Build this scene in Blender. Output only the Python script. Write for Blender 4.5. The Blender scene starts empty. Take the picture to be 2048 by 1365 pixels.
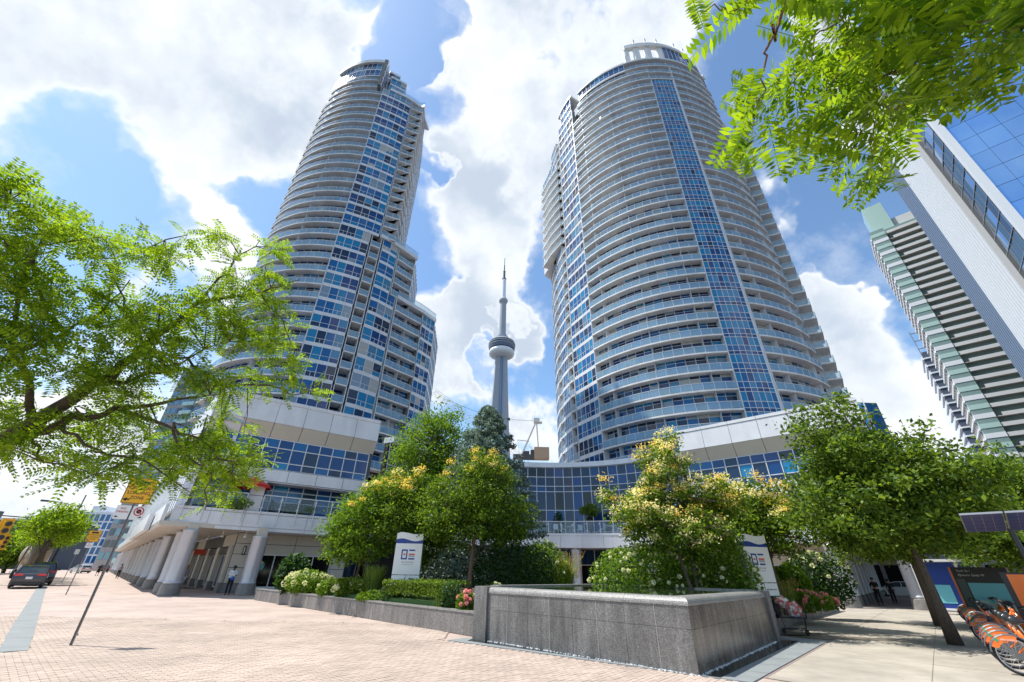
import bpy, bmesh, math, random
import numpy as np
from mathutils import Vector, Matrix, noise as mnoise
R = math.radians
random.seed(7); np.random.seed(7)
scene = bpy.context.scene
COL = scene.collection
# ------------------------------------------------------------------ camera
PITCH, ROLL, FPX, EYE = R(29.823), R(1.14), 807.0, 1.65
f_ = Vector((0, math.cos(PITCH), math.sin(PITCH)))
u0 = Vector((0, -math.sin(PITCH), math.cos(PITCH))); r0 = Vector((1, 0, 0))
u_ = math.cos(ROLL)*u0 - math.sin(ROLL)*r0
r_ = math.cos(ROLL)*r0 + math.sin(ROLL)*u0
cam_d = bpy.data.cameras.new('camera'); cam = bpy.data.objects.new('camera', cam_d); COL.objects.link(cam)
cam_d.sensor_width = 36; cam_d.lens = FPX/2048*36; cam_d.clip_start = 0.05; cam_d.clip_end = 6000
M = Matrix((r_, u_, -f_)).transposed().to_4x4(); M.translation = (0, 0, EYE); cam.matrix_world = M
scene.camera = cam
def sight(x, y):
    'unit direction of a line of sight (2048 x 1365 frame)'
    return (f_ + r_*((x-1024)/FPX) - u_*((y-682.5)/FPX)).normalized()
def at(x, y, d):
    'point at horizontal distance d along a line of sight'
    v = sight(x, y); return Vector((0, 0, EYE)) + v*(d/math.hypot(v.x, v.y))
def ard(x, y, d):
    'point at straight distance d along a line of sight'
    return Vector((0, 0, EYE)) + sight(x, y)*d
def pol(az, d): return Vector((d*math.sin(R(az)), d*math.cos(R(az))))
# ------------------------------------------------------------------ light
SUN_EL = R(62); SUN_DIR = Vector((-0.985*math.cos(SUN_EL), 0.165*math.cos(SUN_EL), math.sin(SUN_EL))).normalized()  # towards the sun
sd = bpy.data.lights.new('sun', 'SUN'); sd.energy = 3.7; sd.angle = R(0.53); sd.color = (1.0, 0.95, 0.87)
sun = bpy.data.objects.new('sun', sd); COL.objects.link(sun)
sun.rotation_euler = SUN_DIR.to_track_quat('Z', 'Y').to_euler()
scene.view_settings.view_transform = 'Standard'; scene.view_settings.look = 'None'
scene.view_settings.exposure = 0.84; scene.view_settings.gamma = 1
scene.view_settings.use_curve_mapping = False
cy = scene.cycles
cy.use_denoising = True; cy.max_bounces = 7; cy.transparent_max_bounces = 12; cy.diffuse_bounces = 3; cy.glossy_bounces = 3
cy.transmission_bounces = 4; cy.caustics_reflective = False; cy.caustics_refractive = False
cy.sample_clamp_indirect = 6.0
W = bpy.data.worlds.new('World'); scene.world = W; W.use_nodes = True
nt = W.node_tree; nt.nodes.clear(); N = nt.nodes; L = nt.links
def nd(t, **k):
    n = N.new(t)
    for a, b in k.items(): setattr(n, a, b)
    return n
def mth(op, a, b=None, c=None, clamp=False):
    n = nd('ShaderNodeMath', operation=op); n.use_clamp = clamp
    for i, v in enumerate((a, b, c)):
        if v is None: continue
        if isinstance(v, (int, float)): n.inputs[i].default_value = v
        else: L.new(v, n.inputs[i])
    return n.outputs[0]
def sstep(v, lo, hi, a=0.0, b=1.0):
    n = nd('ShaderNodeMapRange', interpolation_type='SMOOTHSTEP')
    L.new(v, n.inputs[0]); n.inputs[1].default_value = lo; n.inputs[2].default_value = hi
    n.inputs[3].default_value = a; n.inputs[4].default_value = b
    return n.outputs[0]
tc = nd('ShaderNodeTexCoord')
sky = nd('ShaderNodeTexSky', sky_type='NISHITA', sun_disc=False, sun_elevation=SUN_EL,
         sun_rotation=math.atan2(SUN_DIR.x, SUN_DIR.y), altitude=80, air_density=1.0, dust_density=.5, ozone_density=1.0)
# clouds: soft lobes round given directions, broken up by turbulence
warp = nd('ShaderNodeTexNoise'); warp.inputs['Scale'].default_value = 3.2; warp.inputs['Detail'].default_value = 5
L.new(tc.outputs['Generated'], warp.inputs['Vector'])
wv = nd('ShaderNodeVectorMath', operation='SUBTRACT'); L.new(warp.outputs['Color'], wv.inputs[0]); wv.inputs[1].default_value = (.5, .5, .5)
wsc = nd('ShaderNodeVectorMath', operation='SCALE'); L.new(wv.outputs[0], wsc.inputs[0]); wsc.inputs['Scale'].default_value = 0.09
wd = nd('ShaderNodeVectorMath', operation='ADD'); L.new(tc.outputs['Generated'], wd.inputs[0]); L.new(wsc.outputs[0], wd.inputs[1])
CLOUDS = [  # x, y, radius in degrees, weight : where the clouds of this sky stand
 (40,40,17,1.),(260,20,17,1.),(480,40,15,1.),(620,30,10,1.),(690,60,8,1.),(740,120,6,1.),(780,170,5,.95),(150,170,13,.9),(250,290,9,.85),(290,370,5,.7),(110,250,8,.8),(380,200,12,.95),(480,300,8,.9),(560,240,9,.9),(540,330,5,.75),(620,190,8,.8),(600,130,10,.9),
 (930,20,9,1.),(1060,40,14,1.),(1200,60,14,1.),(1310,40,9,.8),(960,130,8,1.),(920,240,8,1.),(1050,180,13,1.1),(940,330,9,1.1),(1060,330,13,1.2),(1120,420,10,1.1),(960,430,9,1.15),(1040,500,10,1.15),(960,540,7,1.),(1080,570,8,1.05),(1000,420,14,1.3),(1050,520,10,1.2),(930,560,6,1.1),(1000,260,13,1.2),(900,480,5,.7),(870,520,4,.6),
 (920,650,10,1.05),(890,740,10,1.05),(960,700,8,.95),(1060,690,7,.95),(930,790,8,.85),(1070,840,9,1.05),(1110,790,6,.9),(1050,900,8,1.0),
 (1740,720,8,1.),(1810,750,9,1.),(1730,800,8,.95),(1860,850,8,1.),(1800,680,5,.8),(1640,620,6,1.1),(1680,450,5,1.05),(1540,370,8,1.15),(1610,350,7,1.1),(1730,570,4.5,1.),(1680,700,5,.7),(1580,300,6,.5),
 (1440,100,7,.9),(1500,150,6,.8),(1340,60,7,.9),(320,450,6,.95),(430,420,6,.9),(250,510,7,.8),(375,470,5,.8),(145,400,2.5,.6),(520,430,3.5,.6),
 (60,920,11,.8),(190,980,10,.8),(60,1010,10,.7),(250,800,11,.6),(480,520,7,.6),(1640,540,3,.5)]
CLEAR = [(815,40,6,.9),(835,150,4,.9),(845,300,4,.7),(800,420,7,.8),(1480,30,9,.4),(1400,260,6,.3),(100,400,9,.5),(30,330,8,.6),(200,480,8,.5),(1060,630,3,.4),(1010,770,5,.6),(1600,480,5,.4)]
acc = None
for (cx, cyy, rad, w) in CLOUDS:
    d = sight(cx, cyy)
    dp = nd('ShaderNodeVectorMath', operation='DOT_PRODUCT'); L.new(wd.outputs[0], dp.inputs[0]); dp.inputs[1].default_value = d
    s = sstep(dp.outputs['Value'], math.cos(R(rad)), math.cos(R(rad*0.45)), 0, w)
    acc = s if acc is None else mth('MAXIMUM', acc, s)
fb = nd('ShaderNodeTexNoise'); fb.inputs['Scale'].default_value = 7.5; fb.inputs['Detail'].default_value = 12; fb.inputs['Roughness'].default_value = .62
L.new(tc.outputs['Generated'], fb.inputs['Vector'])
lo = nd('ShaderNodeTexNoise'); lo.inputs['Scale'].default_value = 2.3; lo.inputs['Detail'].default_value = 3
lmap = nd('ShaderNodeMapping'); lmap.inputs['Location'].default_value = (3.1, 1.7, 0.4); L.new(tc.outputs['Generated'], lmap.inputs[0]); L.new(lmap.outputs[0], lo.inputs['Vector'])
for (cx, cyy, rad, w) in CLEAR:
    dp = nd('ShaderNodeVectorMath', operation='DOT_PRODUCT'); L.new(wd.outputs[0], dp.inputs[0]); dp.inputs[1].default_value = sight(cx, cyy)
    acc = mth('SUBTRACT', acc, sstep(dp.outputs['Value'], math.cos(R(rad)), math.cos(R(rad*.3)), 0, w))
# away from the lobes the sky goes on with the same broken cloud
fd = nd('ShaderNodeVectorMath', operation='DOT_PRODUCT'); L.new(tc.outputs['Generated'], fd.inputs[0]); fd.inputs[1].default_value = f_
rest = mth('MULTIPLY', sstep(fd.outputs['Value'], 0.60, 0.35), sstep(lo.outputs[0], .44, .62, 0, .8))
acc = mth('MAXIMUM', acc, rest)
dens = mth('ADD', acc, mth('MULTIPLY', mth('SUBTRACT', fb.outputs[0], .5), 1.9))
mask = sstep(dens, .20, .78)
thin = mth('MULTIPLY', sstep(dens, .0, .45), .3)
mask = mth('MAXIMUM', mask, thin)
fb2 = nd('ShaderNodeTexNoise'); fb2.inputs['Scale'].default_value = 4.0; fb2.inputs['Detail'].default_value = 8
fm = nd('ShaderNodeMapping'); fm.inputs['Location'].default_value = (.7, .2, .9); L.new(tc.outputs['Generated'], fm.inputs[0]); L.new(fm.outputs[0], fb2.inputs['Vector'])
shade = mth('MULTIPLY', sstep(dens, .40, 1.15), sstep(fb2.outputs[0], .36, .64))
cc = nd('ShaderNodeMix', data_type='RGBA'); L.new(shade, cc.inputs['Factor'])
cc.inputs['A'].default_value = (.60, .62, .64, 1); cc.inputs['B'].default_value = (.34, .395, .47, 1)
skys = nd('ShaderNodeVectorMath', operation='SCALE'); L.new(sky.outputs[0], skys.inputs[0]); skys.inputs['Scale'].default_value = .118
tn = nd('ShaderNodeVectorMath', operation='MULTIPLY'); L.new(skys.outputs[0], tn.inputs[0]); tn.inputs[1].default_value = (.86, 1.0, 1.06)
mx = nd('ShaderNodeMix', data_type='RGBA'); L.new(mask, mx.inputs['Factor']); L.new(tn.outputs[0], mx.inputs['A']); L.new(cc.outputs['Result'], mx.inputs['B'])
bg = nd('ShaderNodeBackground'); L.new(mx.outputs['Result'], bg.inputs[0]); bg.inputs[1].default_value = 1.0
wo = nd('ShaderNodeOutputWorld'); L.new(bg.outputs[0], wo.inputs[0])
W.cycles.sampling_method = 'MANUAL'; W.cycles.sample_map_resolution = 512
# ------------------------------------------------------------------ materials
def mat(name, col, rough=.6, metal=0., var=.0, vscale=3., bump=0., bscale=30., island=0., spec=.5, coat=0., stain=0.):
    m = bpy.data.materials.new(name); m.use_nodes = True
    t = m.node_tree; p = t.nodes['Principled BSDF']
    p.inputs['Base Color'].default_value = (*col, 1); p.inputs['Roughness'].default_value = rough; p.inputs['Metallic'].default_value = metal
    p.inputs['Specular IOR Level'].default_value = spec; p.inputs['Coat Weight'].default_value = coat
    src = None
    co = t.nodes.new('ShaderNodeTexCoord')
    if var or stain:
        n = t.nodes.new('ShaderNodeTexNoise'); n.inputs['Scale'].default_value = vscale; n.inputs['Detail'].default_value = 8; n.inputs['Roughness'].default_value = .65
        t.links.new(co.outputs['Object'], n.inputs['Vector'])
        mr = t.nodes.new('ShaderNodeMapRange'); t.links.new(n.outputs[0], mr.inputs[0]); mr.inputs[1].default_value = .3; mr.inputs[2].default_value = .7
        mr.inputs[3].default_value = 1-var; mr.inputs[4].default_value = 1+var
        src = mr.outputs[0]
    if island:
        g = t.nodes.new('ShaderNodeNewGeometry')
        mr = t.nodes.new('ShaderNodeMapRange'); t.links.new(g.outputs['Random Per Island'], mr.inputs[0])
        mr.inputs[3].default_value = 1-island; mr.inputs[4].default_value = 1+island
        if src is None: src = mr.outputs[0]
        else:
            k = t.nodes.new('ShaderNodeMath'); k.operation = 'MULTIPLY'; t.links.new(src, k.inputs[0]); t.links.new(mr.outputs[0], k.inputs[1]); src = k.outputs[0]
    if src is not None:
        v = t.nodes.new('ShaderNodeVectorMath'); v.operation = 'SCALE'; v.inputs[0].default_value = col; t.links.new(src, v.inputs['Scale'])
        t.links.new(v.outputs[0], p.inputs['Base Color'])
    if bump:
        n = t.nodes.new('ShaderNodeTexNoise'); n.inputs['Scale'].default_value = bscale; n.inputs['Detail'].default_value = 6
        t.links.new(co.outputs['Object'], n.inputs['Vector'])
        b = t.nodes.new('ShaderNodeBump'); b.inputs['Strength'].default_value = bump; b.inputs['Distance'].default_value = .02
        t.links.new(n.outputs[0], b.inputs['Height']); t.links.new(b.outputs[0], p.inputs['Normal'])
    return m
def leafmat(name, c1, c2, trans=.5, gloss=.08, rough=.6):
    m = bpy.data.materials.new(name); m.use_nodes = True; t = m.node_tree; t.nodes.clear()
    g = t.nodes.new('ShaderNodeNewGeometry'); mix = t.nodes.new('ShaderNodeMix'); mix.data_type = 'RGBA'
    t.links.new(g.outputs['Random Per Island'], mix.inputs['Factor']); mix.inputs['A'].default_value = (*c1, 1); mix.inputs['B'].default_value = (*c2, 1)
    d = t.nodes.new('ShaderNodeBsdfDiffuse'); tr = t.nodes.new('ShaderNodeBsdfTranslucent')
    t.links.new(mix.outputs['Result'], d.inputs[0])
    tcn = t.nodes.new('ShaderNodeMix'); tcn.data_type = 'RGBA'; tcn.blend_type = 'MULTIPLY'; tcn.inputs['Factor'].default_value = 1
    t.links.new(mix.outputs['Result'], tcn.inputs['A']); tcn.inputs['B'].default_value = (1.9, 1.75, .7, 1)
    t.links.new(tcn.outputs['Result'], tr.inputs[0])
    ms = t.nodes.new('ShaderNodeMixShader'); ms.inputs[0].default_value = trans; t.links.new(d.outputs[0], ms.inputs[1]); t.links.new(tr.outputs[0], ms.inputs[2])
    gl = t.nodes.new('ShaderNodeBsdfGlossy'); gl.inputs['Roughness'].default_value = rough; gl.inputs[0].default_value = (.9, .95, 1, 1)
    fr = t.nodes.new('ShaderNodeFresnel'); fr.inputs[0].default_value = 1.4
    mu = t.nodes.new('ShaderNodeMath'); mu.operation = 'MULTIPLY'; mu.inputs[1].default_value = gloss*.45; t.links.new(fr.outputs[0], mu.inputs[0])
    m2 = t.nodes.new('ShaderNodeMixShader'); t.links.new(mu.outputs[0], m2.inputs[0]); t.links.new(ms.outputs[0], m2.inputs[1]); t.links.new(gl.outputs[0], m2.inputs[2])
    o = t.nodes.new('ShaderNodeOutputMaterial'); t.links.new(m2.outputs[0], o.inputs[0]); return m
def clearmat(name, tint, amount, rough=.03, base=(.5, .62, .68)):
    'thin guard glass: part see-through, part reflecting, part milky'
    m = bpy.data.materials.new(name); m.use_nodes = True; t = m.node_tree; t.nodes.clear()
    tr = t.nodes.new('ShaderNodeBsdfTransparent'); tr.inputs[0].default_value = (*tint, 1)
    p = t.nodes.new('ShaderNodeBsdfPrincipled'); p.inputs['Base Color'].default_value = (*base, 1); p.inputs['Roughness'].default_value = rough
    mx = t.nodes.new('ShaderNodeMixShader'); mx.inputs[0].default_value = amount
    t.links.new(tr.outputs[0], mx.inputs[1]); t.links.new(p.outputs[0], mx.inputs[2])
    o = t.nodes.new('ShaderNodeOutputMaterial'); t.links.new(mx.outputs[0], o.inputs[0]); return m
def glassmat(name, col, metal=.35, rough=.04, bump=.02):
    m = mat(name, col, rough, metal, spec=.55)
    t = m.node_tree; p = t.nodes['Principled BSDF']
    n = t.nodes.new('ShaderNodeTexNoise'); n.inputs['Scale'].default_value = .55; n.inputs['Detail'].default_value = 1
    c = t.nodes.new('ShaderNodeTexCoord'); t.links.new(c.outputs['Object'], n.inputs['Vector'])
    b = t.nodes.new('ShaderNodeBump'); b.inputs['Strength'].default_value = bump; b.inputs['Distance'].default_value = 1; t.links.new(n.outputs[0], b.inputs['Height']); t.links.new(b.outputs[0], p.inputs['Normal'])
    return m
MT = {}
def weather(m, amt=.2, scale=.8, spots=.0, stretch=(1, 1, 1)):
    'large soft wear and small spots, laid over whatever colour the material has'
    t = m.node_tree; p = t.nodes['Principled BSDF']; g = t.nodes.new('ShaderNodeNewGeometry'); mp = t.nodes.new('ShaderNodeMapping'); mp.inputs['Scale'].default_value = stretch
    t.links.new(g.outputs['Position'], mp.inputs[0]); n = t.nodes.new('ShaderNodeTexNoise'); n.inputs['Scale'].default_value = scale; n.inputs['Detail'].default_value = 10; n.inputs['Roughness'].default_value = .68; t.links.new(mp.outputs[0], n.inputs[0])
    r = t.nodes.new('ShaderNodeMapRange'); r.interpolation_type = 'SMOOTHSTEP'; t.links.new(n.outputs[0], r.inputs[0]); r.inputs[1].default_value = .38; r.inputs[2].default_value = .62; r.inputs[3].default_value = 1-amt; r.inputs[4].default_value = 1
    out = r.outputs[0]
    if spots:
        v = t.nodes.new('ShaderNodeTexVoronoi'); v.inputs['Scale'].default_value = 1.7; t.links.new(mp.outputs[0], v.inputs[0]); r2 = t.nodes.new('ShaderNodeMapRange'); t.links.new(v.outputs['Distance'], r2.inputs[0]); r2.inputs[1].default_value = .03; r2.inputs[2].default_value = .055; r2.inputs[3].default_value = 1-spots; r2.inputs[4].default_value = 1
        k = t.nodes.new('ShaderNodeMath'); k.operation = 'MULTIPLY'; t.links.new(out, k.inputs[0]); t.links.new(r2.outputs[0], k.inputs[1]); out = k.outputs[0]
    v = t.nodes.new('ShaderNodeVectorMath'); v.operation = 'SCALE'; l = p.inputs['Base Color'].links
    if l: t.links.new(l[0].from_socket, v.inputs[0])
    else: v.inputs[0].default_value = p.inputs['Base Color'].default_value[:3]
    t.links.new(out, v.inputs['Scale']); t.links.new(v.outputs[0], p.inputs['Base Color'])
MT['white'] = mat('white_metal_panel', (.73, .74, .76), .34, .0, var=.05, vscale=.8, island=.03)
MT['slab'] = mat('painted_concrete', (.81, .81, .80), .7, var=.06, vscale=.4)
weather(MT['white'], .10, .7, 0, (1, 1, .25)); weather(MT['slab'], .16, .5, 0, (1, 1, .4))
MT['mull'] = mat('white_mullion', (.66, .67, .69), .4)
MT['beige'] = mat('beige_panel', (.56, .52, .44), .5, var=.04, vscale=.8)
MT['blue1'] = glassmat('blue_glass', (.004, .115, .32), 0)
MT['blue2'] = glassmat('teal_blue_glass', (.008, .21, .42), 0)
MT['blue3'] = glassmat('dark_glass', (.010, .030, .075), 0)
MT['blue4'] = glassmat('curtained_glass', (.07, .22, .36), 0)
MT['blue5'] = glassmat('deep_blue_glass', (.003, .05, .19), 0)
MT['pale'] = glassmat('pale_glass', (.22, .30, .38), .1)
MT['inner'] = mat('grey_inner_wall', (.22, .22, .22), .8)
MT['blind'] = mat('pale_blind', (.42, .42, .40), .5)
MT['black'] = glassmat('black_glass', (.006, .007, .008), .0, .06)
MT['rail'] = clearmat('balcony_glass', (.74, .88, .94), .40, base=(.40, .60, .76))
MT['railc'] = clearmat('clear_guard_glass', (.86, .93, .95), .14, base=(.5, .6, .65))
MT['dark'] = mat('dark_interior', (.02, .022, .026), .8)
MT['grey'] = mat('grey_metal', (.35, .36, .38), .35, .7)
MT['darkgrey'] = mat('dark_grey_metal', (.07, .075, .08), .45, .5)
MT['steel'] = mat('galvanised_steel', (.30, .29, .28), .5, .6, var=.15, vscale=12)
MT['bark'] = mat('bark', (.10, .075, .055), .9, var=.35, vscale=14, bump=.8, bscale=40)
MT['barkred'] = mat('reddish_bark', (.17, .10, .065), .9, var=.3, vscale=14, bump=.5, bscale=40)
MT['rubber'] = mat('black_rubber', (.015, .015, .016), .7)
MT['blackp'] = mat('black_plastic', (.02, .02, .022), .4)
MT['orange'] = mat('orange_paint', (.85, .17, .015), .35, coat=.4)
MT['red'] = mat('red_paint', (.62, .02, .015), .45)
MT['soil'] = mat('soil', (.05, .035, .025), 1., var=.3, vscale=6)
# ------------------------------------------------------------------ mesh builder
class MB:
    def __init__(s): s.v = []; s.f = []; s.m = []
    def add(s, vs, fs, mi=0):
        b = len(s.v); s.v.extend([tuple(p) for p in vs]); s.f.extend([tuple(i+b for i in q) for q in fs]); s.m.extend([mi]*len(fs)); return s
    def quad(s, a, b, c, d, mi=0): return s.add([a, b, c, d], [(0, 1, 2, 3)], mi)
    def box(s, c, size, rz=0., mi=0, rot=None):
        hx, hy, hz = size[0]/2, size[1]/2, size[2]/2; c = Vector(c)
        m = rot if rot is not None else Matrix.Rotation(rz, 3, 'Z')
        vs = [c+m@Vector((sx*hx, sy*hy, sz*hz)) for sx in (-1, 1) for sy in (-1, 1) for sz in (-1, 1)]
        return s.add(vs, [(0, 1, 3, 2), (4, 6, 7, 5), (0, 4, 5, 1), (2, 3, 7, 6), (0, 2, 6, 4), (1, 5, 7, 3)], mi)
    def bar(s, a, b, w, h=None, mi=0):
        'square bar between two points'
        a = Vector(a); b = Vector(b); h = h or w; d = b-a; l = d.length
        if l < 1e-6: return s
        q = d.to_track_quat('X', 'Z').to_matrix()
        return s.box((a+b)/2, (l, w, h), rot=q, mi=mi)
    def tube(s, pts, rad, n=8, mi=0, cap=True):
        pts = [Vector(p) for p in pts]
        if isinstance(rad, (int, float)): rad = [rad]*len(pts)
        b = len(s.v); up = Vector((0, 0, 1)); pt = None
        for i, p in enumerate(pts):
            t = (pts[min(i+1, len(pts)-1)]-pts[max(i-1, 0)])
            t = t.normalized() if t.length > 1e-9 else Vector((0, 0, 1))
            if pt is None:
                a = t.orthogonal().normalized()
            else:
                a = (pa - t*pa.dot(t)); a = a.normalized() if a.length > 1e-6 else t.orthogonal().normalized()
            pa = a; pt = t; c = t.cross(a)
            for k in range(n):
                an = 2*math.pi*k/n; s.v.append(tuple(p+(a*math.cos(an)+c*math.sin(an))*rad[i]))
        for i in range(len(pts)-1):
            for k in range(n):
                s.f.append((b+i*n+k, b+i*n+(k+1) % n, b+(i+1)*n+(k+1) % n, b+(i+1)*n+k)); s.m.append(mi)
        if cap:
            s.f.append(tuple(b+k for k in reversed(range(n)))); s.m.append(mi)
            e = b+(len(pts)-1)*n; s.f.append(tuple(e+k for k in range(n))); s.m.append(mi)
        return s
    def lathe(s, prof, c=(0, 0, 0), n=24, mi=0):
        b = len(s.v)
        for (r, z) in prof:
            for k in range(n):
                an = 2*math.pi*k/n; s.v.append((c[0]+r*math.cos(an), c[1]+r*math.sin(an), c[2]+z))
        for i in range(len(prof)-1):
            for k in range(n):
                s.f.append((b+i*n+k, b+i*n+(k+1) % n, b+(i+1)*n+(k+1) % n, b+(i+1)*n+k)); s.m.append(mi)
        s.f.append(tuple(b+k for k in reversed(range(n)))); s.m.append(mi)
        e = b+(len(prof)-1)*n; s.f.append(tuple(e+k for k in range(n))); s.m.append(mi)
        return s
    def prism(s, poly, z0, z1, mi=0):
        n = len(poly); b = [(p[0], p[1], z0) for p in poly]+[(p[0], p[1], z1) for p in poly]
        fs = [tuple(range(n-1, -1, -1)), tuple(range(n, 2*n))]+[(i, (i+1) % n, n+(i+1) % n, n+i) for i in range(n)]
        return s.add(b, fs, mi)
    def ribbon(s, outer, inner, z0, z1, mi=0, z0i=None):
        'solid band between two matching polylines'
        n = len(outer); z0i = z0 if z0i is None else z0i
        vs = [(p[0], p[1], z0) for p in outer]+[(p[0], p[1], z1) for p in outer]+[(p[0], p[1], z0i) for p in inner]+[(p[0], p[1], z1) for p in inner]
        fs = []
        for i in range(n-1):
            fs += [(i, i+1, n+i+1, n+i), (2*n+i+1, 2*n+i, 3*n+i, 3*n+i+1), (n+i, n+i+1, 3*n+i+1, 3*n+i), (i+1, i, 2*n+i, 2*n+i+1)]
        fs += [(0, n, 3*n, 2*n), (n-1, 3*n-1, 4*n-1, 2*n-1)]
        return s.add(vs, fs, mi)
    def build(s, name, mats, parent=None, smooth=False, kind=None, loc=None):
        me = bpy.data.meshes.new(name); me.from_pydata(s.v, [], s.f)
        for m in (mats if isinstance(mats, (list, tuple)) else [mats]): me.materials.append(MT[m] if isinstance(m, str) else m)
        if any(s.m): me.polygons.foreach_set('material_index', s.m)
        if smooth: me.polygons.foreach_set('use_smooth', [True]*len(me.polygons))
        me.update(); return link(name, me, parent, kind, loc)
def link(name, me, parent=None, kind=None, loc=None):
    o = bpy.data.objects.new(name, me); COL.objects.link(o)
    if parent is not None: o.parent = parent
    if kind: o['kind'] = kind
    if loc is not None: o.location = loc
    return o
def tag(o, label, cat, group=None):
    o['label'] = label; o['category'] = cat
    if group: o['group'] = group
    return o
def thing(name, label, cat, loc=(0, 0, 0), rz=0., group=None):
    o = bpy.data.objects.new(name, None); COL.objects.link(o); o.location = loc; o.rotation_euler = (0, 0, rz); o.empty_display_size = .2
    return tag(o, label, cat, group)
def dup(o, parent=None, loc=None, rz=None, label=None):
    c = o.copy(); COL.objects.link(c)
    if parent is not None: c.parent = parent
    if loc is not None: c.location = loc
    if rz is not None: c.rotation_euler = (0, 0, rz)
    if label: c['label'] = label
    for ch in list(o.children): dup(ch, c)
    return c
def struct(o): o['kind'] = 'structure'; return o
def text(body, size, m, parent, loc, rot, name='lettering', align='CENTER', sx=1., ext=.002):
    c = bpy.data.curves.new(name, 'FONT'); c.body = body; c.size = size; c.align_x = align; c.align_y = 'CENTER'; c.extrude = ext; c.resolution_u = 2
    c.materials.append(MT[m] if isinstance(m, str) else m)
    k = (body, size, m if isinstance(m, str) else m.name, align)
    if k not in TXT:
        tmp = bpy.data.objects.new(name, c); TXT[k] = bpy.data.meshes.new_from_object(tmp); bpy.data.objects.remove(tmp)
    o = bpy.data.objects.new(name, TXT[k]); COL.objects.link(o); o.parent = parent; o.location = loc; o.rotation_euler = rot; o.scale = (sx, 1, 1); return o
TXT = {}
# shared one-piece window panes (unit squares, 12 triangles)
def unitpane(mname):
    b = MB().box((0, 0, 0), (1, .03, 1)); me = bpy.data.meshes.new('pane_'+mname); me.from_pydata(b.v, [], b.f); me.materials.append(MT[mname]); me.update(); return me
PM = {k: unitpane(k) for k in ('blind', 'blue1', 'blue2', 'blue3', 'blue4', 'blue5', 'pale', 'black', 'rail', 'railc', 'white', 'beige')}
def pane(parent, a, b, z0, z1, mname, name='window_pane', jit=.004, out=0.):
    a = Vector((a[0], a[1])); b = Vector((b[0], b[1])); d = b-a; l = d.length; d.normalize(); n = Vector((d.y, -d.x))
    o = bpy.data.objects.new(name, PM[mname]); COL.objects.link(o); o.parent = parent
    c = (a+b)/2+n*out
    m = Matrix.Translation((c.x, c.y, (z0+z1)/2)) @ Matrix(((d.x, -n.x, 0, 0), (d.y, -n.y, 0, 0), (0, 0, 1, 0), (0, 0, 0, 1))) \
        @ Matrix.Rotation(random.gauss(0, jit), 4, 'X') @ Matrix.Rotation(random.gauss(0, jit), 4, 'Z') @ Matrix.Diagonal((l, 1, z1-z0, 1))
    o.matrix_basis = m; return o
def panemb(mb, a, b, z0, z1, mi, jit=.004, out=0.):
    a = Vector((a[0], a[1])); b = Vector((b[0], b[1])); d = (b-a).normalized(); n = Vector((d.y, -d.x))
    t = random.gauss(0, jit)*(z1-z0); w = random.gauss(0, jit)*(b-a).length
    p = [a+n*(out+w/2-t/2), b+n*(out-w/2-t/2), b+n*(out-w/2+t/2), a+n*(out+w/2+t/2)]
    mb.quad((*p[0], z0), (*p[1], z0), (*p[2], z1), (*p[3], z1), mi)
def offset(pl, d):
    'shift an open polyline sideways (positive = to its right, which is outwards when it runs left to right seen from the camera)'
    out = []
    for i, p in enumerate(pl):
        t = (Vector(pl[min(i+1, len(pl)-1)])-Vector(pl[max(i-1, 0)])).normalized()
        out.append(Vector((p[0]+t.y*d, p[1]-t.x*d)))
    return out
def resample(pl, step):
    pl = [Vector((p[0], p[1])) for p in pl]; ds = [0]
    for a, b in zip(pl, pl[1:]): ds.append(ds[-1]+(b-a).length)
    n = max(1, round(ds[-1]/step)); out = []
    for k in range(n+1):
        s = ds[-1]*k/n; i = 0
        while i < len(pl)-2 and ds[i+1] < s-1e-9: i += 1
        t = (s-ds[i])/max(1e-9, ds[i+1]-ds[i]); out.append(pl[i].lerp(pl[i+1], min(1, max(0, t))))
    return out
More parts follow.
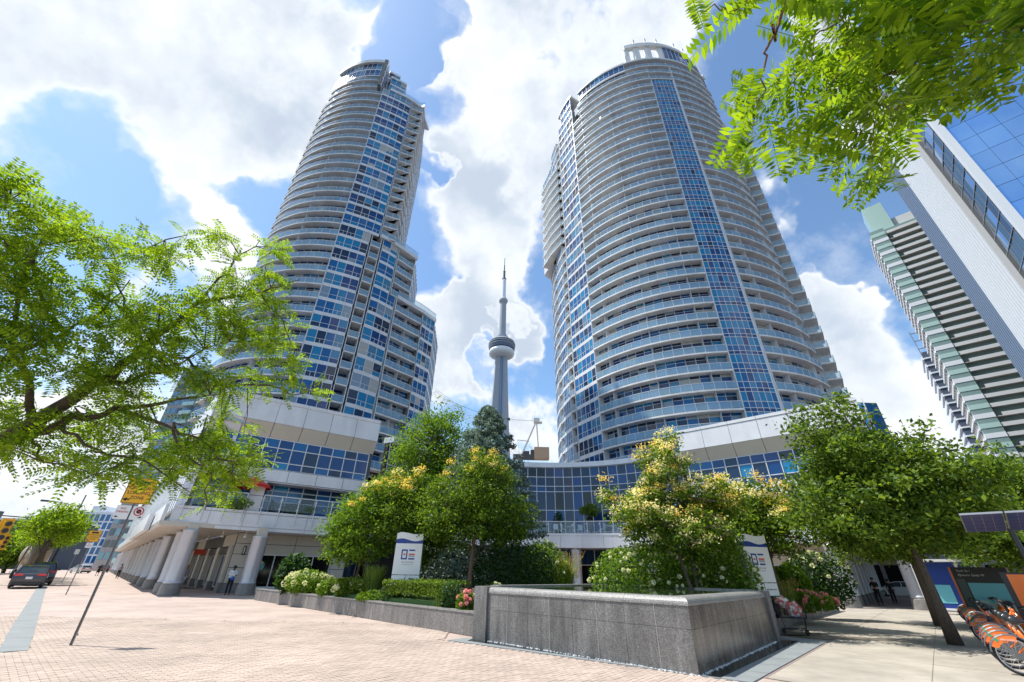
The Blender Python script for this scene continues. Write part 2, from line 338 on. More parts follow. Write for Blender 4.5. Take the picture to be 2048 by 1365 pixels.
# ================================================================== the two round towers
MT['barkred'] = MT['barkred']; MT['leafpot'] = mat('potted_green', (.06, .13, .03), .9)
GL_MIX = (['blue1']*8+['blue2']*7+['blue3']*4+['blue5']*4+['blue4']*2+['pale']+['blind'])
GLI = ['blue1', 'blue2', 'blue3', 'blue4', 'blue5', 'pale', 'blind']
class Tower:
    def __init__(s, name, label, z0, h):
        s.t = thing(name, label, 'tower'); s.z0 = z0; s.h = h
        s.frames = MB(); s.rest = MB(); s.rrest = MB(); s.posts = MB(); s.npane = 0; s.nrail = 0; s.wallback = MB(); s.stuff = MB()
    def z(s, k): return s.z0+s.h*k
    def put_pane(s, a, b, z0, z1, mn, big=False, out=0.):
        if s.npane < 300 and big: pane(s.t, a, b, z0, z1, mn, out=out); s.npane += 1
        else: panemb(s.rest, a, b, z0, z1, GLI.index(mn), out=out)
    def glass(s, pl, k0, k1, step=1.35, band=.62, near=True, mix=GL_MIX, split=.36, back=.5, mullw=.09):
        pts = resample(pl, step); inn = offset(pts, -.35)
        prev = None
        for k in range(k0, k1):
            z = s.z(k); b = MB(); b.ribbon(offset(pts, .05), inn, z-.30, z+band-.30)
            b.build('spandrel_band', 'white', s.t)
            zs = z+band-.30; zt = z+s.h-.30; zm = zs+(zt-zs)*split
            for i in range(len(pts)-1):
                mn = random.choice(mix) if (prev is None or random.random() < .75) else prev; prev = mn
                s.put_pane(pts[i], pts[i+1], zm, zt, mn, near and k < 10)
                m2 = mn if random.random() < .7 else random.choice(mix)
                s.put_pane(pts[i], pts[i+1], zs, zm, m2, False)
                if random.random() < .35:
                    c = (pts[i]+pts[i+1])/2; s.frames.box((c.x, c.y, (zs+zm)/2), (mullw*.7, .12, zm-zs), math.atan2(*(pts[i+1]-pts[i]).yx))
            op = offset(pts, .03)
            s.frames.ribbon(op, offset(pts, -.04), zm-.035, zm+.035)
            for i, p in enumerate(pts):
                q = pts[min(i+1, len(pts)-1)]-pts[max(i-1, 0)]
                s.frames.box((p.x, p.y, (zs+zt)/2), (mullw, .16, zt-zs), math.atan2(q.y, q.x))
        s.wallback.ribbon(offset(pts, -.2), offset(pts, -.9), s.z(k0)-.3, s.z(k1)-.3)
    def balc(s, pl, k0, k1, depth=1.2, step=1.45, near=True, wallmix=None, closed_l=0, closed_r=0, rail=True, wall=True, thick=.24, fins=5):
        pts = resample(pl, step); inn = offset(pts, -depth); fine = resample(pl, .7)
        wm = wallmix or (['blue3']*7+['blue1']*3+['blue5']*4+['blue2']*2+['pale']*3+['blue4']+['blind']*2)
        for k in range(k0, k1):
            z = s.z(k)
            MB().ribbon(fine, offset(fine, -depth-.3), z-thick/2, z+thick/2).build('balcony_slab', 'slab', s.t)
            if rail:
                rp = offset(pts, -.08)
                for i in range(len(rp)-1):
                    if s.nrail < 300 and near and k < 12: pane(s.t, rp[i], rp[i+1], z+.2, z+1.12, 'rail', 'guard_panel', jit=.002); s.nrail += 1
                    else: panemb(s.rrest, rp[i], rp[i+1], z+.2, z+1.12, 0)
                for i in range(len(rp)-1):
                    if random.random() < .16:
                        c = rp[i].lerp(rp[i+1], random.random())+(inn[i]-rp[i])*random.uniform(.25, .7); hh = random.uniform(.5, 1.0); s.stuff.box((c.x, c.y, z+thick/2+hh/2), (random.uniform(.3, .6), random.uniform(.3, .9), hh), random.random()*3, mi=random.choice((0, 0, 1, 2, 3)))
                for p in rp: s.posts.box((p.x, p.y, z+.62), (.05, .05, 1.05))
                s.posts.ribbon(offset(rp, .03), offset(rp, -.03), z+1.12, z+1.19)
            if wall:
                zt = z+s.h-thick/2; zs = z+thick/2; zm = zt-.42
                for i in range(len(inn)-1):
                    mn = random.choice(wm); s.put_pane(inn[i], inn[i+1], zs+.08, zm, mn, near and k < 8 and i % 2 == 0)
                    panemb(s.rest, inn[i], inn[i+1], zm, zt, GLI.index(random.choice(wm)))
                    q = inn[i+1]-inn[i]; s.frames.box((inn[i].x, inn[i].y, (zs+zt)/2), (.07, .12, zt-zs), math.atan2(q.y, q.x))
                s.frames.ribbon(offset(inn, .03), offset(inn, -.04), zm-.03, zm+.03)
                if fins:
                    for i in range(fins//2, len(inn), fins):
                        a = inn[i]; b = a.lerp(pts[i], .8); q = b-a
                        s.frames.box(((a.x+b.x)/2, (a.y+b.y)/2, (zs+zt)/2), (q.length, .05, zt-zs), math.atan2(q.y, q.x))
            for e, flag in ((0, closed_l), (-1, closed_r)):
                if flag:
                    a = Vector(inn[e]); b = Vector(pts[e]); q = b-a; zt = z+s.h-thick/2
                    s.frames.box(((a.x+b.x)/2, (a.y+b.y)/2, (z+thick/2+zt)/2), (q.length*.97, .12, zt-z-thick/2), math.atan2(q.y, q.x))
        if wall: s.wallback.ribbon(offset(inn, -.15), offset(inn, -.7), s.z(k0), s.z(k1))
    def finish(s):
        s.frames.build('window_frame', 'mull', s.t, kind='stuff'); s.rest.build('small_window_panes', [MT[g] for g in GLI], s.t, kind='stuff')
        s.rrest.build('upper_guard_panels', 'rail', s.t, kind='stuff'); s.posts.build('guard_rail', 'mull', s.t, kind='stuff'); s.wallback.build('inner_wall', 'inner', s.t); s.stuff.build('balcony_furniture', ['darkgrey', 'mull', 'barkred', 'leafpot'], s.t, kind='stuff')
def arc(c, r, az0, az1, n=40):
    'near side of a circle, by bearing from the viewpoint'
    c = Vector(c); D = c.length; a0 = math.degrees(math.atan2(c.x, c.y)); out = []
    for i in range(n+1):
        az = az0+(az1-az0)*i/n; dl = R(az-a0); q = max(0, r*r-(D*math.sin(dl))**2); out.append(pol(az, D*math.cos(dl)-math.sqrt(q)))
    return out
def cut(pl, az0, az1):
    'part of a polyline between two bearings'
    def b(p): return math.degrees(math.atan2(p[0], p[1]))
    fine = resample(pl, .35); return [p for p in fine if az0-1e-6 <= b(p) <= az1+1e-6]
# ---- right tower
TR = Tower('residential_tower', 'tall round balcony tower right of the needle tower, topped by an open crown frame', 23.4, 2.82)
cR = (32.8, 71.5); rR = 21.9
plR = [pol(*p) for p in ((6.9, 80), (7.0, 78.2), (7.25, 75.3), (8.19, 71.3), (9.13, 68.3), (9.99, 66.6), (11.5, 64.3), (13.2, 61.9))]
lowmix = ['blue3']*4+['blue5']*4+['blue1']*5+['blue2']*4+['blue4']*2+['pale']*2
TR.glass(cut(plR, 6.9, 7.4), -3, 27, near=False, mix=lowmix)
TR.balc(cut(plR, 7.35, 7.95), -3, 27, near=False, closed_l=1, closed_r=1, fins=0)
TR.glass(cut(plR, 7.9, 9.0), -3, 28, near=False, mix=lowmix, step=1.1)
TR.balc(cut(plR, 8.95, 9.75), -3, 15, closed_l=1, closed_r=1, fins=0, near=False)
TR.balc(cut(plR, 8.95, 9.75), 15, 28, closed_l=1, closed_r=1, fins=0, near=False)
TR.glass(cut(plR, 9.7, 13.2), -3, 29, mix=lowmix, step=1.15)
TR.glass(cut(plR, 10.5, 13.0), 29, 31, near=False)
mainR = arc(cR, rR, 13.2, 31.4)
TR.balc(offset(mainR, .25), -3, 27, closed_l=1, closed_r=1)
TR.balc(offset(arc(cR, rR, 14.6, 31.3), .25), 27, 29, near=False)
BLUEMIX = ['blue1']*6+['blue2']*6+['blue5']*3+['blue3']
def strip(pl, k0, k1):
    pts = resample(pl, .84)
    fine = offset(pts, .0)
    for k in range(k0, k1):
        z = TR.z(k); hz = [(z-.3, z+.25, 'blue5'), (z+.25, z+1.15, 'blue1'), (z+1.15, z+TR.h-.3, 'blue2')]
        for (a, b, mn) in hz:
            for i in range(len(pts)-1):
                m2 = mn if random.random() < .6 else random.choice(BLUEMIX)
                TR.put_pane(pts[i], pts[i+1], a+.04, b, m2, b-a > .8 and k < 14)
            TR.frames.ribbon(offset(pts, .06), offset(pts, -.05), a-.035, a+.045)
    for p in pts: TR.frames.box((p.x, p.y, (TR.z(k0)+TR.z(k1))/2-.3), (.07, .16, TR.z(k1)-TR.z(k0)), R(-30))
    for e in (0, -1): TR.frames.box((pts[e].x, pts[e].y, (TR.z(k0)+TR.z(k1))/2-.3), (.22, .3, TR.z(k1)-TR.z(k0)), R(-30))
    TR.wallback.ribbon(offset(pts, -.2), offset(pts, -2.6), TR.z(k0)-.3, TR.z(k1)-.3)
strip(arc(cR, rR-.1, 31.45, 35.4), -3, 27)
TR.balc(offset(arc(cR, rR, 31.4, 35.5), .1), 27, 29, near=False, wall=True, fins=0)
TR.balc(offset(arc(cR, rR, 35.5, 40.6, 60), .25), -3, 29, closed_l=1)
for k in range(-2, 25):
    z = TR.z(k); q = [pol(40.8, 76.8), pol(42.2, 77.4), pol(42.0, 82), pol(40.7, 82)]
    MB().prism(q, z-.12, z+.12).build('balcony_slab', 'slab', TR.t)
    panemb(TR.rrest, q[0], q[1], z+.15, z+1.15, 0); panemb(TR.rrest, q[1], q[2], z+.15, z+1.15, 0)
    TR.posts.bar((*q[0], z+1.17), (*q[1], z+1.17), .06); TR.posts.bar((*q[1], z+1.17), (*q[2], z+1.17), .06)
MB().prism([pol(40.6, 79.6), pol(41.75, 79.8), pol(41.6, 84), pol(40, 84)], 14, TR.z(25)).build('edge_wall', 'slab', TR.t)
TR.balc([pol(5.35, 76), pol(7.0, 71.4), pol(8.95, 68.0)], 15, 25, near=False, depth=4.5, fins=3, wall=False)
MB().prism([pol(5.6, 79), pol(8.9, 70), pol(12, 75), pol(8, 84)], TR.z(15), TR.z(25)).build('bay_block', 'white', TR.t)
TR.glass([pol(5.9, 79.5), pol(7.2, 75.5), pol(8.9, 70.0)], 25, 27, near=False)
# top floors, ring slab and crown
TR.glass(arc(cR, rR, 15.2, 26.5), 29, 30, near=False, step=1.2)
TR.balc(offset(arc(cR, rR, 26.5, 40.3), .1), 29, 30, near=False)
fr = offset(arc(cR, rR, 15.0, 40.4, 60), .3)
MB().ribbon(fr, offset(fr, -4), TR.z(30)-.3, TR.z(30)+.25).build('roof_slab', 'slab', TR.t)
MB().ribbon(offset(arc(cR, rR, 9.9, 13.3), .1), offset(arc(cR, rR, 9.9, 13.3), -3), TR.z(31)-.3, TR.z(31)+.3).build('roof_slab', 'white', TR.t)
z0, z1 = TR.z(30)+.25, 117.5
crown = arc(cR, rR-.6, 27.6, 40.6, 60)
MB().ribbon(crown, offset(crown, -1.1), z1-1.3, z1).build('crown_beam', 'slab', TR.t)
fc = arc(cR, rR-.6, 27.6, 35.2, 30); MB().ribbon(fc, offset(fc, -.9), z0, z0+.9).build('crown_sill', 'slab', TR.t)
for az in (27.8, 30.2, 32.7, 35.1):
    a = arc(cR, rR-.7, az, az+.3, 1)[0]; b = a+(Vector(cR)-a).normalized()*1.6
    MB().bar((*((a+b)/2), z0), (*((a+b)/2), z1-1.3), .9, 1.3).build('crown_pier', 'slab', TR.t)
gc = arc(cR, rR-.9, 35.3, 40.5, 30); ps = resample(gc, 1.2)
for i in range(len(ps)-1):
    zz = z0
    while zz < z1-1.5:
        TR.put_pane(ps[i], ps[i+1], zz+.05, min(zz+2.2, z1-1.4), random.choice(['blue1', 'blue5', 'blue3'])); zz += 2.25
for p in ps: TR.frames.box((p.x, p.y, (z0+z1)/2), (.1, .2, z1-z0-1.3), R(-45))
TR.wallback.ribbon(offset(ps, -.3), offset(ps, -6), z0, z1-1.3)
for az, zz in ((27.5, 113), (29.8, z1), (32.3, z1), (34.5, z1), (37.5, z1), (38.8, z1), (27.2, 111)):
    p = arc(cR, rR-.5, az, az+.2, 1)[0]; b = MB(); b.tube([(p.x, p.y, zz-.4), (p.x, p.y, zz+1.3)], .06, 6); b.box((p.x+.2, p.y, zz+.9), (.3, .2, 1.2)); b.build('antenna', 'white', TR.t)
core = [Vector(cR)+Vector((math.cos(a), math.sin(a)))*(rR-3.2) for a in [2*math.pi*i/28 for i in range(28)]]
MB().prism(core, 14, TR.z(30)).build('core_wall', 'grey', TR.t)
MB().prism([Vector(cR)+Vector((math.cos(a), math.sin(a)))*9 for a in [2*math.pi*i/20 for i in range(20)]], TR.z(30), z0+1).build('roof_block', 'slab', TR.t)
# the back, seen past the left and right edges
backR = [pol(6.9, 80), pol(7.3, 88), pol(10, 97), pol(20, 101), pol(33, 100), pol(40.5, 92), pol(41.6, 86), pol(41.0, 79)]
bk = MB(); bk.ribbon(backR[::-1], [p*1.0-(p-Vector(cR)).normalized() for p in backR][::-1], 14, TR.z(27)); bk.build('rear_wall', 'white', TR.t)
TR.finish()
# ---- left tower
TL = Tower('residential_tower', 'tall stepped round condo tower on the left behind the leafy branches', 23.0, 2.78)
cL = (-35.2, 71.6); rL = 18.2
TL.balc(offset(arc(cL, rL, -39.2, -30.5, 60), .25), -3, 28, closed_r=1)
TL.balc(offset(arc(cL, rL, -38.9, -31.3, 60), .25), 28, 30, near=False)
rp = [pol(*p) for p in ((-30.5, 61.95), (-28, 61.7), (-26, 61.7), (-24, 62.0), (-22, 62.7), (-19.4, 64.4), (-17.4, 65.9), (-15, 67.8), (-12.8, 70.5))]
TL.glass(cut(rp, -30.5, -24.1), 12, 28, near=False)
TL.glass(cut(rp, -30.5, -25.3), -3, 12)
TL.balc(cut(rp, -25.3, -23.5), -3, 12, depth=2.4, closed_l=1, closed_r=1, fins=0)
TL.glass(cut(rp, -23.5, -20.6), 8, 12)
TL.balc(cut(rp, -20.6, -17.5), 8, 12, closed_l=1, fins=0)
TL.glass(cut(rp, -23.5, -19.4), -3, 8)
TL.balc(offset(cut(rp, -19.4, -15.0), .2), -3, 8, closed_l=1)
TL.glass(cut(rp, -15.0, -12.8), -3, 8)
TL.glass([pol(-12.8, 70.5), pol(-11.9, 80)], -3, 8, near=False, step=1.6)
TL.glass([pol(-17.5, 65.9), pol(-16.5, 75)], 8, 12, near=False, step=1.6)
TL.balc([pol(-24.1, 62.0), pol(-21.5, 62.0), pol(-20.7, 66.0)], 12, 28, near=False, depth=2.2, closed_l=1, fins=0)
TL.glass([pol(-20.85, 66.2), pol(-19.95, 75)], 12, 28, near=False, step=1.3)
TL.glass([pol(-19.95, 75), pol(-19.7, 82)], 12, 28, near=False, step=1.3)
for (pl, k) in ((cut(rp, -24.0, -17.2), 12), (cut(rp, -19.6, -12.6), 8)):
    fine = offset(pl, .35); MB().ribbon(fine, offset(fine, -7), TL.z(k)-.3, TL.z(k)+.45).build('terrace_slab', 'white', TL.t)
    q = resample(offset(pl, .2), 1.4)
    for i in range(len(q)-1): panemb(TL.rrest, q[i], q[i+1], TL.z(k)+.5, TL.z(k)+1.5, 0)
    TL.posts.ribbon(offset(q, .03), offset(q, -.03), TL.z(k)+1.5, TL.z(k)+1.58)
fine = offset(cut(rp, -29.5, -22), .2)+[pol(-21.5, 61.8), pol(-20.6, 66.2)]
MB().ribbon(fine[:-2], offset(fine, -6)[:-2], TL.z(28)-.3, TL.z(28)+.5).build('roof_slab', 'white', TL.t)
MB().prism([fine[-3], pol(-21.5, 61.8), pol(-20.6, 66.2), pol(-20.2, 74), pol(-24, 72)], TL.z(28)-.29, TL.z(28)+.49).build('roof_slab', 'white', TL.t)
q = resample(fine, 1.4)
for i in range(len(q)-1): panemb(TL.rrest, q[i], q[i+1], TL.z(28)+.5, TL.z(28)+1.4, 0)
# crown: curved glass drum with a coping, then two lower boxes
g = arc(cL, rL-.2, -38.6, -31.2, 60)
for (a, b) in ((30, 31), (31, 32)): TL.glass(g, a, b, near=False, step=1.25, band=.4, split=.3, mix=['blue4', 'blue1', 'blue5', 'pale', 'blue3'])
cp = offset(arc(cL, rL, -38.8, -31.1, 60), .3); MB().ribbon(cp, offset(cp, -1.2), TL.z(32)-.3, TL.z(32)+.9).build('crown_coping', 'slab', TL.t)
TL.glass([pol(-31.2, 61.6), pol(-30.2, 66)], 28, 32, near=False)
for (a, b, c, k0, k1, nm) in ((-30.3, -27.9, 66, 28, 33, 'crown_box'), (-29.6, -26.2, 63.8, 28, 31, 'crown_box')):
    TL.glass([pol(a, c), pol(b, c)], k0, k1, near=False); TL.glass([pol(b, c), pol(b+.7, c+9)], k0, k1, near=False)
    pr = [pol(a, c-.2), pol(b, c-.2), pol(b+.7, c+9), pol(a-2, c+9)]; MB().prism(pr, TL.z(k1)-.3, TL.z(k1)+.4).build('roof_slab', 'slab', TL.t)
core = [Vector(cL)+Vector((math.cos(a), math.sin(a)))*(rL-2.9) for a in [2*math.pi*i/28 for i in range(28)]]
MB().prism(core, 14, TL.z(8)).build('core_wall', 'grey', TL.t)
core = [Vector(pol(-31.0, 76.5))+Vector((math.cos(a), math.sin(a)))*11.0 for a in [2*math.pi*i/28 for i in range(28)]]
MB().prism(core, TL.z(8), TL.z(31)).build('core_wall', 'grey', TL.t)
MB().prism([pol(-25, 64.5), pol(-22.2, 68), pol(-20.4, 80), pol(-27, 85)], 14, TL.z(28)-.3).build('core_wall', 'grey', TL.t)
MB().prism([pol(-22, 66), pol(-18.2, 68), pol(-17.6, 80), pol(-24, 82)], 14, TL.z(12)-.3).build('core_wall', 'grey', TL.t)
MB().prism([pol(-20, 68), pol(-13.4, 72.5), pol(-12.7, 82), pol(-20, 86)], 14, TL.z(8)-.3).build('core_wall', 'grey', TL.t)
TL.finish()
# ================================================================== podium building
MT['colmetal'] = mat('brushed_metal_cladding', (.50, .51, .54), .34, .35, var=.05, vscale=2)
g = mat('granite', (.20, .19, .18), .45, var=.3, vscale=2.0, island=.08); MT['granite'] = g
MT['signwhite'] = mat('lamp_white', (.7, .7, .68), .5)
PB = thing('podium_building', 'low white-panelled podium building with columns, curved glass centre and two wings', 'building')
pf = MB()          # mullions and rails of the podium
class Plane:
    def __init__(s, A, B):
        s.A = Vector(A); s.B = Vector(B); s.L = (s.B-s.A).length; s.d = (s.B-s.A)/s.L; s.n = Vector((s.d.y, -s.d.x)); s.ang = math.atan2(s.d.y, s.d.x)
    def p(s, u, o=0.): return s.A+s.d*u+s.n*o
    def box(s, mb, u0, u1, o0, o1, z0, z1, mi=0):
        c = s.p((u0+u1)/2, (o0+o1)/2); mb.box((c.x, c.y, (z0+z1)/2), (u1-u0, abs(o1-o0), z1-z0), s.ang, mi)
    def panel(s, u0, u1, o, z0, z1, m='white', name='wall_panel', th=.05, gap=.018, parent=None):
        b = MB(); s.box(b, u0+gap, u1-gap, o-th, o, z0+gap, z1-gap); return b.build(name, m, parent or PB)
    def back(s, u0, u1, o, z0, z1, th=.2, name='wall_core', m='darkgrey'):
        b = MB(); s.box(b, u0, u1, o-th, o, z0, z1); return b.build(name, m, PB)
    def glazing(s, u0, u1, o, rows, step, mix, bar=.07, name='window_pane', big=True):
        n = max(1, round((u1-u0)/step)); w = (u1-u0)/n
        for i in range(n):
            for j in range(len(rows)-1):
                pane(PB, s.p(u0+i*w, o), s.p(u0+(i+1)*w, o), rows[j], rows[j+1], random.choice(mix), name)
        for i in range(n+1): s.box(pf, u0+i*w-bar/2, u0+i*w+bar/2, o-.06, o+.07, rows[0], rows[-1])
        for z in rows: s.box(pf, u0, u1, o-.05, o+.05, z-bar/2, z+bar/2)
ZF, ZT, Z2, Z3, ZW, ZP0, ZP1 = 3.95, 5.3, 7.5, 8.45, 10.8, 11.9, 13.9   # storey levels
WINMIX = ['blue3']*4+['blue5']*5+['blue1']*3+['blue2']
def rail(pl, z, parent, drop=.9, h=1.15, sp=1.35, posts=True):
    pts = resample(pl, sp)
    for i in range(len(pts)-1): pane(parent, pts[i], pts[i+1], z+.12, z+h-.08, 'railc', 'guard_panel', jit=.001)
    b = MB(); b.ribbon(offset(pts, .03), offset(pts, -.03), z+h-.05, z+h+.02); b.build('guard_rail', 'mull', parent)
    for p in pts:
        b = MB(); q = offset(pts, .07)[0]-pts[0]
        b.box((p.x+q.x, p.y+q.y, z+h/2-drop/2), (.06, .06, h+drop)); b.box((p.x, p.y, z+h-.28), (.2, .08, .07)); b.box((p.x, p.y, z+.25), (.2, .08, .07)); b.build('guard_post', 'mull', parent)
def wing(A, B, left, flip):
    P = Plane(A, B); Lw = P.L; nb = 6; w = Lw/nb
    P.back(0, Lw, -.06, Z3, ZP1-.1)
    # coping panels and the splayed beige soffit panels
    for i in range(nb):
        P.panel(i*w, (i+1)*w, .62, ZP0, ZP1-.32); P.panel(i*w, (i+1)*w, .66, ZP1-.3, ZP1)
        m = 'white' if ((i == 0 and left) or (i == nb-1 and not left)) else 'beige'
        b = MB(); a0, a1 = P.p(i*w+.02, .03), P.p((i+1)*w-.02, .03); c0, c1 = P.p(i*w+.02, .60), P.p((i+1)*w-.02, .60)
        b.add([(*a0, ZW+.05), (*a1, ZW+.05), (*c1, ZP0), (*c0, ZP0), (*P.p(i*w+.02, -.05), ZW+.08), (*P.p((i+1)*w-.02, -.05), ZW+.08), (*P.p((i+1)*w-.02, -.05), ZP0), (*P.p(i*w+.02, -.05), ZP0)],
              [(0, 1, 2, 3), (4, 7, 6, 5), (0, 4, 5, 1), (3, 2, 6, 7), (0, 3, 7, 4), (1, 5, 6, 2)]).build('soffit_panel', m, PB)
    b = MB(); P.box(b, 0, Lw, -6, .5, ZP0+.1, ZP1-.15); b.build('roof', 'grey', PB)
    # third storey windows
    g0, g1 = (2.0, Lw-.35) if left else (.35, Lw-2.0)
    P.glazing(g0, g1, .0, [Z3, Z3+.55, Z3+1.65, ZW], 1.05, WINMIX)
    a, b_ = (0, g0) if left else (g1, Lw)
    P.glazing(a+.1, b_-.1, -.02, [Z3, Z3+.55, Z3+1.65, ZW], 1.0, WINMIX)
    e = (g0 if left else g1); b = MB(); P.box(b, e-.12, e+.12, -.1, .15, Z3, ZW); b.build('window_post', 'mull', PB)
    # spandrel between second and third storeys
    for i in range(nb): P.panel(i*w, (i+1)*w, .12, Z2+.02, Z3-.03)
    P.back(0, Lw, .05, Z2, Z3)
    # second storey openings behind the terrace guard
    o = -1.4
    P.glazing(.2, Lw-.3, o, [ZT, ZT+.95, ZT+1.75, Z2], 1.15, WINMIX)
    P.back(0, Lw, o-2.5, ZT, Z2)
    for u in (([0.0, 4.2, Lw-.9]) if left else ([0.0, Lw-5.2, Lw-.9])):
        for (zz0, zz1) in ((ZT+.02, ZT+1.1), (ZT+1.1, Z2)): P.panel(u, u+.95, .12, zz0, zz1, th=.5)
    b = MB(); P.box(b, 0, Lw, o-.2, .05, Z2-.06, Z2+.02); b.build('soffit', 'white', PB)
    # terrace fascia
    for i in range(nb): P.panel(i*w, (i+1)*w, .45, ZF+.25, ZT-.22); P.panel(i*w, (i+1)*w, .48, ZT-.2, ZT); P.panel(i*w, (i+1)*w, .42, ZF, ZF+.24)
    b = MB(); P.box(b, 0, Lw, -9, .38, ZF+.03, ZT-.05); b.build('terrace_floor', 'white', PB)
    # ground storey: beige panels over black glass, the street end left open as an arcade
    og = -2.2; zb = 2.5
    g_a, g_b = (4.5, Lw) if left else (0, Lw-4.5)
    n_ = 4; ww = (g_b-g_a)/n_
    for i in range(n_):
        P.panel(g_a+i*ww, g_a+(i+1)*ww, og, zb, (zb+ZF)/2, 'beige'); P.panel(g_a+i*ww, g_a+(i+1)*ww, og, (zb+ZF)/2, ZF, 'beige')
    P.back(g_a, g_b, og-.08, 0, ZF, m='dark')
    gg0, gg1 = (g_a+1.5, Lw-1.2) if left else (1.2, g_b-1.5)
    P.glazing(gg0, gg1, og-.04, [.35, zb], 1.5, ['black'], bar=.07)
    b = MB(); P.box(b, gg0-.1, gg1+.1, og-.1, og+.08, 0, .33); b.build('plinth', 'white', PB)
    for (x0, x1) in ((g_a, gg0-.06), (gg1+.06, g_b)):
        for (zz0, zz1) in ((.6, 1.6), (1.6, zb)): P.panel(x0, x1, og+.03, zz0, zz1, 'beige', th=.2)
        b = MB(); P.box(b, x0, x1, og-.2, og+.06, 0, .6); b.build('stone_plinth', MT['granite'], PB)
    return P
def column(x, y, r=.52, top=3.75, neck=None, label=None, base=.62):
    b = MB(); n = 26
    b.lathe([(r*.93, base), (r*.93, base+.02), (r*1.0, base+.05), (r*1.0, base+.12), (r*.94, base+.15), (r*.93, base+.2), (r*.93, top-.12), (r*.97, top-.08), (r*.97, top)], (x, y, 0), n)
    c = b.build('column', MT['colmetal'], PB, smooth=True)
    c.data.polygons.foreach_set('use_smooth', [True]*len(c.data.polygons))
    b2 = MB().lathe([(r*1.16, 0), (r*1.08, base-.03), (r*1.05, base)], (x, y, 0), n); b2.build('column_base', MT['granite'], c, smooth=False)
    b3 = MB().box((x, y, (top+ZF)/2+.1), (r*1.15, r*1.15, ZF-top+.2), R(42)); b3.build('column_neck', 'beige', c)
LW = wing((-23.1, 30.1), (-12.6, 37.6), True, False)
RW = wing((16.6, 38.9), (27.0, 29.4), False, True)
rail([LW.p(.5, .5), LW.p(4.1, .5)], ZT, PB); rail([LW.p(5.2, .5), LW.p(LW.L-.2, .5)], ZT, PB)
rail([RW.p(.3, .5), RW.p(RW.L-5.3, .5)], ZT, PB); rail([RW.p(RW.L-4.1, .5), RW.p(RW.L-.6, .5)], ZT, PB)
# ---- curved glass centre, set back behind its terrace
def arc3(p0, pm, p1, n=24):
    'circle through three points'
    ax, ay = p0; bx, by = pm; cx, cyy = p1
    d = 2*(ax*(by-cyy)+bx*(cyy-ay)+cx*(ay-by))
    ux = ((ax*ax+ay*ay)*(by-cyy)+(bx*bx+by*by)*(cyy-ay)+(cx*cx+cyy*cyy)*(ay-by))/d
    uy = ((ax*ax+ay*ay)*(cx-bx)+(bx*bx+by*by)*(ax-cx)+(cx*cx+cyy*cyy)*(bx-ax))/d
    c = Vector((ux, uy)); r = (Vector(p0)-c).length
    a0 = math.atan2(ay-uy, ax-ux); a1 = math.atan2(cyy-uy, cx-ux); am = math.atan2(by-uy, bx-ux)
    def un(a): 
        while a > a0: a -= 2*math.pi
        return a
    a1 = un(a1)
    return [c+Vector((math.cos(a0+(a1-a0)*i/n), math.sin(a0+(a1-a0)*i/n)))*r for i in range(n+1)]
cw = arc3((-12.6, 42.5), (3.2, 53.0), (19.0, 45.5), 40)
cpts = resample(cw, 1.12); zr = [ZT, 5.95, 7.1, 8.4, 10.5, 11.1, 12.2, 13.35]; zr = [ZT, 5.9, 7.05, 8.3, 10.45, 11.1, 12.2, 13.35]
for i in range(len(cpts)-1):
    vis = 12 < i < 32
    for j in range(len(zr)-1):
        mn = random.choice(['blue3']*7+['blue5']*3+['black']) if j > 3 else random.choice(['blue3']*6+['black']*3+['blue5']*2)
        if j == 2 and False: mn = 'black'
        pane(PB, cpts[i], cpts[i+1], zr[j], zr[j+1], mn)
for p in cpts: pf.box((p.x, p.y, (ZT+13.35)/2), (.07, .14, 13.35-ZT))
for z in zr: pf.ribbon(offset(cpts, .06), offset(cpts, -.05), z-.035, z+.035)
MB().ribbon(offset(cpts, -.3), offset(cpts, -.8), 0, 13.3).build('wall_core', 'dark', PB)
cop = offset(cpts, .35)
for i in range(0, len(cop)-1, 2): MB().ribbon(cop[i:i+3], offset(cpts, -1.0)[i:i+3], 13.37, 13.95).build('coping_panel', 'white', PB)
te = arc3((-13.0, 37.5), (4.4, 46.9), (18.0, 38.6), 40)
tp = resample(te, 2.2)
for i in range(len(tp)-1):
    MB().ribbon([tp[i].lerp(tp[i+1], .01), tp[i].lerp(tp[i+1], .99)], [offset(tp, -.1)[i], offset(tp, -.1)[i+1]], ZF, ZT-.25).build('wall_panel', 'white', PB)
    MB().ribbon([p for p in offset(tp, .03)[i:i+2]], [offset(tp, -.1)[i], offset(tp, -.1)[i+1]], ZT-.23, ZT).build('edge_panel', 'white', PB)
MB().prism([(p.x, p.y) for p in offset(tp, -.06)]+[(p.x, p.y) for p in offset(cpts, .1)][::-1], ZF+.02, ZT-.03).build('terrace_floor', 'white', PB)
rail(offset(te, -.02)[2:-2], ZT, PB)
for (a, d) in ((8.5, 47.4), (-3.0, 47.0), (17.5, 45.0), (-12.5, 43.5)):
    p = pol(a, d); column(p.x, p.y)
gw = offset(tp, -4.2); gp = resample(gw, 1.5)
for i in range(len(gp)-1):
    pane(PB, gp[i], gp[i+1], 0.1, 2.45, random.choice(['black', 'blue3'])); pane(PB, gp[i], gp[i+1], 2.5, ZF, 'blue3')
gf = MB()
for p in gp: gf.box((p.x, p.y, 2), (.08, .12, 4))
gf.ribbon(offset(gp, .05), offset(gp, -.05), 2.43, 2.52); gf.build('window_frame', 'beige', PB, kind='stuff')
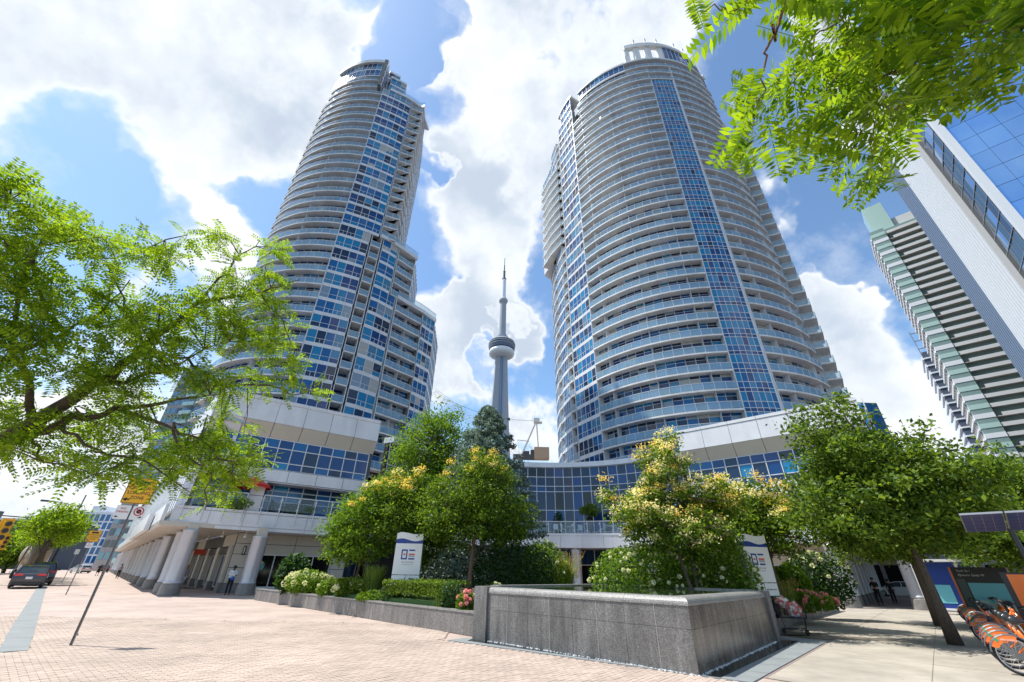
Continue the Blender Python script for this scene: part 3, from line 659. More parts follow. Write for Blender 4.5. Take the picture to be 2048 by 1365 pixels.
# ---- colonnades along the two streets
LC = [(-21.7, 30.7), (-24.0, 33.3), (-28.9, 38.6), (-33.6, 43.9), (-37.9, 48.7), (-42.3, 53.7), (-46.7, 58.7)]
d = Vector((-.664, .747))
for i in range(1, 13): LC.append((-46.7+d.x*6.6*i, 58.7+d.y*6.6*i))
for i, (x, y) in enumerate(LC): column(x, y, top=3.85 if i else 3.8)
column(-17.9, 32.6, top=3.6)
for (x, y) in ((22.9, 31.8), (26.9, 30.8), (31.2, 35.6), (35.6, 40.6)): column(x, y)
SL = Plane((-22.6-.664*86, 29.6+.747*86), (-22.6, 29.6))          # left street front, runs towards the camera
u1 = SL.L
for i in range(13):
    a, b_ = u1-6.6*(i+1), u1-6.6*i
    if i == 0: a0 = a
    if 0 < i:
        # projecting canopy fascia over the pavement
        SL.panel(a, b_, .9 if i < 4 else .3, ZF, ZT-.1, th=.3)
    SL.panel(a, b_, -.4, Z2, Z3); SL.back(a, b_, -.5, ZT, ZP1-.3)
    for j in range(4):
        uu = a+j*1.65
        SL.panel(uu, uu+.8, -.2, ZT+.05, 10.9, th=.5)
    SL.glazing(a+.8, b_, -.42, [ZT+.2, Z2-.1, Z2+.1, ZW], 1.65, ['blue3', 'blue5', 'blue1'])
    SL.panel(a, b_, .1, ZW+.1, ZP1-(0 if i < 2 else 1.2))
b = MB(); SL.box(b, 0, u1, -4.5, .55, ZF+.02, ZF+.3); b.build('soffit', 'beige', PB)
b = MB(); SL.box(b, 0, u1, -12, -.5, ZP0-.4, ZP0-.1); b.build('roof', 'grey', PB)
for i in range(3): SL.panel(u1-3.3*(i+1)+1.65*0, u1-3.3*i, .55, ZF, ZT, th=.2)
# shop fronts inside the arcade
SH0 = LW.p(4.5, -2.2); SH = Plane((SH0.x-.664*86, SH0.y+.747*86), SH0)
u2 = SH.L
for i in range(14):
    a, b_ = u2-4.4*(i+1)-.3, u2-4.4*i-.3
    SH.panel(b_-1.0, b_, .15, .6, ZF-.9, 'beige', name='shop_pier', th=.5); q = MB(); SH.box(q, b_-1.05, b_+.02, -.35, .22, 0, .6); q.build('pier_base', MT['granite'], PB)
    SH.glazing(a+.05, b_-1.05, -.25, [.25, 2.45], 1.1, ['black', 'blue3', 'black'], bar=.06)
    SH.panel(a, b_-1.0, .12, 2.5, 3.0, 'darkgrey', name='shop_sign_board', th=.12)
    SH.panel(a, b_, .0, 3.05, ZF, 'darkgrey' if i % 3 else 'beige', th=.3)
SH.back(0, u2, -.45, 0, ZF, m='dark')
for i, w in ((0, 'CLEANERS'), (1, 'SALON')):
    a, b_ = u2-4.4*(i+1)-.3, u2-4.4*i-.3; c = SH.p((a+b_-1)/2, .16)
    pass
cp = LW
# right street front and passage
SR = Plane((27.2, 29.2), (27.2+.664*40, 29.2+.747*40))
for i in range(6):
    a, b_ = 6.6*i, 6.6*(i+1)
    SR.panel(a, b_, .3, ZF, ZT); SR.panel(a, b_, 0, Z2, Z3); SR.panel(a, b_, .1, ZW, ZP1); SR.back(a, b_, -.3, ZT, ZP1-.2)
    SR.glazing(a+.3, b_-.3, -.15, [ZT+.1, Z2], 1.3, WINMIX); SR.glazing(a+.3, b_-.3, -.15, [Z3, ZW], 1.3, WINMIX)
PR0 = RW.p(RW.L-4.5, -2.2); PR = Plane(PR0, (PR0.x+.664*30, PR0.y+.747*30))
for i in range(9):
    PR.panel(3.3*i, 3.3*i+.9, .15, .6, ZF, 'white', th=.5); q = MB(); PR.box(q, 3.3*i, 3.3*i+.92, -.4, .2, 0, .6); q.build('pier_base', MT['granite'], PB)
    PR.glazing(3.3*i+.95, 3.3*i+3.3, -.1, [.1, 2.5, ZF], 1.2, ['black', 'black', 'blue3'])
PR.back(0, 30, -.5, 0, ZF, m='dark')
q = MB(); SR.box(q, 0, 40, -9, .3, ZF+.02, ZF+.25); q.build('soffit', 'beige', PB)
pf.build('window_frame', 'mull', PB, kind='stuff')
for (x, y) in ((-21.2, 33.4), (-24.6, 37.0), (-19.4, 33.2), (25.0, 35.0)):
    q = MB(); q.tube([(x, y, ZF), (x, y, ZF-.3)], .03, 6); q.tube([(x, y, ZF-.3), (x, y, ZF-.42)], .11, 10); q.build('ceiling_lamp', 'signwhite', PB)
# ================================================================== ground
def brickmat(name, scale_rot, c1, c2, mortar):
    m = bpy.data.materials.new(name); m.use_nodes = True; t = m.node_tree; p = t.nodes['Principled BSDF']; p.inputs['Roughness'].default_value = .85
    tcn = t.nodes.new('ShaderNodeTexCoord'); mp = t.nodes.new('ShaderNodeMapping'); mp.inputs['Rotation'].default_value = (0, 0, scale_rot)
    t.links.new(tcn.outputs['Object'], mp.inputs[0])
    b = t.nodes.new('ShaderNodeTexBrick'); b.inputs['Color1'].default_value = (*c1, 1); b.inputs['Color2'].default_value = (*c2, 1); b.inputs['Mortar'].default_value = (*mortar, 1)
    b.inputs['Scale'].default_value = 1; b.inputs['Brick Width'].default_value = BW; b.inputs['Row Height'].default_value = BH; b.inputs['Mortar Size'].default_value = .005; b.inputs['Bias'].default_value = -.1
    t.links.new(mp.outputs[0], b.inputs[0])
    n = t.nodes.new('ShaderNodeTexNoise'); n.inputs['Scale'].default_value = .35; n.inputs['Detail'].default_value = 9; n.inputs['Roughness'].default_value = .7; t.links.new(tcn.outputs['Object'], n.inputs[0])
    mr = t.nodes.new('ShaderNodeMapRange'); t.links.new(n.outputs[0], mr.inputs[0]); mr.inputs[1].default_value = .3; mr.inputs[2].default_value = .7; mr.inputs[3].default_value = .86; mr.inputs[4].default_value = 1.1
    v = t.nodes.new('ShaderNodeVectorMath'); v.operation = 'SCALE'; t.links.new(b.outputs['Color'], v.inputs[0]); t.links.new(mr.outputs[0], v.inputs['Scale']); t.links.new(v.outputs[0], p.inputs['Base Color'])
    return m
BW, BH = .215, .105
BROT = R(48.5)                                   # courses run along the planter wall
MT['paver'] = brickmat('far_brick_paving', -BROT, (.455, .36, .31), (.49, .39, .335), (.34, .27, .24))
def islandbrick():
    m = mat('paving_brick', (.455, .365, .305), .85, var=.16, vscale=.35, bump=.3, bscale=60, island=.07); return m
MT['brick'] = islandbrick()
MT['joint'] = mat('sand_joint', (.23, .185, .165), 1.)
MT['asphalt'] = mat('asphalt', (.075, .075, .078), .9, var=.2, vscale=1.5, bump=.3, bscale=60)
MT['conc'] = mat('pale_concrete', (.40, .36, .30), .85, var=.12, vscale=.7, bump=.15, bscale=25, island=.03)
weather(MT['brick'], .17, .55, .35); weather(MT['paver'], .17, .55, .3); weather(MT['conc'], .22, .6, .35)
MT['kerb'] = mat('grey_concrete_kerb', (.215, .235, .24), .8, var=.12, vscale=2)
g_ = MB(); S = 3000; g_.add([(-S, -S, 0), (S, -S, 0), (S, S, 0), (-S, S, 0)], [(0, 1, 2, 3)])
struct(g_.build('ground', 'asphalt', loc=(0, 0, -.03)))
K0, K1 = Vector((-10.5, 10.85)), Vector((-35.1, 36.0)); kd = (K1-K0).normalized(); kn = Vector((-kd.y, kd.x))   # kerb strip line, kn points to the road
def kp(u, o): p = K0+kd*u+kn*o; return (p.x, p.y)
sheet = MB().add([(*kp(-80, 12), 0), (*kp(250, 12), 0), (*kp(250, -14), 0), (26, 120, 0), (60, 60, 0), (30, 24, 0), (14, 4, 0), (20, -30, 0)], [(0, 1, 2, 3, 4, 5, 6, 7)])
struct(sheet.build('brick_pavement', 'paver', loc=(0, 0, -.012)))
rd = MB().add([(*kp(-80, 12.5), 0), (*kp(300, 12.5), 0), (*kp(300, 30), 0), (*kp(-80, 30), 0)], [(0, 3, 2, 1)]); struct(rd.build('road', 'asphalt', loc=(0, 0, -.02)))
b = MB()
for i in range(40): b.box((*kp(1.0+i*2.5, .0), -.0), (2.47, .62, .012), math.atan2(kd.y, kd.x))
kb = b; 
ks = thing('kerb_strip', 'pale grey concrete gutter strip running up the brick pavement', 'kerb'); 
for i in range(34):
    bb = MB().box((*kp(1.25+i*2.5, 0), -.0025), (2.48, .46 if i == 0 else .5, .025), math.atan2(kd.y, kd.x)); o = bb.build('kerb_stone', 'kerb', ks)
ks['kind'] = 'structure'; del ks['category']
# paving bricks near the camera, each with its own edges
br = bpy.data.objects.new('brick_paving', None); COL.objects.link(br); br['kind'] = 'structure'
c_, s_ = math.cos(BROT), math.sin(BROT)
F0, F1, F2 = Vector((-.9, 14.1)), Vector((3.7, 9.8)), Vector((8.3, 15.1))   # fountain corners on the ground
def in_brick(x, y):
    # visible wedge near the camera, left of the concrete, outside the fountain frame and planter
    if y < 4.6 or y > 17.5 or abs(x) > y*1.55+1.5: return False
    if (x-4.9)*.7+(y-9.9)*.72 > -.1 and x > 4.3: return False
    fr0, fr1 = Vector((-1.62, 13.62)), Vector((4.42, 9.22))
    if (x-fr0.x)*(fr1.y-fr0.y)-(y-fr0.y)*(fr1.x-fr0.x) < 0 and x > -1.8: return False
    p0, p1 = Vector((-14.9, 27.9)), Vector((-.9, 14.6))
    if (x-p0.x)*(p1.y-p0.y)-(y-p0.y)*(p1.x-p0.x) < 0 and x <= -1.2: return False
    p = Vector((x, y))-K0; u = p.dot(kd); o = p.dot(kn)
    if u > -.05 and abs(o) < .16: return False
    return True
cells = []
for i in range(-160, 161):
    for j in range(-260, 261):
        lx = (i+(.5 if j % 2 else 0))*BW; ly = j*BH
        x = c_*lx-s_*ly; y = s_*lx+c_*ly+11
        if in_brick(x, y): cells.append((x*x+y*y, x, y))
cells.sort()
def bverts(x, y, dz, tilt):
    hx, hy = BW/2-.0045, BH/2-.0045; out = []
    for (sx, sy) in ((-1, -1), (1, -1), (1, 1), (-1, 1)):
        lx, ly = sx*hx, sy*hy; out.append((x+c_*lx-s_*ly, y+s_*lx+c_*ly, dz+sx*tilt))
    return out
proto = MB().box((0, 0, -.006), (BW-.009, BH-.009, .02)); pm_ = bpy.data.meshes.new('brick'); pm_.from_pydata(proto.v, [], proto.f); pm_.materials.append(MT['brick'])
for k, (dd, x, y) in enumerate(cells[:300]):
    o = bpy.data.objects.new('brick', pm_); COL.objects.link(o); o.parent = br; o.location = (x, y, random.uniform(-.002, .002)); o.rotation_euler = (0, random.gauss(0, .006), BROT+random.gauss(0, .006))
vs = []; fs = []
for k, (dd, x, y) in enumerate(cells[300:]):
    t = bverts(x, y, random.uniform(0, .004)-.001, random.gauss(0, .0008)); b0 = len(vs); vs += t+[(a, b_, -.014) for a, b_, _ in t]
    fs += [(b0, b0+1, b0+2, b0+3)]+[(b0+(e+1) % 4, b0+e, b0+e+4, b0+(e+1) % 4+4) for e in range(4)]
me = bpy.data.meshes.new('bricks'); me.from_pydata(vs, [], fs); me.materials.append(MT['brick']); me.update(); link('small_bricks', me, br, 'stuff')
# concrete plaza on the right: slabs with joints
cpz = bpy.data.objects.new('concrete_pavement', None); COL.objects.link(cpz); cpz['kind'] = 'structure'
base = MB().add([(4.8, 9.9, 0), (9.3, 5.2, 0), (40, -20, 0), (80, 40, 0), (30, 52, 0), (18, 36, 0), (8.3, 15.4, 0)], [(0, 1, 2, 3, 4, 5, 6)]); base.build('slab_bed', 'joint', cpz, loc=(0, 0, -.004))
dx = Vector((.7, -.714)); dy = Vector((.68, .733)); o0 = Vector((4.95, 9.75))
for i in range(0, 11):
    for j in range(-1, 14):
        a = o0+dx*(i*2.3)+dy*(j*2.3)
        if i > 6 and j < 1: continue
        q = [a+dx*.008+dy*.008, a+dx*2.292+dy*.008, a+dx*2.292+dy*2.292, a+dx*.008+dy*2.292]
        if j >= 0 and i < 2 and False: continue
        if i == 0 and j > 2: pass
        if j == -1 and i < 2: continue
        MB().prism([(p.x, p.y) for p in q], -.03, random.uniform(.002, .005)).build('concrete_slab', 'conc', cpz)
for i in range(-8, 0):
    for j in range(2, 14):
        a = o0+dx*(i*2.3)+dy*(j*2.3)
        if (a.x+.3) < 8.2+(a.y-15)*.35+0: continue
        q = [a+dx*.008+dy*.008, a+dx*2.292+dy*.008, a+dx*2.292+dy*2.292, a+dx*.008+dy*2.292]
        MB().prism([(p.x, p.y) for p in q], -.03, random.uniform(.002, .005)).build('concrete_slab', 'conc', cpz)
# utility cover on the far pavement
uc = thing('utility_cover', 'flat grey metal cover set into the brick pavement beside the colonnade', 'cover')
for k in range(2):
    p = gnd if False else None
    b = MB().box((-27.2-k*1.05*.66, 34.4+k*1.05*.75+6, .006), (2.4, .95, .012), R(-42)); b.build('cover_plate', 'grey', uc)
# ================================================================== fountain
def granite(name, c, sp, rough=.4):
    m = bpy.data.materials.new(name); m.use_nodes = True; t = m.node_tree; p = t.nodes['Principled BSDF']; p.inputs['Roughness'].default_value = rough
    tcn = t.nodes.new('ShaderNodeTexCoord')
    v = t.nodes.new('ShaderNodeTexVoronoi'); v.inputs['Scale'].default_value = 105; t.links.new(tcn.outputs['Object'], v.inputs[0])
    sx = t.nodes.new('ShaderNodeSeparateColor'); t.links.new(v.outputs['Color'], sx.inputs[0])
    r = t.nodes.new('ShaderNodeValToRGB'); t.links.new(sx.outputs[0], r.inputs[0]); r.color_ramp.interpolation = 'CONSTANT'
    e = r.color_ramp.elements; e[0].color = (*[x*.42 for x in c], 1); e[1].position = .25; e[1].color = (*[x*.8 for x in c], 1)
    for ps_, k in ((.5, 1.0), (.74, 1.25), (.92, 1.7)): q = e.new(ps_); q.color = (*[x*k for x in c], 1)
    n = t.nodes.new('ShaderNodeTexNoise'); n.inputs['Scale'].default_value = 1.4; n.inputs['Detail'].default_value = 8; t.links.new(tcn.outputs['Object'], n.inputs[0])
    mp = t.nodes.new('ShaderNodeMapping'); mp.inputs['Scale'].default_value = (5, 5, .6); t.links.new(tcn.outputs['Object'], mp.inputs[0])
    n2 = t.nodes.new('ShaderNodeTexNoise'); n2.inputs['Scale'].default_value = 1.6; n2.inputs['Detail'].default_value = 6; t.links.new(mp.outputs[0], n2.inputs[0])
    ad = t.nodes.new('ShaderNodeMath'); ad.operation = 'ADD'; t.links.new(n.outputs[0], ad.inputs[0]); t.links.new(n2.outputs[0], ad.inputs[1])
    mr = t.nodes.new('ShaderNodeMapRange'); t.links.new(ad.outputs[0], mr.inputs[0]); mr.inputs[1].default_value = .7; mr.inputs[2].default_value = 1.3; mr.inputs[3].default_value = 1-sp; mr.inputs[4].default_value = 1+sp
    k = t.nodes.new('ShaderNodeVectorMath'); k.operation = 'SCALE'; t.links.new(r.outputs[0], k.inputs[0]); t.links.new(mr.outputs[0], k.inputs['Scale']); t.links.new(k.outputs[0], p.inputs['Base Color'])
    return m
MT['fgran'] = granite('speckled_granite', (.20, .197, .192), .3)
MT['wgran'] = granite('wet_granite', (.17, .15, .13), .45, .25)
MT['pgran'] = granite('worn_grey_granite', (.24, .225, .215), .22, .55)
MT['coping'] = granite('honed_granite_coping', (.27, .265, .255), .15, .35)
weather(MT['fgran'], .34, 1.1, .0, (3, 3, .5)); weather(MT['wgran'], .4, 1.2, .0, (4, 4, .35)); weather(MT['pgran'], .3, 1.1, .0, (3, 3, .4))
FT = thing('granite_fountain', 'square grey granite water table with a rounded rim and still green water', 'fountain')
e1 = (F1-F0).normalized(); e2 = (F2-F1).normalized(); F3 = F0+(F2-F1)
def inset(k): c = (F0+F2)/2; return [F0+(e1*k+e2*k), F1+(-e1*k+e2*k), F2+(-e1*k-e2*k), F3+(e1*k-e2*k)]
HF = 1.28
inn = inset(.14); MB().prism([(p.x, p.y) for p in inn], -.02, HF-.16).build('fountain_core', 'dark', FT)
def stones(P0, P1, mname, splits, rows, z0, th=.12, nrm=None):
    d = P1-P0; n = Vector((d.y, -d.x)).normalized()
    for i in range(len(splits)-1):
        for j in range(len(rows)-1):
            a = P0+d*splits[i]; b_ = P0+d*splits[i+1]; u = d.normalized()*.004
            pr = random.uniform(0, .003); o = [a+u+n*pr, b_-u+n*pr, b_-u-n*th, a+u-n*th]
            MB().prism([(p.x, p.y) for p in o][::-1] if False else [(p.x, p.y) for p in o], rows[j]+.003, rows[j+1]-.003).build('granite_slab', mname, FT)
stones(F0+e1*.505, F1, 'fgran', [0, .13, .255, .38, .50, .62, .745, .87, 1], [0, .72, HF-.16], 0)
stones(F1, F2-e2*.5, 'wgran', [0, .2, .4, .6, .8, 1], [0, .72, HF-.16], 0)
stones(F2, F3, 'fgran', [0, .25, .5, .75, 1], [0, HF-.16], 0); stones(F3, F0, 'fgran', [0, .25, .5, .75, 1], [0, HF-.16], 0)
# end piers
q = [F0-e2*.0-e1*.02, F0+e1*.5, F0+e1*.5+e2*.6, F0+e2*.6-e1*.02]; n0 = -e2*.07
MB().prism([(p+n0).to_tuple() for p in q[:2]]+[p.to_tuple() for p in q[2:]], 0, HF+.0).build('end_pier', 'fgran', FT)
q = [F2-e2*.48, F2+e2*.02, F2-e1*.6+e2*.02, F2-e1*.6-e2*.48]; n1 = e1*.07
MB().prism([(q[0]+n1).to_tuple(), (q[1]+n1).to_tuple(), q[2].to_tuple(), q[3].to_tuple()], 0, HF).build('end_pier', 'pgran', FT)
# rounded rim
def rim(P0, P1, m0=0., m1=0.):
    d = (P1-P0).normalized(); n = Vector((d.y, -d.x)); b = MB(); prof = [(0.0, HF-.155)]
    for k in range(7): a = R(-10+k*100/6); prof.append((.02-.13+.13*math.cos(a), HF-.13+.13*math.sin(a)-0.01))
    prof += [(-.42, HF-.012), (-.42, HF-.155)]
    vs = []; 
    for (pp, mm) in ((P0, m0), (P1, -m1)):
        for (o, z) in prof: w = pp+n*o+d*(mm*-o); vs.append((w.x, w.y, z))
    k = len(prof); b.add(vs, [(i, (i+1) % k, k+(i+1) % k, k+i) for i in range(k)]+[tuple(range(k))[::-1], tuple(range(k, 2*k))]); return b
for i in range(4): 
    a = F0+e1*.5; l = (F1-a); rim(a+l*(i/4)+e1*.003, a+l*((i+1)/4)-e1*.003, 0, 1 if i == 3 else 0).build('rim_stone', 'coping', FT, smooth=False)
for i in range(4):
    a = F1; l = (F2-e2*.5-a); rim(a+l*(i/4)+e2*.003, a+l*((i+1)/4)-e2*.003, 1 if i == 0 else 0, 0).build('rim_stone', 'coping', FT)
wm = bpy.data.materials.new('still_water'); wm.use_nodes = True; p = wm.node_tree.nodes['Principled BSDF']; p.inputs['Base Color'].default_value = (.03, .05, .02, 1); p.inputs['Roughness'].default_value = .02
p.inputs['IOR'].default_value = 1.33; p.inputs['Specular IOR Level'].default_value = .6
t = wm.node_tree; n = t.nodes.new('ShaderNodeTexNoise'); n.inputs['Scale'].default_value = 5; b = t.nodes.new('ShaderNodeBump'); b.inputs['Strength'].default_value = .05; b.inputs['Distance'].default_value = .05
t.links.new(n.outputs[0], b.inputs['Height']); t.links.new(b.outputs[0], p.inputs['Normal']); MT['water'] = wm
MB().add([(*p_, HF-.022) for p_ in inset(.36)], [(0, 1, 2, 3)]).build('water_surface', 'water', FT)
q = inset(.3); MB().prism([p_.to_tuple() for p_ in q], HF-.16, HF-.03).build('basin', 'dark', FT)
for a, b_ in ((F3-e1*.0, F3+(F2-F3)*.95),):
    d_ = (b_-a).normalized(); nn = -e2
    MB().prism([(a+nn*.0).to_tuple(), b_.to_tuple(), (b_+nn*.35).to_tuple(), (a+nn*.35).to_tuple()], HF-.14, HF+.02).build('rear_coping', 'coping', FT)
a, b_ = F0+e2*.6, F3-e2*.0; MB().prism([a.to_tuple(), b_.to_tuple(), (b_+e1*.35).to_tuple(), (a+e1*.35).to_tuple()], HF-.14, HF+.02).build('side_coping', 'coping', FT)
# drain trough and flush frame round the foot
G0, G1, G2 = Vector((-1.6, 13.85)), Vector((4.33, 9.42)), Vector((9.35, 14.85))
off = .38
FRM = thing('drain_frame', 'flush grey stone frame round the fountain with a dark water trough', 'drain'); del FRM['category']; FRM['kind'] = 'structure'
T0, T1, T2 = F0+Vector((-.12, -.30)), F1+Vector((.18, -.16)), F2+Vector((.55, -.1))
def st(a, b_, c, d_, name='frame_stone', m='kerb', z=(.0, .012)): MB().prism([a.to_tuple(), b_.to_tuple(), c.to_tuple(), d_.to_tuple()], z[0]-.03, z[1]).build(name, m, FRM)
def strip2(O0, O1, I0, I1, n):
    for i in range(n):
        t0, t1 = i/n+.0015, (i+1)/n-.0015; st(O0.lerp(O1, t0), O0.lerp(O1, t1), I0.lerp(I1, t1), I0.lerp(I1, t0))
O0, O1, O2 = Vector((-1.62, 13.70)), Vector((4.42, 9.28)), Vector((9.75, 15.05))
I0, I1, I2 = Vector((-1.06, 13.62)), Vector((4.02, 9.62)), Vector((8.85, 14.98))
strip2(O0, O1, I0, I1, 7); strip2(O1, O2, I1, I2, 7)
st(I2, O2, O2+(F2-O2)*.2+Vector((-.5, .9)), F2+Vector((0, .75)))
MT['trough'] = mat('wet_trough', (.012, .018, .022), .08)
MB().add([(*I0, 0), (*I1, 0), (*I2, 0), (*F2, 0), (*F1, 0), (*F0, 0)], [(0, 1, 4, 5), (1, 2, 3, 4)]).build('trough_water', 'trough', FRM, loc=(0, 0, .003))
MT['foam'] = mat('foam', (.8, .82, .84), .6)
fo = MB()
for (a, b_, nn) in ((F0+e1*.6, F1, -e2), (F1, F2-e2*.4, e1)):
    for k in range(260):
        t = random.random(); p_ = a.lerp(b_, t)+nn*abs(random.gauss(.02, .03)); s = random.uniform(.006, .022); fo.box((p_.x, p_.y, .008), (s*2, s, s*.8), random.random()*3)
fo.build('foam_flecks', 'foam', FRM, kind='stuff')
st(I0, O0, F0+Vector((-.25, .1)), F0+Vector((-.02, .02)))
MT['grout'] = mat('pale_grout', (.50, .48, .44), .8)
for t_ in (.13, .38, .62, .87):
    p_ = (F0+e1*.505).lerp(F1, t_)-e2*.0035; MB().box((p_.x, p_.y, (HF-.16)/2), (.007, .007, HF-.18), math.atan2(e1.y, e1.x)).build('grout_line', 'grout', FT)
MT['wet'] = mat('wet_concrete_stain', (.17, .145, .115), .35, var=.3, vscale=2)
wp = MB()
def wetblob(cx, cy, rx, ry, ang, n=26):
    pts = []
    for k in range(n):
        a = 2*math.pi*k/n; q = 1+.45*mnoise.noise(Vector((math.cos(a)*1.7+cx, math.sin(a)*1.7+cy, 0))); x, y = rx*q*math.cos(a), ry*q*math.sin(a); pts.append((cx+x*math.cos(ang)-y*math.sin(ang), cy+x*math.sin(ang)+y*math.cos(ang), .0))
    wp.add(pts, [tuple(range(n))])
wetblob(10.9, 15.9, 2.0, .42, R(-8)); wetblob(9.9, 16.6, .9, .35, R(20)); wetblob(13.0, 14.9, 1.1, .2, R(-25))
struct(wp.build('wet_patch', 'wet', loc=(0, 0, .0085)))
# ================================================================== planter walls
def planter(name, label, pts, h0, h1, n, th=.34):
    t = thing(name, label, 'planter'); pts = [Vector(p_) for p_ in pts]; rs = resample(pts, (sum((b_-a).length for a, b_ in zip(pts, pts[1:])))/n); ob = offset(rs, -th)
    for i in range(len(rs)-1):
        h = h0+(h1-h0)*i/(len(rs)-1); u = (rs[i+1]-rs[i]).normalized()*.003
        MB().prism([(rs[i]+u).to_tuple(), (rs[i+1]-u).to_tuple(), (ob[i+1]-u).to_tuple(), (ob[i]+u).to_tuple()], 0, h-.045).build('granite_slab', 'pgran', t)
        of = offset(rs, .02)
        MB().prism([(of[i]+u).to_tuple(), (of[i+1]-u).to_tuple(), (ob[i+1]-u).to_tuple(), (ob[i]+u).to_tuple()], h-.042, h).build('coping_stone', 'coping', t)
    return t
planter('planter_wall', 'long low grey granite planter wall left of the fountain', [(-14.8, 28.15), (-7.8, 21.4), (-.98, 14.6)], .56, .60, 13)
planter('planter_wall', 'low grey granite planter wall right of the fountain behind the cart', [(8.3, 15.45), (11.97, 20.3), (19.58, 28.27)], .60, .58, 9)
sl = MB().prism([(-14.9, 28.6), (-7.8, 21.9), (-.6, 15.2), (.2, 14.2), (7.9, 15.6), (11.6, 20.6), (19.2, 28.6), (17, 36), (4, 43.5), (-10, 37)], 0, .45); struct(sl.build('garden_bed', 'soil'))
# ================================================================== vegetation
rng = np.random.default_rng(11)
def npmesh(name, V, mname, parent=None, kind=None, mi=None, mats=None):
    'V: (n, k, 3) array of n faces with k corners'
    n, k, _ = V.shape; me = bpy.data.meshes.new(name)
    me.vertices.add(n*k); me.vertices.foreach_set('co', V.astype(np.float32).ravel()); me.loops.add(n*k); me.loops.foreach_set('vertex_index', np.arange(n*k, dtype=np.int32))
    me.polygons.add(n); me.polygons.foreach_set('loop_start', np.arange(0, n*k, k, dtype=np.int32))
    for m in (mats or [mname]): me.materials.append(MT[m])
    if mi is not None: me.polygons.foreach_set('material_index', mi.astype(np.int32))
    me.update(calc_edges=True); return link(name, me, parent, kind)
def unit(v): return v/np.maximum(1e-9, np.linalg.norm(v, axis=-1, keepdims=True))
def kites(C, size, up=.5, droop=0., asp=.5, fold=.12):
    n = len(C); nrm = unit(rng.normal(size=(n, 3))+np.array([0, 0, up])*1.6); a = unit(np.cross(nrm, rng.normal(size=(n, 3)))); a[:, 2] -= droop; a = unit(a)
    b = unit(np.cross(nrm, a)); s = (size*rng.uniform(.65, 1.3, n))[:, None]
    return np.stack([C-a*s*.5, C+b*s*asp*.5+nrm*s*fold, C+a*s*.5, C-b*s*asp*.5+nrm*s*fold], 1)
MT['leaf_oak'] = leafmat('oak_leaf', (.03, .075, .016), (.18, .27, .035), .42, .05)
MT['leaf_lilac'] = leafmat('lilac_leaf', (.03, .08, .016), (.18, .28, .028), .42, .05)
MT['leaf_lime'] = leafmat('lime_leaf', (.07, .16, .02), (.17, .27, .03), .45, .05)
MT['leaf_locust'] = leafmat('locust_leaflet', (.065, .15, .012), (.26, .38, .03), .5, .04)
MT['leaf_locust2'] = leafmat('near_locust_leaflet', (.045, .12, .010), (.24, .37, .02), .5, .05)
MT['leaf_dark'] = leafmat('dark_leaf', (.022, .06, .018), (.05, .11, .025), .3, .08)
MT['spruce'] = leafmat('blue_spruce_needle', (.12, .19, .17), (.27, .37, .35), .15, .03)
MT['flower_y'] = leafmat('yellow_blossom', (.70, .50, .10), (.80, .66, .28), .35, .01)
MT['flower_c'] = leafmat('cream_blossom', (.75, .68, .38), (.80, .75, .50), .35, .01)
MT['flower_w'] = leafmat('white_hydrangea', (.62, .68, .45), (.78, .78, .62), .25, .01)
MT['flower_p'] = leafmat('pink_hydrangea', (.70, .22, .30), (.80, .45, .45), .25, .01)
MT['grass'] = leafmat('ornamental_grass', (.12, .22, .04), (.26, .34, .09), .4, .03)
MT['plume'] = leafmat('grass_plume', (.40, .28, .13), (.55, .42, .22), .4, .01)
def blobpts(blobs, n, shell=.5):
    w = np.array([b[1][0]*b[1][1]*b[1][2] for b in blobs]); w = w/w.sum(); idx = rng.choice(len(blobs), n, p=w)
    c = np.array([b[0] for b in blobs], float)[idx]; r = np.array([b[1] for b in blobs], float)[idx]
    d = unit(rng.normal(size=(n, 3))); rad = rng.uniform(0, 1, n)**shell
    return c+d*r*rad[:, None]
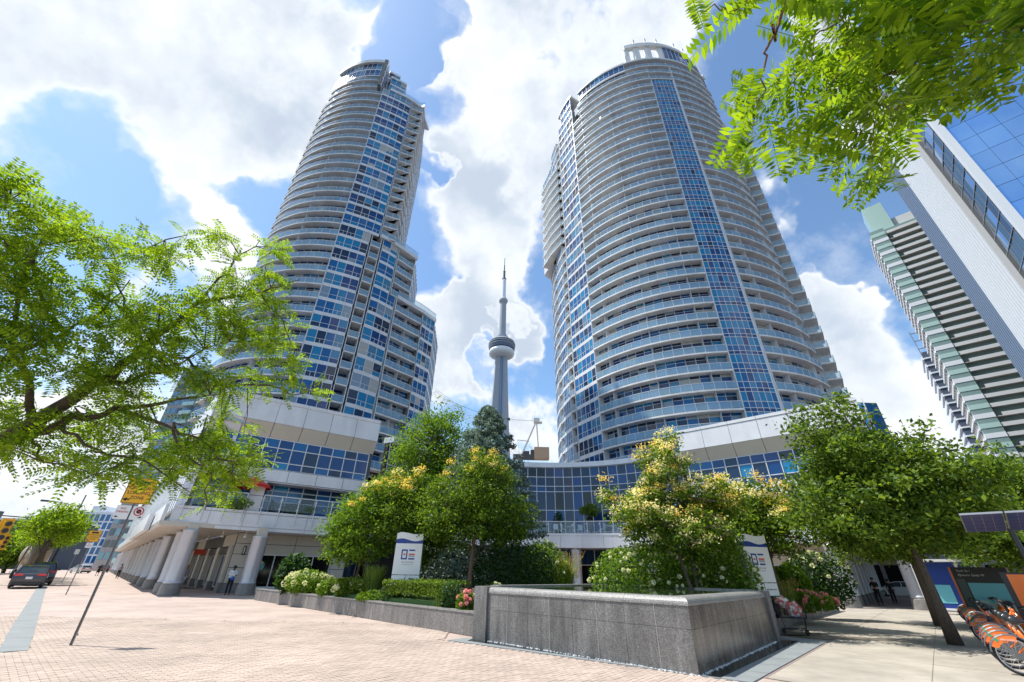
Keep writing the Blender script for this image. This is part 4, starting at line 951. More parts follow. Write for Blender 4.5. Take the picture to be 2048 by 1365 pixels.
def tree(name, label, base, trunk, blobs, ncl, nlf, size, leaf, cat='tree', group=None, flowers=None, bark='bark', tr=.12, sig=.33, limbs=9, shell=.42, up=.5, asp=.55, root=True, flowertop=True, stems=1):
    'trunk: list of points going up from the base; blobs: crown lobes'
    t = thing(name, label, cat, group=group); base = Vector(base); tb = MB()
    tops = []
    for s_i in range(stems):
        off_ = Vector((random.uniform(-.15, .15), random.uniform(-.15, .15), 0))*(0 if stems == 1 else 1.6); pts = [base+off_*.4]+[base+Vector(p)+off_*(k+1)*.6 for k, p in enumerate(trunk)]
        rr = [tr*1.35/stems**.5]+[tr*(1-.55*(k+1)/len(trunk))/stems**.5 for k in range(len(trunk))]; tb.tube(pts, rr, 9); tops.append(pts)
    wb = [((base+Vector(c)).to_tuple(), r) for c, r in blobs]
    C = blobpts(wb, ncl, shell)
    ends = C[rng.choice(ncl, min(limbs, ncl), replace=False)]; lp = []
    for e in ends:
        pts = random.choice(tops); e = Vector(e); s = pts[-1] if random.random() < .5 else pts[-2].lerp(pts[-1], random.random())
        m = s.lerp(e, .5)+Vector((random.gauss(0, .15), random.gauss(0, .15), -.12*(e-s).length*random.random()+.05)); q = [s, s.lerp(m, .5)+Vector((0, 0, .05)), m, m.lerp(e, .5), e]
        tb.tube(q, [tr*.5, tr*.42, tr*.3, tr*.2, tr*.08], 6, cap=False); lp += q[1:]
    L_ = np.array([p.to_tuple() for p in lp])
    for c in C[:min(ncl, 120)]:
        k = np.argmin(((L_-c)**2).sum(1)); a = Vector(L_[k]); e = Vector(c); m = a.lerp(e, .5)+Vector((random.gauss(0, .08), random.gauss(0, .08), random.gauss(0, .06))); tb.tube([a, m, e], [tr*.13, tr*.09, tr*.03], 4, cap=False)
    tb.build('trunk', bark, t, smooth=True)
    n = ncl*nlf; P = np.repeat(C, nlf, 0)+rng.normal(size=(n, 3))*np.array([sig, sig, sig*.6])
    npmesh('crown', kites(P, size, up, asp=asp), leaf, t, 'stuff')
    if flowers:
        nf, mix, fs = flowers; top = np.array([c for c in C if True]); cc = np.array([b[0] for b in wb]).mean(0)
        sc_ = (top[:, 2]-cc[2])+np.linalg.norm(top[:, :2]-cc[:2], axis=1)*.6-(top[:, 1]-cc[1])*.35+rng.normal(size=len(top))*.4
        best = top[np.argsort(-sc_)[:nf]]+rng.normal(size=(min(nf, len(top)), 3))*.12+np.array([0, 0, sig*.7])
        Q = []; mi = []
        for c in best:
            k = 70; d = rng.normal(size=(k, 3))*np.array([fs, fs, fs*.62]); d[:, 2] += rng.uniform(0, fs, k)*.6; Q.append(c+d); mi += [int(rng.random() < mix)]*k
        npmesh('blossom', kites(np.concatenate(Q), .07, .8, asp=.9), None, t, 'stuff', mi=np.array(mi), mats=['flower_y', 'flower_c'])
    return t
def P3(x, y, d): return at(x, y, d)
def gp_(x, d, z=.42):
    'garden point: bearing of column x near the ground, distance d'
    v = at(x, 1150, d); return Vector((v.x, v.y, z))
def gw(x, off, z=.45):
    'point behind the left planter wall on the bearing of column x'
    v = at(x, 1150, 1.); t = v.x/v.y; k = (t*28.15+14.8)/(13.82+t*13.55); p = Vector((-14.8+13.82*k, 28.15-13.55*k)); p = p*(1+off/p.length); return Vector((p.x, p.y, z))
# flowering garden trees
b = gp_(940, 19.5); tree('lilac_tree', 'round flowering tree with one slim bare stem left of the fountain', b, [(0, 0, 1.2), (.05, 0, 2.0), (.1, .1, 3.0)],
     [((0, 0, 3.9), (2.2, 2.0, 1.8)), ((.3, 0, 5.3), (1.3, 1.3, 1.0)), ((-1.2, 0, 3.3), (1.4, 1.3, 1.1)), ((1.3, 0, 3.1), (1.3, 1.3, 1.0))], 270, 80, .14, 'leaf_lilac', flowers=(16, .2, .12), bark='barkred', tr=.11, sig=.23)
b = gp_(708, 22.5); tree('lilac_tree', 'leftmost flowering garden tree beside the black shop glass', b, [(0, 0, .8), (.1, 0, 1.8), (.1, 0, 2.6)],
     [((0, 0, 3.0), (1.5, 1.5, 1.6)), ((.6, 0, 4.2), (1.0, 1.0, 1.0)), ((-.9, 0, 2.6), (.9, 1, 1.0))], 220, 60, .15, 'leaf_lime', flowers=(16, .3, .10), tr=.08, sig=.25, stems=3)
b = gp_(812, 21.5); tree('lilac_tree', 'flowering tree behind the left white sign with yellow sprays', b, [(0, 0, .8), (.1, 0, 1.8), (.1, 0, 2.8)],
     [((0, 0, 3.3), (1.7, 1.5, 1.8)), ((-.5, 0, 4.6), (1.1, 1.1, .9)), ((.8, 0, 2.6), (1.0, 1, 1.1))], 190, 78, .14, 'leaf_lilac', flowers=(22, .5, .12), tr=.08, sig=.25, stems=3)
b = gp_(1385, 17.5); tree('lilac_tree', 'tallest yellow flowering tree with a pointed open top behind the fountain', b, [(0, 0, .7), (-.05, .1, 1.5), (-.1, .1, 2.6), (-.3, 0, 4.0)],
     [((0, 0, 3.0), (2.2, 1.8, 1.3)), ((-.4, 0, 4.4), (1.2, 1.1, 1.2)), ((-.35, 0, 5.8), (.8, .7, 1.0)), ((-.35, 0, 5.1), (.95, .9, .9)), ((1.5, 0, 3.9), (1.3, 1.2, .7)), ((-1.7, 0, 3.5), (1.2, 1.2, .9))], 200, 66, .14, 'leaf_lilac', flowers=(170, .72, .14), tr=.12, sig=.21, stems=2, limbs=14)
b = gp_(1548, 21.5); tree('lilac_tree', 'small wide flowering tree behind the right white sign', b, [(0, 0, .9), (0, 0, 1.7), (0, 0, 2.4)],
     [((0, 0, 3.0), (2.1, 1.8, 1.2)), ((.3, 0, 4.1), (1.5, 1.3, .9)), ((-.8, 0, 4.0), (1.0, 1.0, .8))], 180, 72, .14, 'leaf_lilac', flowers=(75, .5, .12), tr=.12, sig=.25)
b = gp_(845, 27); tree('lime_tree', 'tall bright green tree left of the blue spruce', b, [(0, 0, 2), (0, 0, 5), (0, 0, 8)],
     [((0, 0, 8.2), (2.8, 2.3, 2.3)), ((.2, 0, 10.1), (1.7, 1.4, 1.3)), ((-1.2, 0, 5.8), (2.7, 2, 2.4)), ((0, 0, 3.4), (1.9, 2, 1.6))], 420, 60, .17, 'leaf_lime', tr=.17, sig=.33)
b = gp_(1465, 24); tree('lilac_tree', 'dark green tree filling the gap behind the two flowering trees', b, [(0, 0, 1.5), (0, 0, 3)],
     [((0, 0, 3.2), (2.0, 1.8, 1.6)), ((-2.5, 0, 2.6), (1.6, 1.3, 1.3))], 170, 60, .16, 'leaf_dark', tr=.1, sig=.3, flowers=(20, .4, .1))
# oaks on the right pavement
def oak(label, x, y, zc, r, n, lean=(0, 0), tr=.15):
    lx, ly = lean
    return tree('oak_tree', label, (x, y, 0), [(lx*.3, ly*.3, 1.1), (lx*.7, ly*.7, 2.1), (lx, ly, 3.2), (lx*1.2, ly*1.2, 4.6)],
      [((lx, ly, zc-.2), (r*.9, r, r*.68)), ((lx-r*.35, ly, zc+r*.45), (r*.55, r*.6, r*.55)), ((lx-r*.7, ly, zc-r*.42), (r*.5, r*.6, r*.36)), ((lx+r*.55, ly, zc-r*.2), (r*.6, r*.6, r*.42)), ((lx-r*.15, ly, zc-r*.5), (r*.8, r*.7, r*.3))],
      int(n*.8), 84, .165, 'leaf_oak', tr=tr, sig=.25, limbs=16, group='oaks along the right pavement')
oak('large oak with a leaning bare trunk rising from the concrete beside the bicycles', 13.46, 14.86, 4.75, 2.95, 480, (-.15, -.1))
oak('second oak just behind the leaning one, its thin trunk half hidden', 18.2, 20.5, 4.6, 3.0, 320, tr=.12)
oak('oak over the bike station map board at the right edge', 21.0, 17.2, 4.3, 2.5, 300, tr=.14)
oak('rearmost oak beyond the arcade on the right', 27.5, 24.5, 4.8, 3.2, 260, tr=.14)
# blue spruce
b = gp_(962, 24); sp = thing('blue_spruce', 'blue grey spruce between the garden trees', 'tree'); tb = MB().tube([b, b+Vector((0, 0, 10.0))], [.2, .02], 8)
Q = []
for k in range(330):
    h = rng.uniform(.02, 1)**1.1; z = .4+h*9.7; rad = (1-h)**.72*4.0+.22; a = rng.uniform(0, 6.283); e = b+Vector((math.cos(a)*rad, math.sin(a)*rad, z+.10*rad)); s = b+Vector((0, 0, z))
    tb.bar(s, e, .03); m = 110; t_ = rng.uniform(.25, 1, m)[:, None]; A_ = np.array(s); B_ = np.array(e)
    pts = A_+(B_-A_)*t_; side = np.array([-math.sin(a), math.cos(a), 0]); w = rng.normal(size=(m, 1))*(.26*rad*(1.05-t_)+.06); pts = pts+side*w; pts[:, 2] += rng.normal(size=m)*.07-.1*np.abs(w[:, 0])
    Q.append(pts)
tb.build('trunk', 'bark', sp); npmesh('crown', kites(np.concatenate(Q), .19, .6, asp=.42), 'spruce', sp, 'stuff')
# honey locusts
def fronds(base, tip, npair=9, ll=.034, lw=.013, droop=.25):
    'pinnate leaves: leaflets in pairs on a drooping stalk; base, tip: (n, 3)'
    n = len(base); ax = tip-base; ln = np.linalg.norm(ax, axis=1, keepdims=True); a = ax/ln; rnd = unit(rng.normal(size=(n, 3))*.7+np.array([0, 0, 1.4])); side = unit(np.cross(a, rnd)); nrm = unit(np.cross(side, a))
    out = []
    for k in range(npair):
        t = (k+.8)/npair; p = base+ax*t-np.array([0, 0, 1])*droop*ln*t*t*.5
        sc_ = (1-.45*abs(t-.45)*1.2); ddir = a*.32-np.array([0, 0, .06])
        for s_ in (-1, 1):
            d = unit(side*s_+ddir+rng.normal(size=(n, 3))*.08); l = ll*sc_*ln/.18*rng.uniform(.85, 1.15, (n, 1)); w_ = unit(np.cross(d, nrm+rng.normal(size=(n, 3))*.22))*(lw*ln/.18)*.5
            out.append(np.stack([p, p+d*l*.45+w_, p+d*l, p+d*l*.45-w_], 1))
    w_ = side*.0012; tp = base+ax-np.array([0, 0, 1])*droop*ln*.5; out.append(np.stack([base-w_, tp-w_, tp+w_, base+w_], 1))
    return np.concatenate(out)
def inpoly(x, y, poly):
    c = False; j = len(poly)-1
    for i in range(len(poly)):
        if (poly[i][1] > y) != (poly[j][1] > y) and x < (poly[j][0]-poly[i][0])*(y-poly[i][1])/(poly[j][1]-poly[i][1])+poly[i][0]: c = not c
        j = i
    return c
def limbs(defs, mb, n=7):
    pts = []
    for d in defs:
        ps = [ard(*p[:3]) for p in d]; rs = [p[3] for p in d]; fine = []; fr_ = []
        for (a, b_, ra, rb) in zip(ps, ps[1:], rs, rs[1:]):
            for k in range(4): fine.append(a.lerp(b_, k/4)+Vector((random.gauss(0, .012), random.gauss(0, .012), random.gauss(0, .012)))); fr_.append(ra+(rb-ra)*k/4)
        fine.append(ps[-1]); fr_.append(rs[-1]); mb.tube(fine, fr_, n); pts += fine
    return pts
# left tree: limbs listed as line of sight, distance, radius
LT = thing('honey_locust', 'large honey locust reaching in from the left with long dark limbs', 'tree'); lb = MB()
tb_ = Vector((-6.3, 2.2, 0)); c0_ = ard(-230, 1010, 5.6)
lb.tube([tb_, tb_+Vector((.05, .05, 1.2)), tb_.lerp(c0_, .55)+Vector((0, 0, .5)), c0_], [.17, .14, .12, .10], 10)
LD = [[(-230, 1010, 5.6, .09), (-60, 915, 5.2, .07), (70, 845, 5.0, .055), (190, 768, 4.9, .042), (290, 700, 4.9, .030), (400, 605, 4.9, .020), (520, 585, 4.8, .010), (600, 560, 4.8, .004)],
      [(-230, 1010, 5.6, .07), (0, 890, 5.2, .055), (120, 845, 4.9, .030), (230, 820, 4.8, .022), (350, 800, 4.7, .012), (440, 790, 4.6, .005)],
      [(-200, 760, 5.5, .05), (-40, 725, 5.2, .028), (60, 700, 5.1, .018), (180, 640, 5.0, .009), (260, 560, 5.0, .004)],
      [(70, 845, 5.0, .03), (30, 700, 4.9, .018), (40, 560, 4.9, .013), (90, 470, 4.9, .006), (20, 400, 4.9, .003)],
      [(120, 660, 5.0, .018), (80, 600, 5.0, .012), (60, 480, 5.1, .009), (130, 440, 5.1, .003)], [(100, 560, 5, .012), (60, 520, 5, .01), (0, 480, 5, .008), (-60, 440, 5, .008)],
      [(290, 700, 4.9, .018), (370, 720, 4.8, .012), (450, 770, 4.7, .010), (540, 770, 4.7, .008), (590, 790, 4.6, .006), (640, 780, 4.6, .003)],
      [(520, 585, 4.8, .008), (560, 640, 4.8, .006), (590, 700, 4.7, .003)], [(400, 605, 4.9, .013), (470, 520, 4.9, .008), (520, 480, 4.9, .003)], [(290, 700, 4.9, .014), (250, 620, 5, .009), (230, 520, 5, .005), (330, 480, 5, .003)],
      [(230, 820, 4.8, .018), (330, 850, 4.6, .013), (400, 880, 4.5, .009), (460, 930, 4.5, .006), (490, 980, 4.4, .003)],
      [(120, 850, 4.9, .014), (190, 900, 4.7, .009), (290, 920, 4.5, .007), (380, 985, 4.4, .003)], [(60, 870, 5, .012), (90, 920, 4.9, .007), (190, 950, 4.7, .003)],
      [(340, 840, 4.6, .012), (370, 900, 4.5, .009), (420, 950, 4.4, .006), (410, 1020, 4.4, .003)], [(190, 768, 4.9, .02), (270, 760, 4.8, .014), (330, 740, 4.7, .01), (430, 690, 4.7, .006), (540, 680, 4.7, .003)]]
lpts = limbs(LD, lb)
poly = [(-80, 330), (30, 355), (70, 385), (150, 435), (205, 480), (255, 490), (290, 500), (340, 462), (430, 450), (500, 500), (560, 500), (598, 545), (560, 585), (590, 615), (600, 690), (595, 740), (628, 765), (618, 810), (585, 790), (560, 770), (540, 740), (500, 790), (420, 830), (500, 870), (535, 920), (470, 965), (490, 990), (430, 1000), (415, 1045), (380, 1010), (320, 1010), (280, 940), (225, 975), (130, 950), (50, 905), (-80, 905)]
holes = [((268, 985), 34), ((700, 700), 1), ((150, 700), 22), ((380, 700), 20), ((200, 560), 18), ((530, 620), 14), ((460, 600), 16), ((60, 430), 14), ((355, 560), 26), (((250), 720), 32), ((330, 790), 38), ((170, 800), 24), ((60, 770), 30), ((420, 560), 22), ((30, 640), 16), ((500, 830), 30), ((250, 880), 24), ((300, 640), 14), ((120, 530), 14), ((560, 840), 30), ((440, 650), 14), ((90, 880), 16), ((480, 720), 14), ((300, 560), 14), ((200, 870), 15)]
Lp = np.array([p.to_tuple() for p in lpts]); cl = []
while len(cl) < 290:
    x, y = random.uniform(-80, 660), random.uniform(330, 1050)
    if not inpoly(x, y, poly) or any((x-h[0][0])**2+(y-h[0][1])**2 < (h[1]+8)**2 for h in holes): continue
    cl.append(ard(x, y, random.uniform(4.2, 5.6)))
B0 = []; B1 = []
for c in cl:
    k = np.argmin(((Lp-np.array(c))**2).sum(1)); a = Vector(Lp[k]); m = a.lerp(c, .55)+Vector((random.gauss(0, .05), random.gauss(0, .05), random.gauss(0, .05)+.04)); lb.tube([a, m, c], [.006, .004, .0015], 4, cap=False)
    for q in range(11):
        s = m.lerp(c, random.uniform(.1, 1.05)); d = Vector((random.gauss(0, 1), random.gauss(0, 1), random.gauss(-.25, .6))).normalized(); s = s+d*random.uniform(0, .07); B0.append(s); B1.append(s+d*random.uniform(.14, .23))
lb.build('trunk', 'bark', LT, smooth=True)
npmesh('crown', fronds(np.array([p.to_tuple() for p in B0]), np.array([p.to_tuple() for p in B1]), 9, .042, .016), 'leaf_locust', LT, 'stuff')
# near branches from a locust on the right, over the camera
RT = thing('honey_locust', 'near honey locust whose leafy twigs hang into the top right of the view', 'tree'); rb = MB()
c1_ = ard(2300, -400, 3.4)
rb.tube([Vector((4.6, -1.6, 0)), Vector((4.6, -1.5, 1.5)), Vector((4.4, -1.1, 3.2)), c1_], [.15, .13, .10, .05], 10)
RD = [[(2300, -400, 3.4, .04), (1900, -120, 2.5, .018), (1815, 20, 2.3, .011), (1770, 95, 2.25, .009), (1755, 150, 2.2, .008), (1752, 190, 2.2, .006), (1780, 240, 2.2, .003)],
      [(1900, -120, 2.5, .015), (1590, -60, 2.2, .007), (1565, 20, 2.1, .0055), (1548, 75, 2.1, .005), (1527, 115, 2.1, .004), (1518, 200, 2.1, .002)],
      [(1590, -60, 2.2, .006), (1500, 5, 2.1, .0035), (1440, 20, 2.05, .0025), (1400, 30, 2.05, .0015)],
      [(2300, -400, 3.4, .03), (2100, -80, 2.8, .010), (1995, 15, 2.7, .005), (1975, 60, 2.6, .004), (1900, 140, 2.5, .003), (1890, 190, 2.5, .0015)],
      [(2100, -80, 2.8, .008), (1900, 40, 2.5, .005), (1850, 110, 2.4, .003), (1830, 180, 2.4, .002)], [(1755, 150, 2.2, .005), (1740, 210, 2.2, .003), (1750, 280, 2.15, .0015)],
      [(1760, 130, 2.2, .005), (1690, 120, 2.2, .003), (1650, 190, 2.15, .002)], [(1815, 20, 2.3, .008), (1700, 20, 2.2, .004), (1640, 60, 2.2, .003), (1600, 150, 2.15, .002)],
      [(1590, -20, 2.15, .004), (1680, 20, 2.2, .003), (1700, 120, 2.1, .002)]]
rpts = limbs(RD, rb, 6); Rp = np.array([p.to_tuple() for p in rpts])
poly = [(1370, -60), (1375, 60), (1420, 110), (1432, 170), (1455, 190), (1460, 300), (1495, 345), (1540, 320), (1560, 300), (1640, 325), (1700, 360), (1750, 375), (1775, 330), (1790, 270), (1860, 250), (1890, 210), (1925, 190), (1960, 200), (2000, 150), (1990, 100), (2060, 90), (2140, 60), (2140, -60)]
holes = [((1505, 85), 42), ((1440, 95), 22), ((1580, 130), 24), ((1560, 20), 10), ((1640, 90), 8), ((1940, 90), 28), ((1400, 60), 8), ((1620, 30), 14), ((1800, 40), 8), ((1990, 40), 20), ((1550, 245), 12)]
F_ = []
while len(F_) < 245:
    x, y = random.uniform(1370, 2140), random.uniform(-60, 375)
    if not inpoly(x, y, poly) or any((x-h[0][0])**2+(y-h[0][1])**2 < (h[1]+14)**2 for h in holes): continue
    if x < 1560 and random.random() < .35: continue
    F_.append(ard(x, y, random.uniform(1.95, 2.6)))
protoM = []
for k in range(6):
    V = fronds(np.zeros((1, 3)), np.array([[.17, 0, 0.]]), 13, .046, .0125, .35); me = bpy.data.meshes.new('leaf'); 
    vv = V.reshape(-1, 3); me.from_pydata([tuple(v) for v in vv], [], [tuple(range(4*i, 4*i+4)) for i in range(len(V))]); me.materials.append(MT['leaf_locust2']); me.update(); protoM.append(me)
B0 = []; B1 = []
for i, c in enumerate(F_):
    k = np.argmin(((Rp-np.array(c))**2).sum(1)); a = Vector(Rp[k])
    if i % 3 == 0: rb.tube([a, a.lerp(c, .5)+Vector((0, 0, .02)), c], [.0025, .0016, .0008], 4, cap=False)
    d = Vector((random.gauss(0, 1), random.gauss(0, 1), random.gauss(-.55, .5))).normalized(); L_ = random.uniform(.17, .26)
    s = c-d*L_*.5
    if i < 285:
        o = bpy.data.objects.new('leaf', protoM[i % 6]); COL.objects.link(o); o.parent = RT; o.location = s; o.rotation_mode = 'QUATERNION'
        o.rotation_quaternion = d.to_track_quat('X', 'Z') @ Vector((1, 0, 0)).rotation_difference(Vector((1, 0, 0))); o.scale = [L_/.17]*3
    else: B0.append(s); B1.append(s+d*L_)
rb.build('trunk', 'barkred', RT, smooth=True)
if B0: npmesh('crown', fronds(np.array([p.to_tuple() for p in B0]), np.array([p.to_tuple() for p in B1]), 13, .046, .0125), 'leaf_locust2', RT, 'stuff')
# street trees along the left kerb
def street_tree(p, label, sc_=1.):
    return tree('street_tree', label, (p[0], p[1], 0), [(0, 0, 1.2), (.05, 0, 2.2), (.1, 0, 3.4)], [((0, 0, 4.7*sc_), (2.5*sc_, 2.5*sc_, 1.1*sc_)), ((.3, .2, 5.7*sc_), (1.5*sc_, 1.5*sc_, .8*sc_))], 90, 46, .26, 'leaf_locust', tr=.12, sig=.42, limbs=7, group='bright green street trees along the left kerb')
order = ['nearest', 'second nearest', 'third', 'fourth', 'fifth', 'farthest']
for k in range(6):
    q = Vector((-42.3, 41.6))+Vector((-.70, .714))*(k*6.0)
    street_tree(q, 'bright green street tree, the %s of the row behind the parked cars' % order[k], 1.0)
# shrubs, hedges, flowers and grasses of the garden
def bush(name, label, c, r, n, leaf, size=.11, balls=None, nb=0, br_=.09, cat='bush', group=None):
    t = thing(name, label, cat, group=group); c = Vector(c)
    P = blobpts([((c.x, c.y, c.z+r[2]*.55), (r[0], r[1], r[2]*.6))], n, .3); P = P[P[:, 2] > c.z-.05]
    npmesh('foliage', kites(P, size, .7, asp=.62), leaf, t, 'stuff')
    tb = MB()
    for k in range(6): tb.tube([c, c+Vector((random.gauss(0, r[0]*.35), random.gauss(0, r[1]*.35), r[2]*.8))], [.02, .006], 4)
    tb.build('stem', 'bark', t, kind='stuff')
    if balls:
        Q = []
        for k in range(nb):
            d = rng.normal(size=3); d[2] = abs(d[2])*.8; d = d/np.linalg.norm(d); q = np.array([c.x, c.y, c.z+r[2]*.5])+d*np.array([r[0], r[1], r[2]*.62]); rr = br_*rng.uniform(.6, 1.15)
            Q.append(q+unit(rng.normal(size=(60, 3)))*rr)
        npmesh('flower_heads', kites(np.concatenate(Q), .06, .2, asp=.9), balls, t, 'stuff')
    return t
bush('hydrangea', 'hydrangea with the largest white heads at the far end of the planter', gw(620, 1.1), (1.15, .8, 1.0), 2600, 'leaf_lime', .12, 'flower_w', 22, .15)
bush('hydrangea', 'low hydrangea with pale green round heads left of the tufted grass', gw(715, 1.6), (1.0, .7, .8), 1700, 'leaf_lilac', .12, 'flower_w', 12, .11)
bush('hydrangea', 'light green hydrangea just right of the white headed one', gw(668, 1.0), (.7, .5, .7), 1300, 'leaf_lime', .12, 'flower_w', 5, .08)
bush('pink_hydrangea', 'pink hydrangea at the left corner of the fountain', gw(936, .65, .4), (.34, .26, .62), 900, 'leaf_lime', .09, 'flower_p', 16, .06)
bush('shrub', 'yellow green low shrub in front of the tufted grass', gw(757, .95), (.8, .5, .42), 1500, 'leaf_lime', .09)
bush('shrub', 'feathery dark green shrub between the hedges', gw(790, 1.1), (.42, .42, .6), 1100, 'leaf_dark', .08)
bush('shrub', 'feathery upright shrub left of the slim tree stem', gw(905, .8), (.34, .34, .85), 1000, 'leaf_dark', .08)
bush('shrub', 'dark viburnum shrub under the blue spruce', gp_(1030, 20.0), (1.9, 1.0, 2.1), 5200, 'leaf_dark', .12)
bush('viburnum', 'tall bright viburnum right of the blue spruce', gp_(1085, 21.5), (1.2, 1.0, 2.3), 3200, 'leaf_lime', .12, 'flower_w', 16, .07)
bush('shrub', 'small round headed shrub just behind the fountain left corner', gp_(985, 17.4), (.7, .4, .78), 800, 'leaf_dark', .08, 'flower_w', 8, .08)
bush('viburnum', 'broad pale flowering viburnum behind the fountain water', gp_(1285, 18.0), (2.0, 1.1, 2.0), 6500, 'leaf_lime', .11, 'flower_w', 60, .06)
bush('viburnum', 'rounded viburnum in the shade under the pointed flowering tree', gp_(1400, 18.6), (1.9, 1.0, 1.8), 4600, 'leaf_lilac', .11, 'flower_w', 24, .05)
bush('shrub', 'leafy shrub left of the right white sign', gp_(1462, 18.6), (1.0, .8, 2.2), 3000, 'leaf_lime', .12, 'flower_w', 6, .05)
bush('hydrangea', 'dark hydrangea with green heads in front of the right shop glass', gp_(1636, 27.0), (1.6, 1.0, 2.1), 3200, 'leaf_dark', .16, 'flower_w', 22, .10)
bush('pink_hydrangea', 'pink hydrangea bed on the planter behind the cart', gp_(1596, 23.5), (1.3, .6, .7), 1900, 'leaf_lime', .11, 'flower_p', 30, .07)
bush('shrub', 'yellow green shrub at the foot of the right white sign', gp_(1512, 20.0), (.8, .5, .85), 1300, 'leaf_lime', .1, 'flower_y', 6, .04)
bush('tropical_plant', 'dark fronded plant against the black shop glass on the left', gp_(585, 28.0), (.9, .7, 1.7), 900, 'leaf_dark', .28)
bush('tropical_plant', 'bright yellow green palm like plant behind the cart', gp_(1578, 24.5), (.8, .6, 1.6), 700, 'leaf_lime', .3)
bush('pink_hydrangea', 'small magenta flowers at the far end of the left planter', gw(592, .7), (.35, .3, .4), 300, 'leaf_lime', .1, 'flower_p', 8, .08)
def hedge(label, a, b_, w, z0, z1, n):
    t = thing('box_hedge', label, 'hedge', group='clipped hedges in the left planter'); a = Vector(a); b_ = Vector(b_); d = (b_-a); l = d.length; d.normalize(); nn = Vector((-d.y, d.x, 0))
    P = np.array([(a+d*random.uniform(0, l)+nn*(w/2*random.choice((-1, 1, random.uniform(-1, 1), random.uniform(-1, 1))))+Vector((0, 0, random.uniform(z0, z1) if random.random() < .6 else z1))).to_tuple() for _ in range(n)])
    P += rng.normal(size=P.shape)*.035; P[:, 2] -= a.z
    npmesh('foliage', kites(P+np.array([0, 0, a.z]), .075, .6, asp=.7), 'leaf_oak', t, 'stuff'); m = (a+b_)/2; MB().box((m.x, m.y, (z0+z1)/2-.04), (l-.16, w-.26, z1-z0-.1), math.atan2(d.y, d.x)).build('branch_core', 'leafpot', t)
hedge('longer clipped yellow green hedge under the left white sign', gw(784, 1.1), gw(900, 1.0), .7, .42, .80, 5200)
hedge('shorter clipped hedge between the hydrangeas and the tufted grass', gw(672, 1.2), gw(742, 1.1), .6, .42, .78, 2400)
hedge('clipped hedge running back behind the white sign posts', gw(800, 2.8), gw(930, 2.4), .6, .42, .85, 3200)
def grass(label, c, h, n, spread, plume=False, lean=.35):
    t = thing('ornamental_grass', label, 'grass clump'); c = Vector(c); Q = []; K = []
    for k in range(n):
        a = random.uniform(0, 6.283); d = Vector((math.cos(a), math.sin(a), 0)); s = c+d*random.uniform(0, spread*.3); hh = h*random.uniform(.6, 1.1); e = s+d*lean*hh*random.uniform(.3, 1.2)+Vector((0, 0, hh)); m = s.lerp(e, .5)+Vector((0, 0, hh*.14)); sd_ = Vector((-d.y, d.x, 0))*.008
        Q += [[s-sd_, s+sd_, m+sd_, m-sd_], [m-sd_, m+sd_, e+sd_*.2, e-sd_*.2]]
        if plume and k % 3 == 0:
            for j in range(14): p = m.lerp(e, .7+.5*j/14); K.append([p+Vector((random.gauss(0, .012), random.gauss(0, .012), random.gauss(0, .02))) for _ in range(4)])
    npmesh('blades', np.array([[v.to_tuple() for v in q] for q in Q]), 'grass', t, 'stuff')
    if K: npmesh('plumes', np.array([[v.to_tuple() for v in q] for q in K]), 'plume', t, 'stuff')
grass('tufted bright grass in the middle of the left planter', gw(750, 1.8), 1.3, 900, .7)
grass('fine grass at the right end of the long hedge', gw(885, .7), .55, 260, .3)
grass('feathery plumed grass between the fountain and the centre column', gp_(1128, 22.0), 1.9, 500, .9, True)
grass('second plumed grass beside the viburnum', gp_(1105, 21.5), 1.7, 300, .7, True)
grass('pink tipped grass behind the cart', gp_(1560, 22.0), 1.1, 400, .6, True)
# plants on the terrace
for (x, d, lab, kind) in ((1183, 49.0, 'small round topped potted tree in the middle of the upper terrace', 0), (1056, 47.5, 'round topped potted tree at the left end of the upper terrace', 0)):
    v = at(x, 1060, d); tree('potted_tree', lab, (v.x, v.y, ZT), [(0, 0, .8), (0, 0, 1.5), (0, 0, 2.0)], [((0, 0, 2.5), (1.15, 1.15, .62))], 70, 40, .16, 'leaf_oak', tr=.06, sig=.16, limbs=6)
v = at(1118, 1060, 50); bush('potted_conifer', 'dark cone shaped potted conifer on the upper terrace', (v.x, v.y, ZT), (.6, .6, 2.2), 1400, 'leaf_dark', .16)
for x, w_ in ((470, 'left'), (600, 'right')):
    v = at(x, 1010, 37.5 if x < 500 else 38.6); bush('planter_shrub', 'low green planting on the left wing terrace, %s of the white pier' % w_, (v.x, v.y, ZT), (1.4, .5, .7), 900, 'leaf_lime', .13)
# greenery beyond the street on the far left
for k, (az, d, r, h) in enumerate(((-52, 90, 4, 4.6), (-49.5, 110, 5, 6), (-47.0, 120, 4, 6), (-56, 70, 4, 4))):
    q = pol(az, d); tree('far_tree', ['distant tree at the far left edge beyond the dark car', 'distant tree in front of the dark low building', 'distant tree left of the cement mixer', 'distant tree outside the left edge'][k], (q.x, q.y, 0), [(0, 0, 2), (0, 0, 4)], [((0, 0, h*.6), (r, r, h*.42))], 110, 44, .5, 'leaf_lilac', tr=.2, sig=.8, limbs=6)
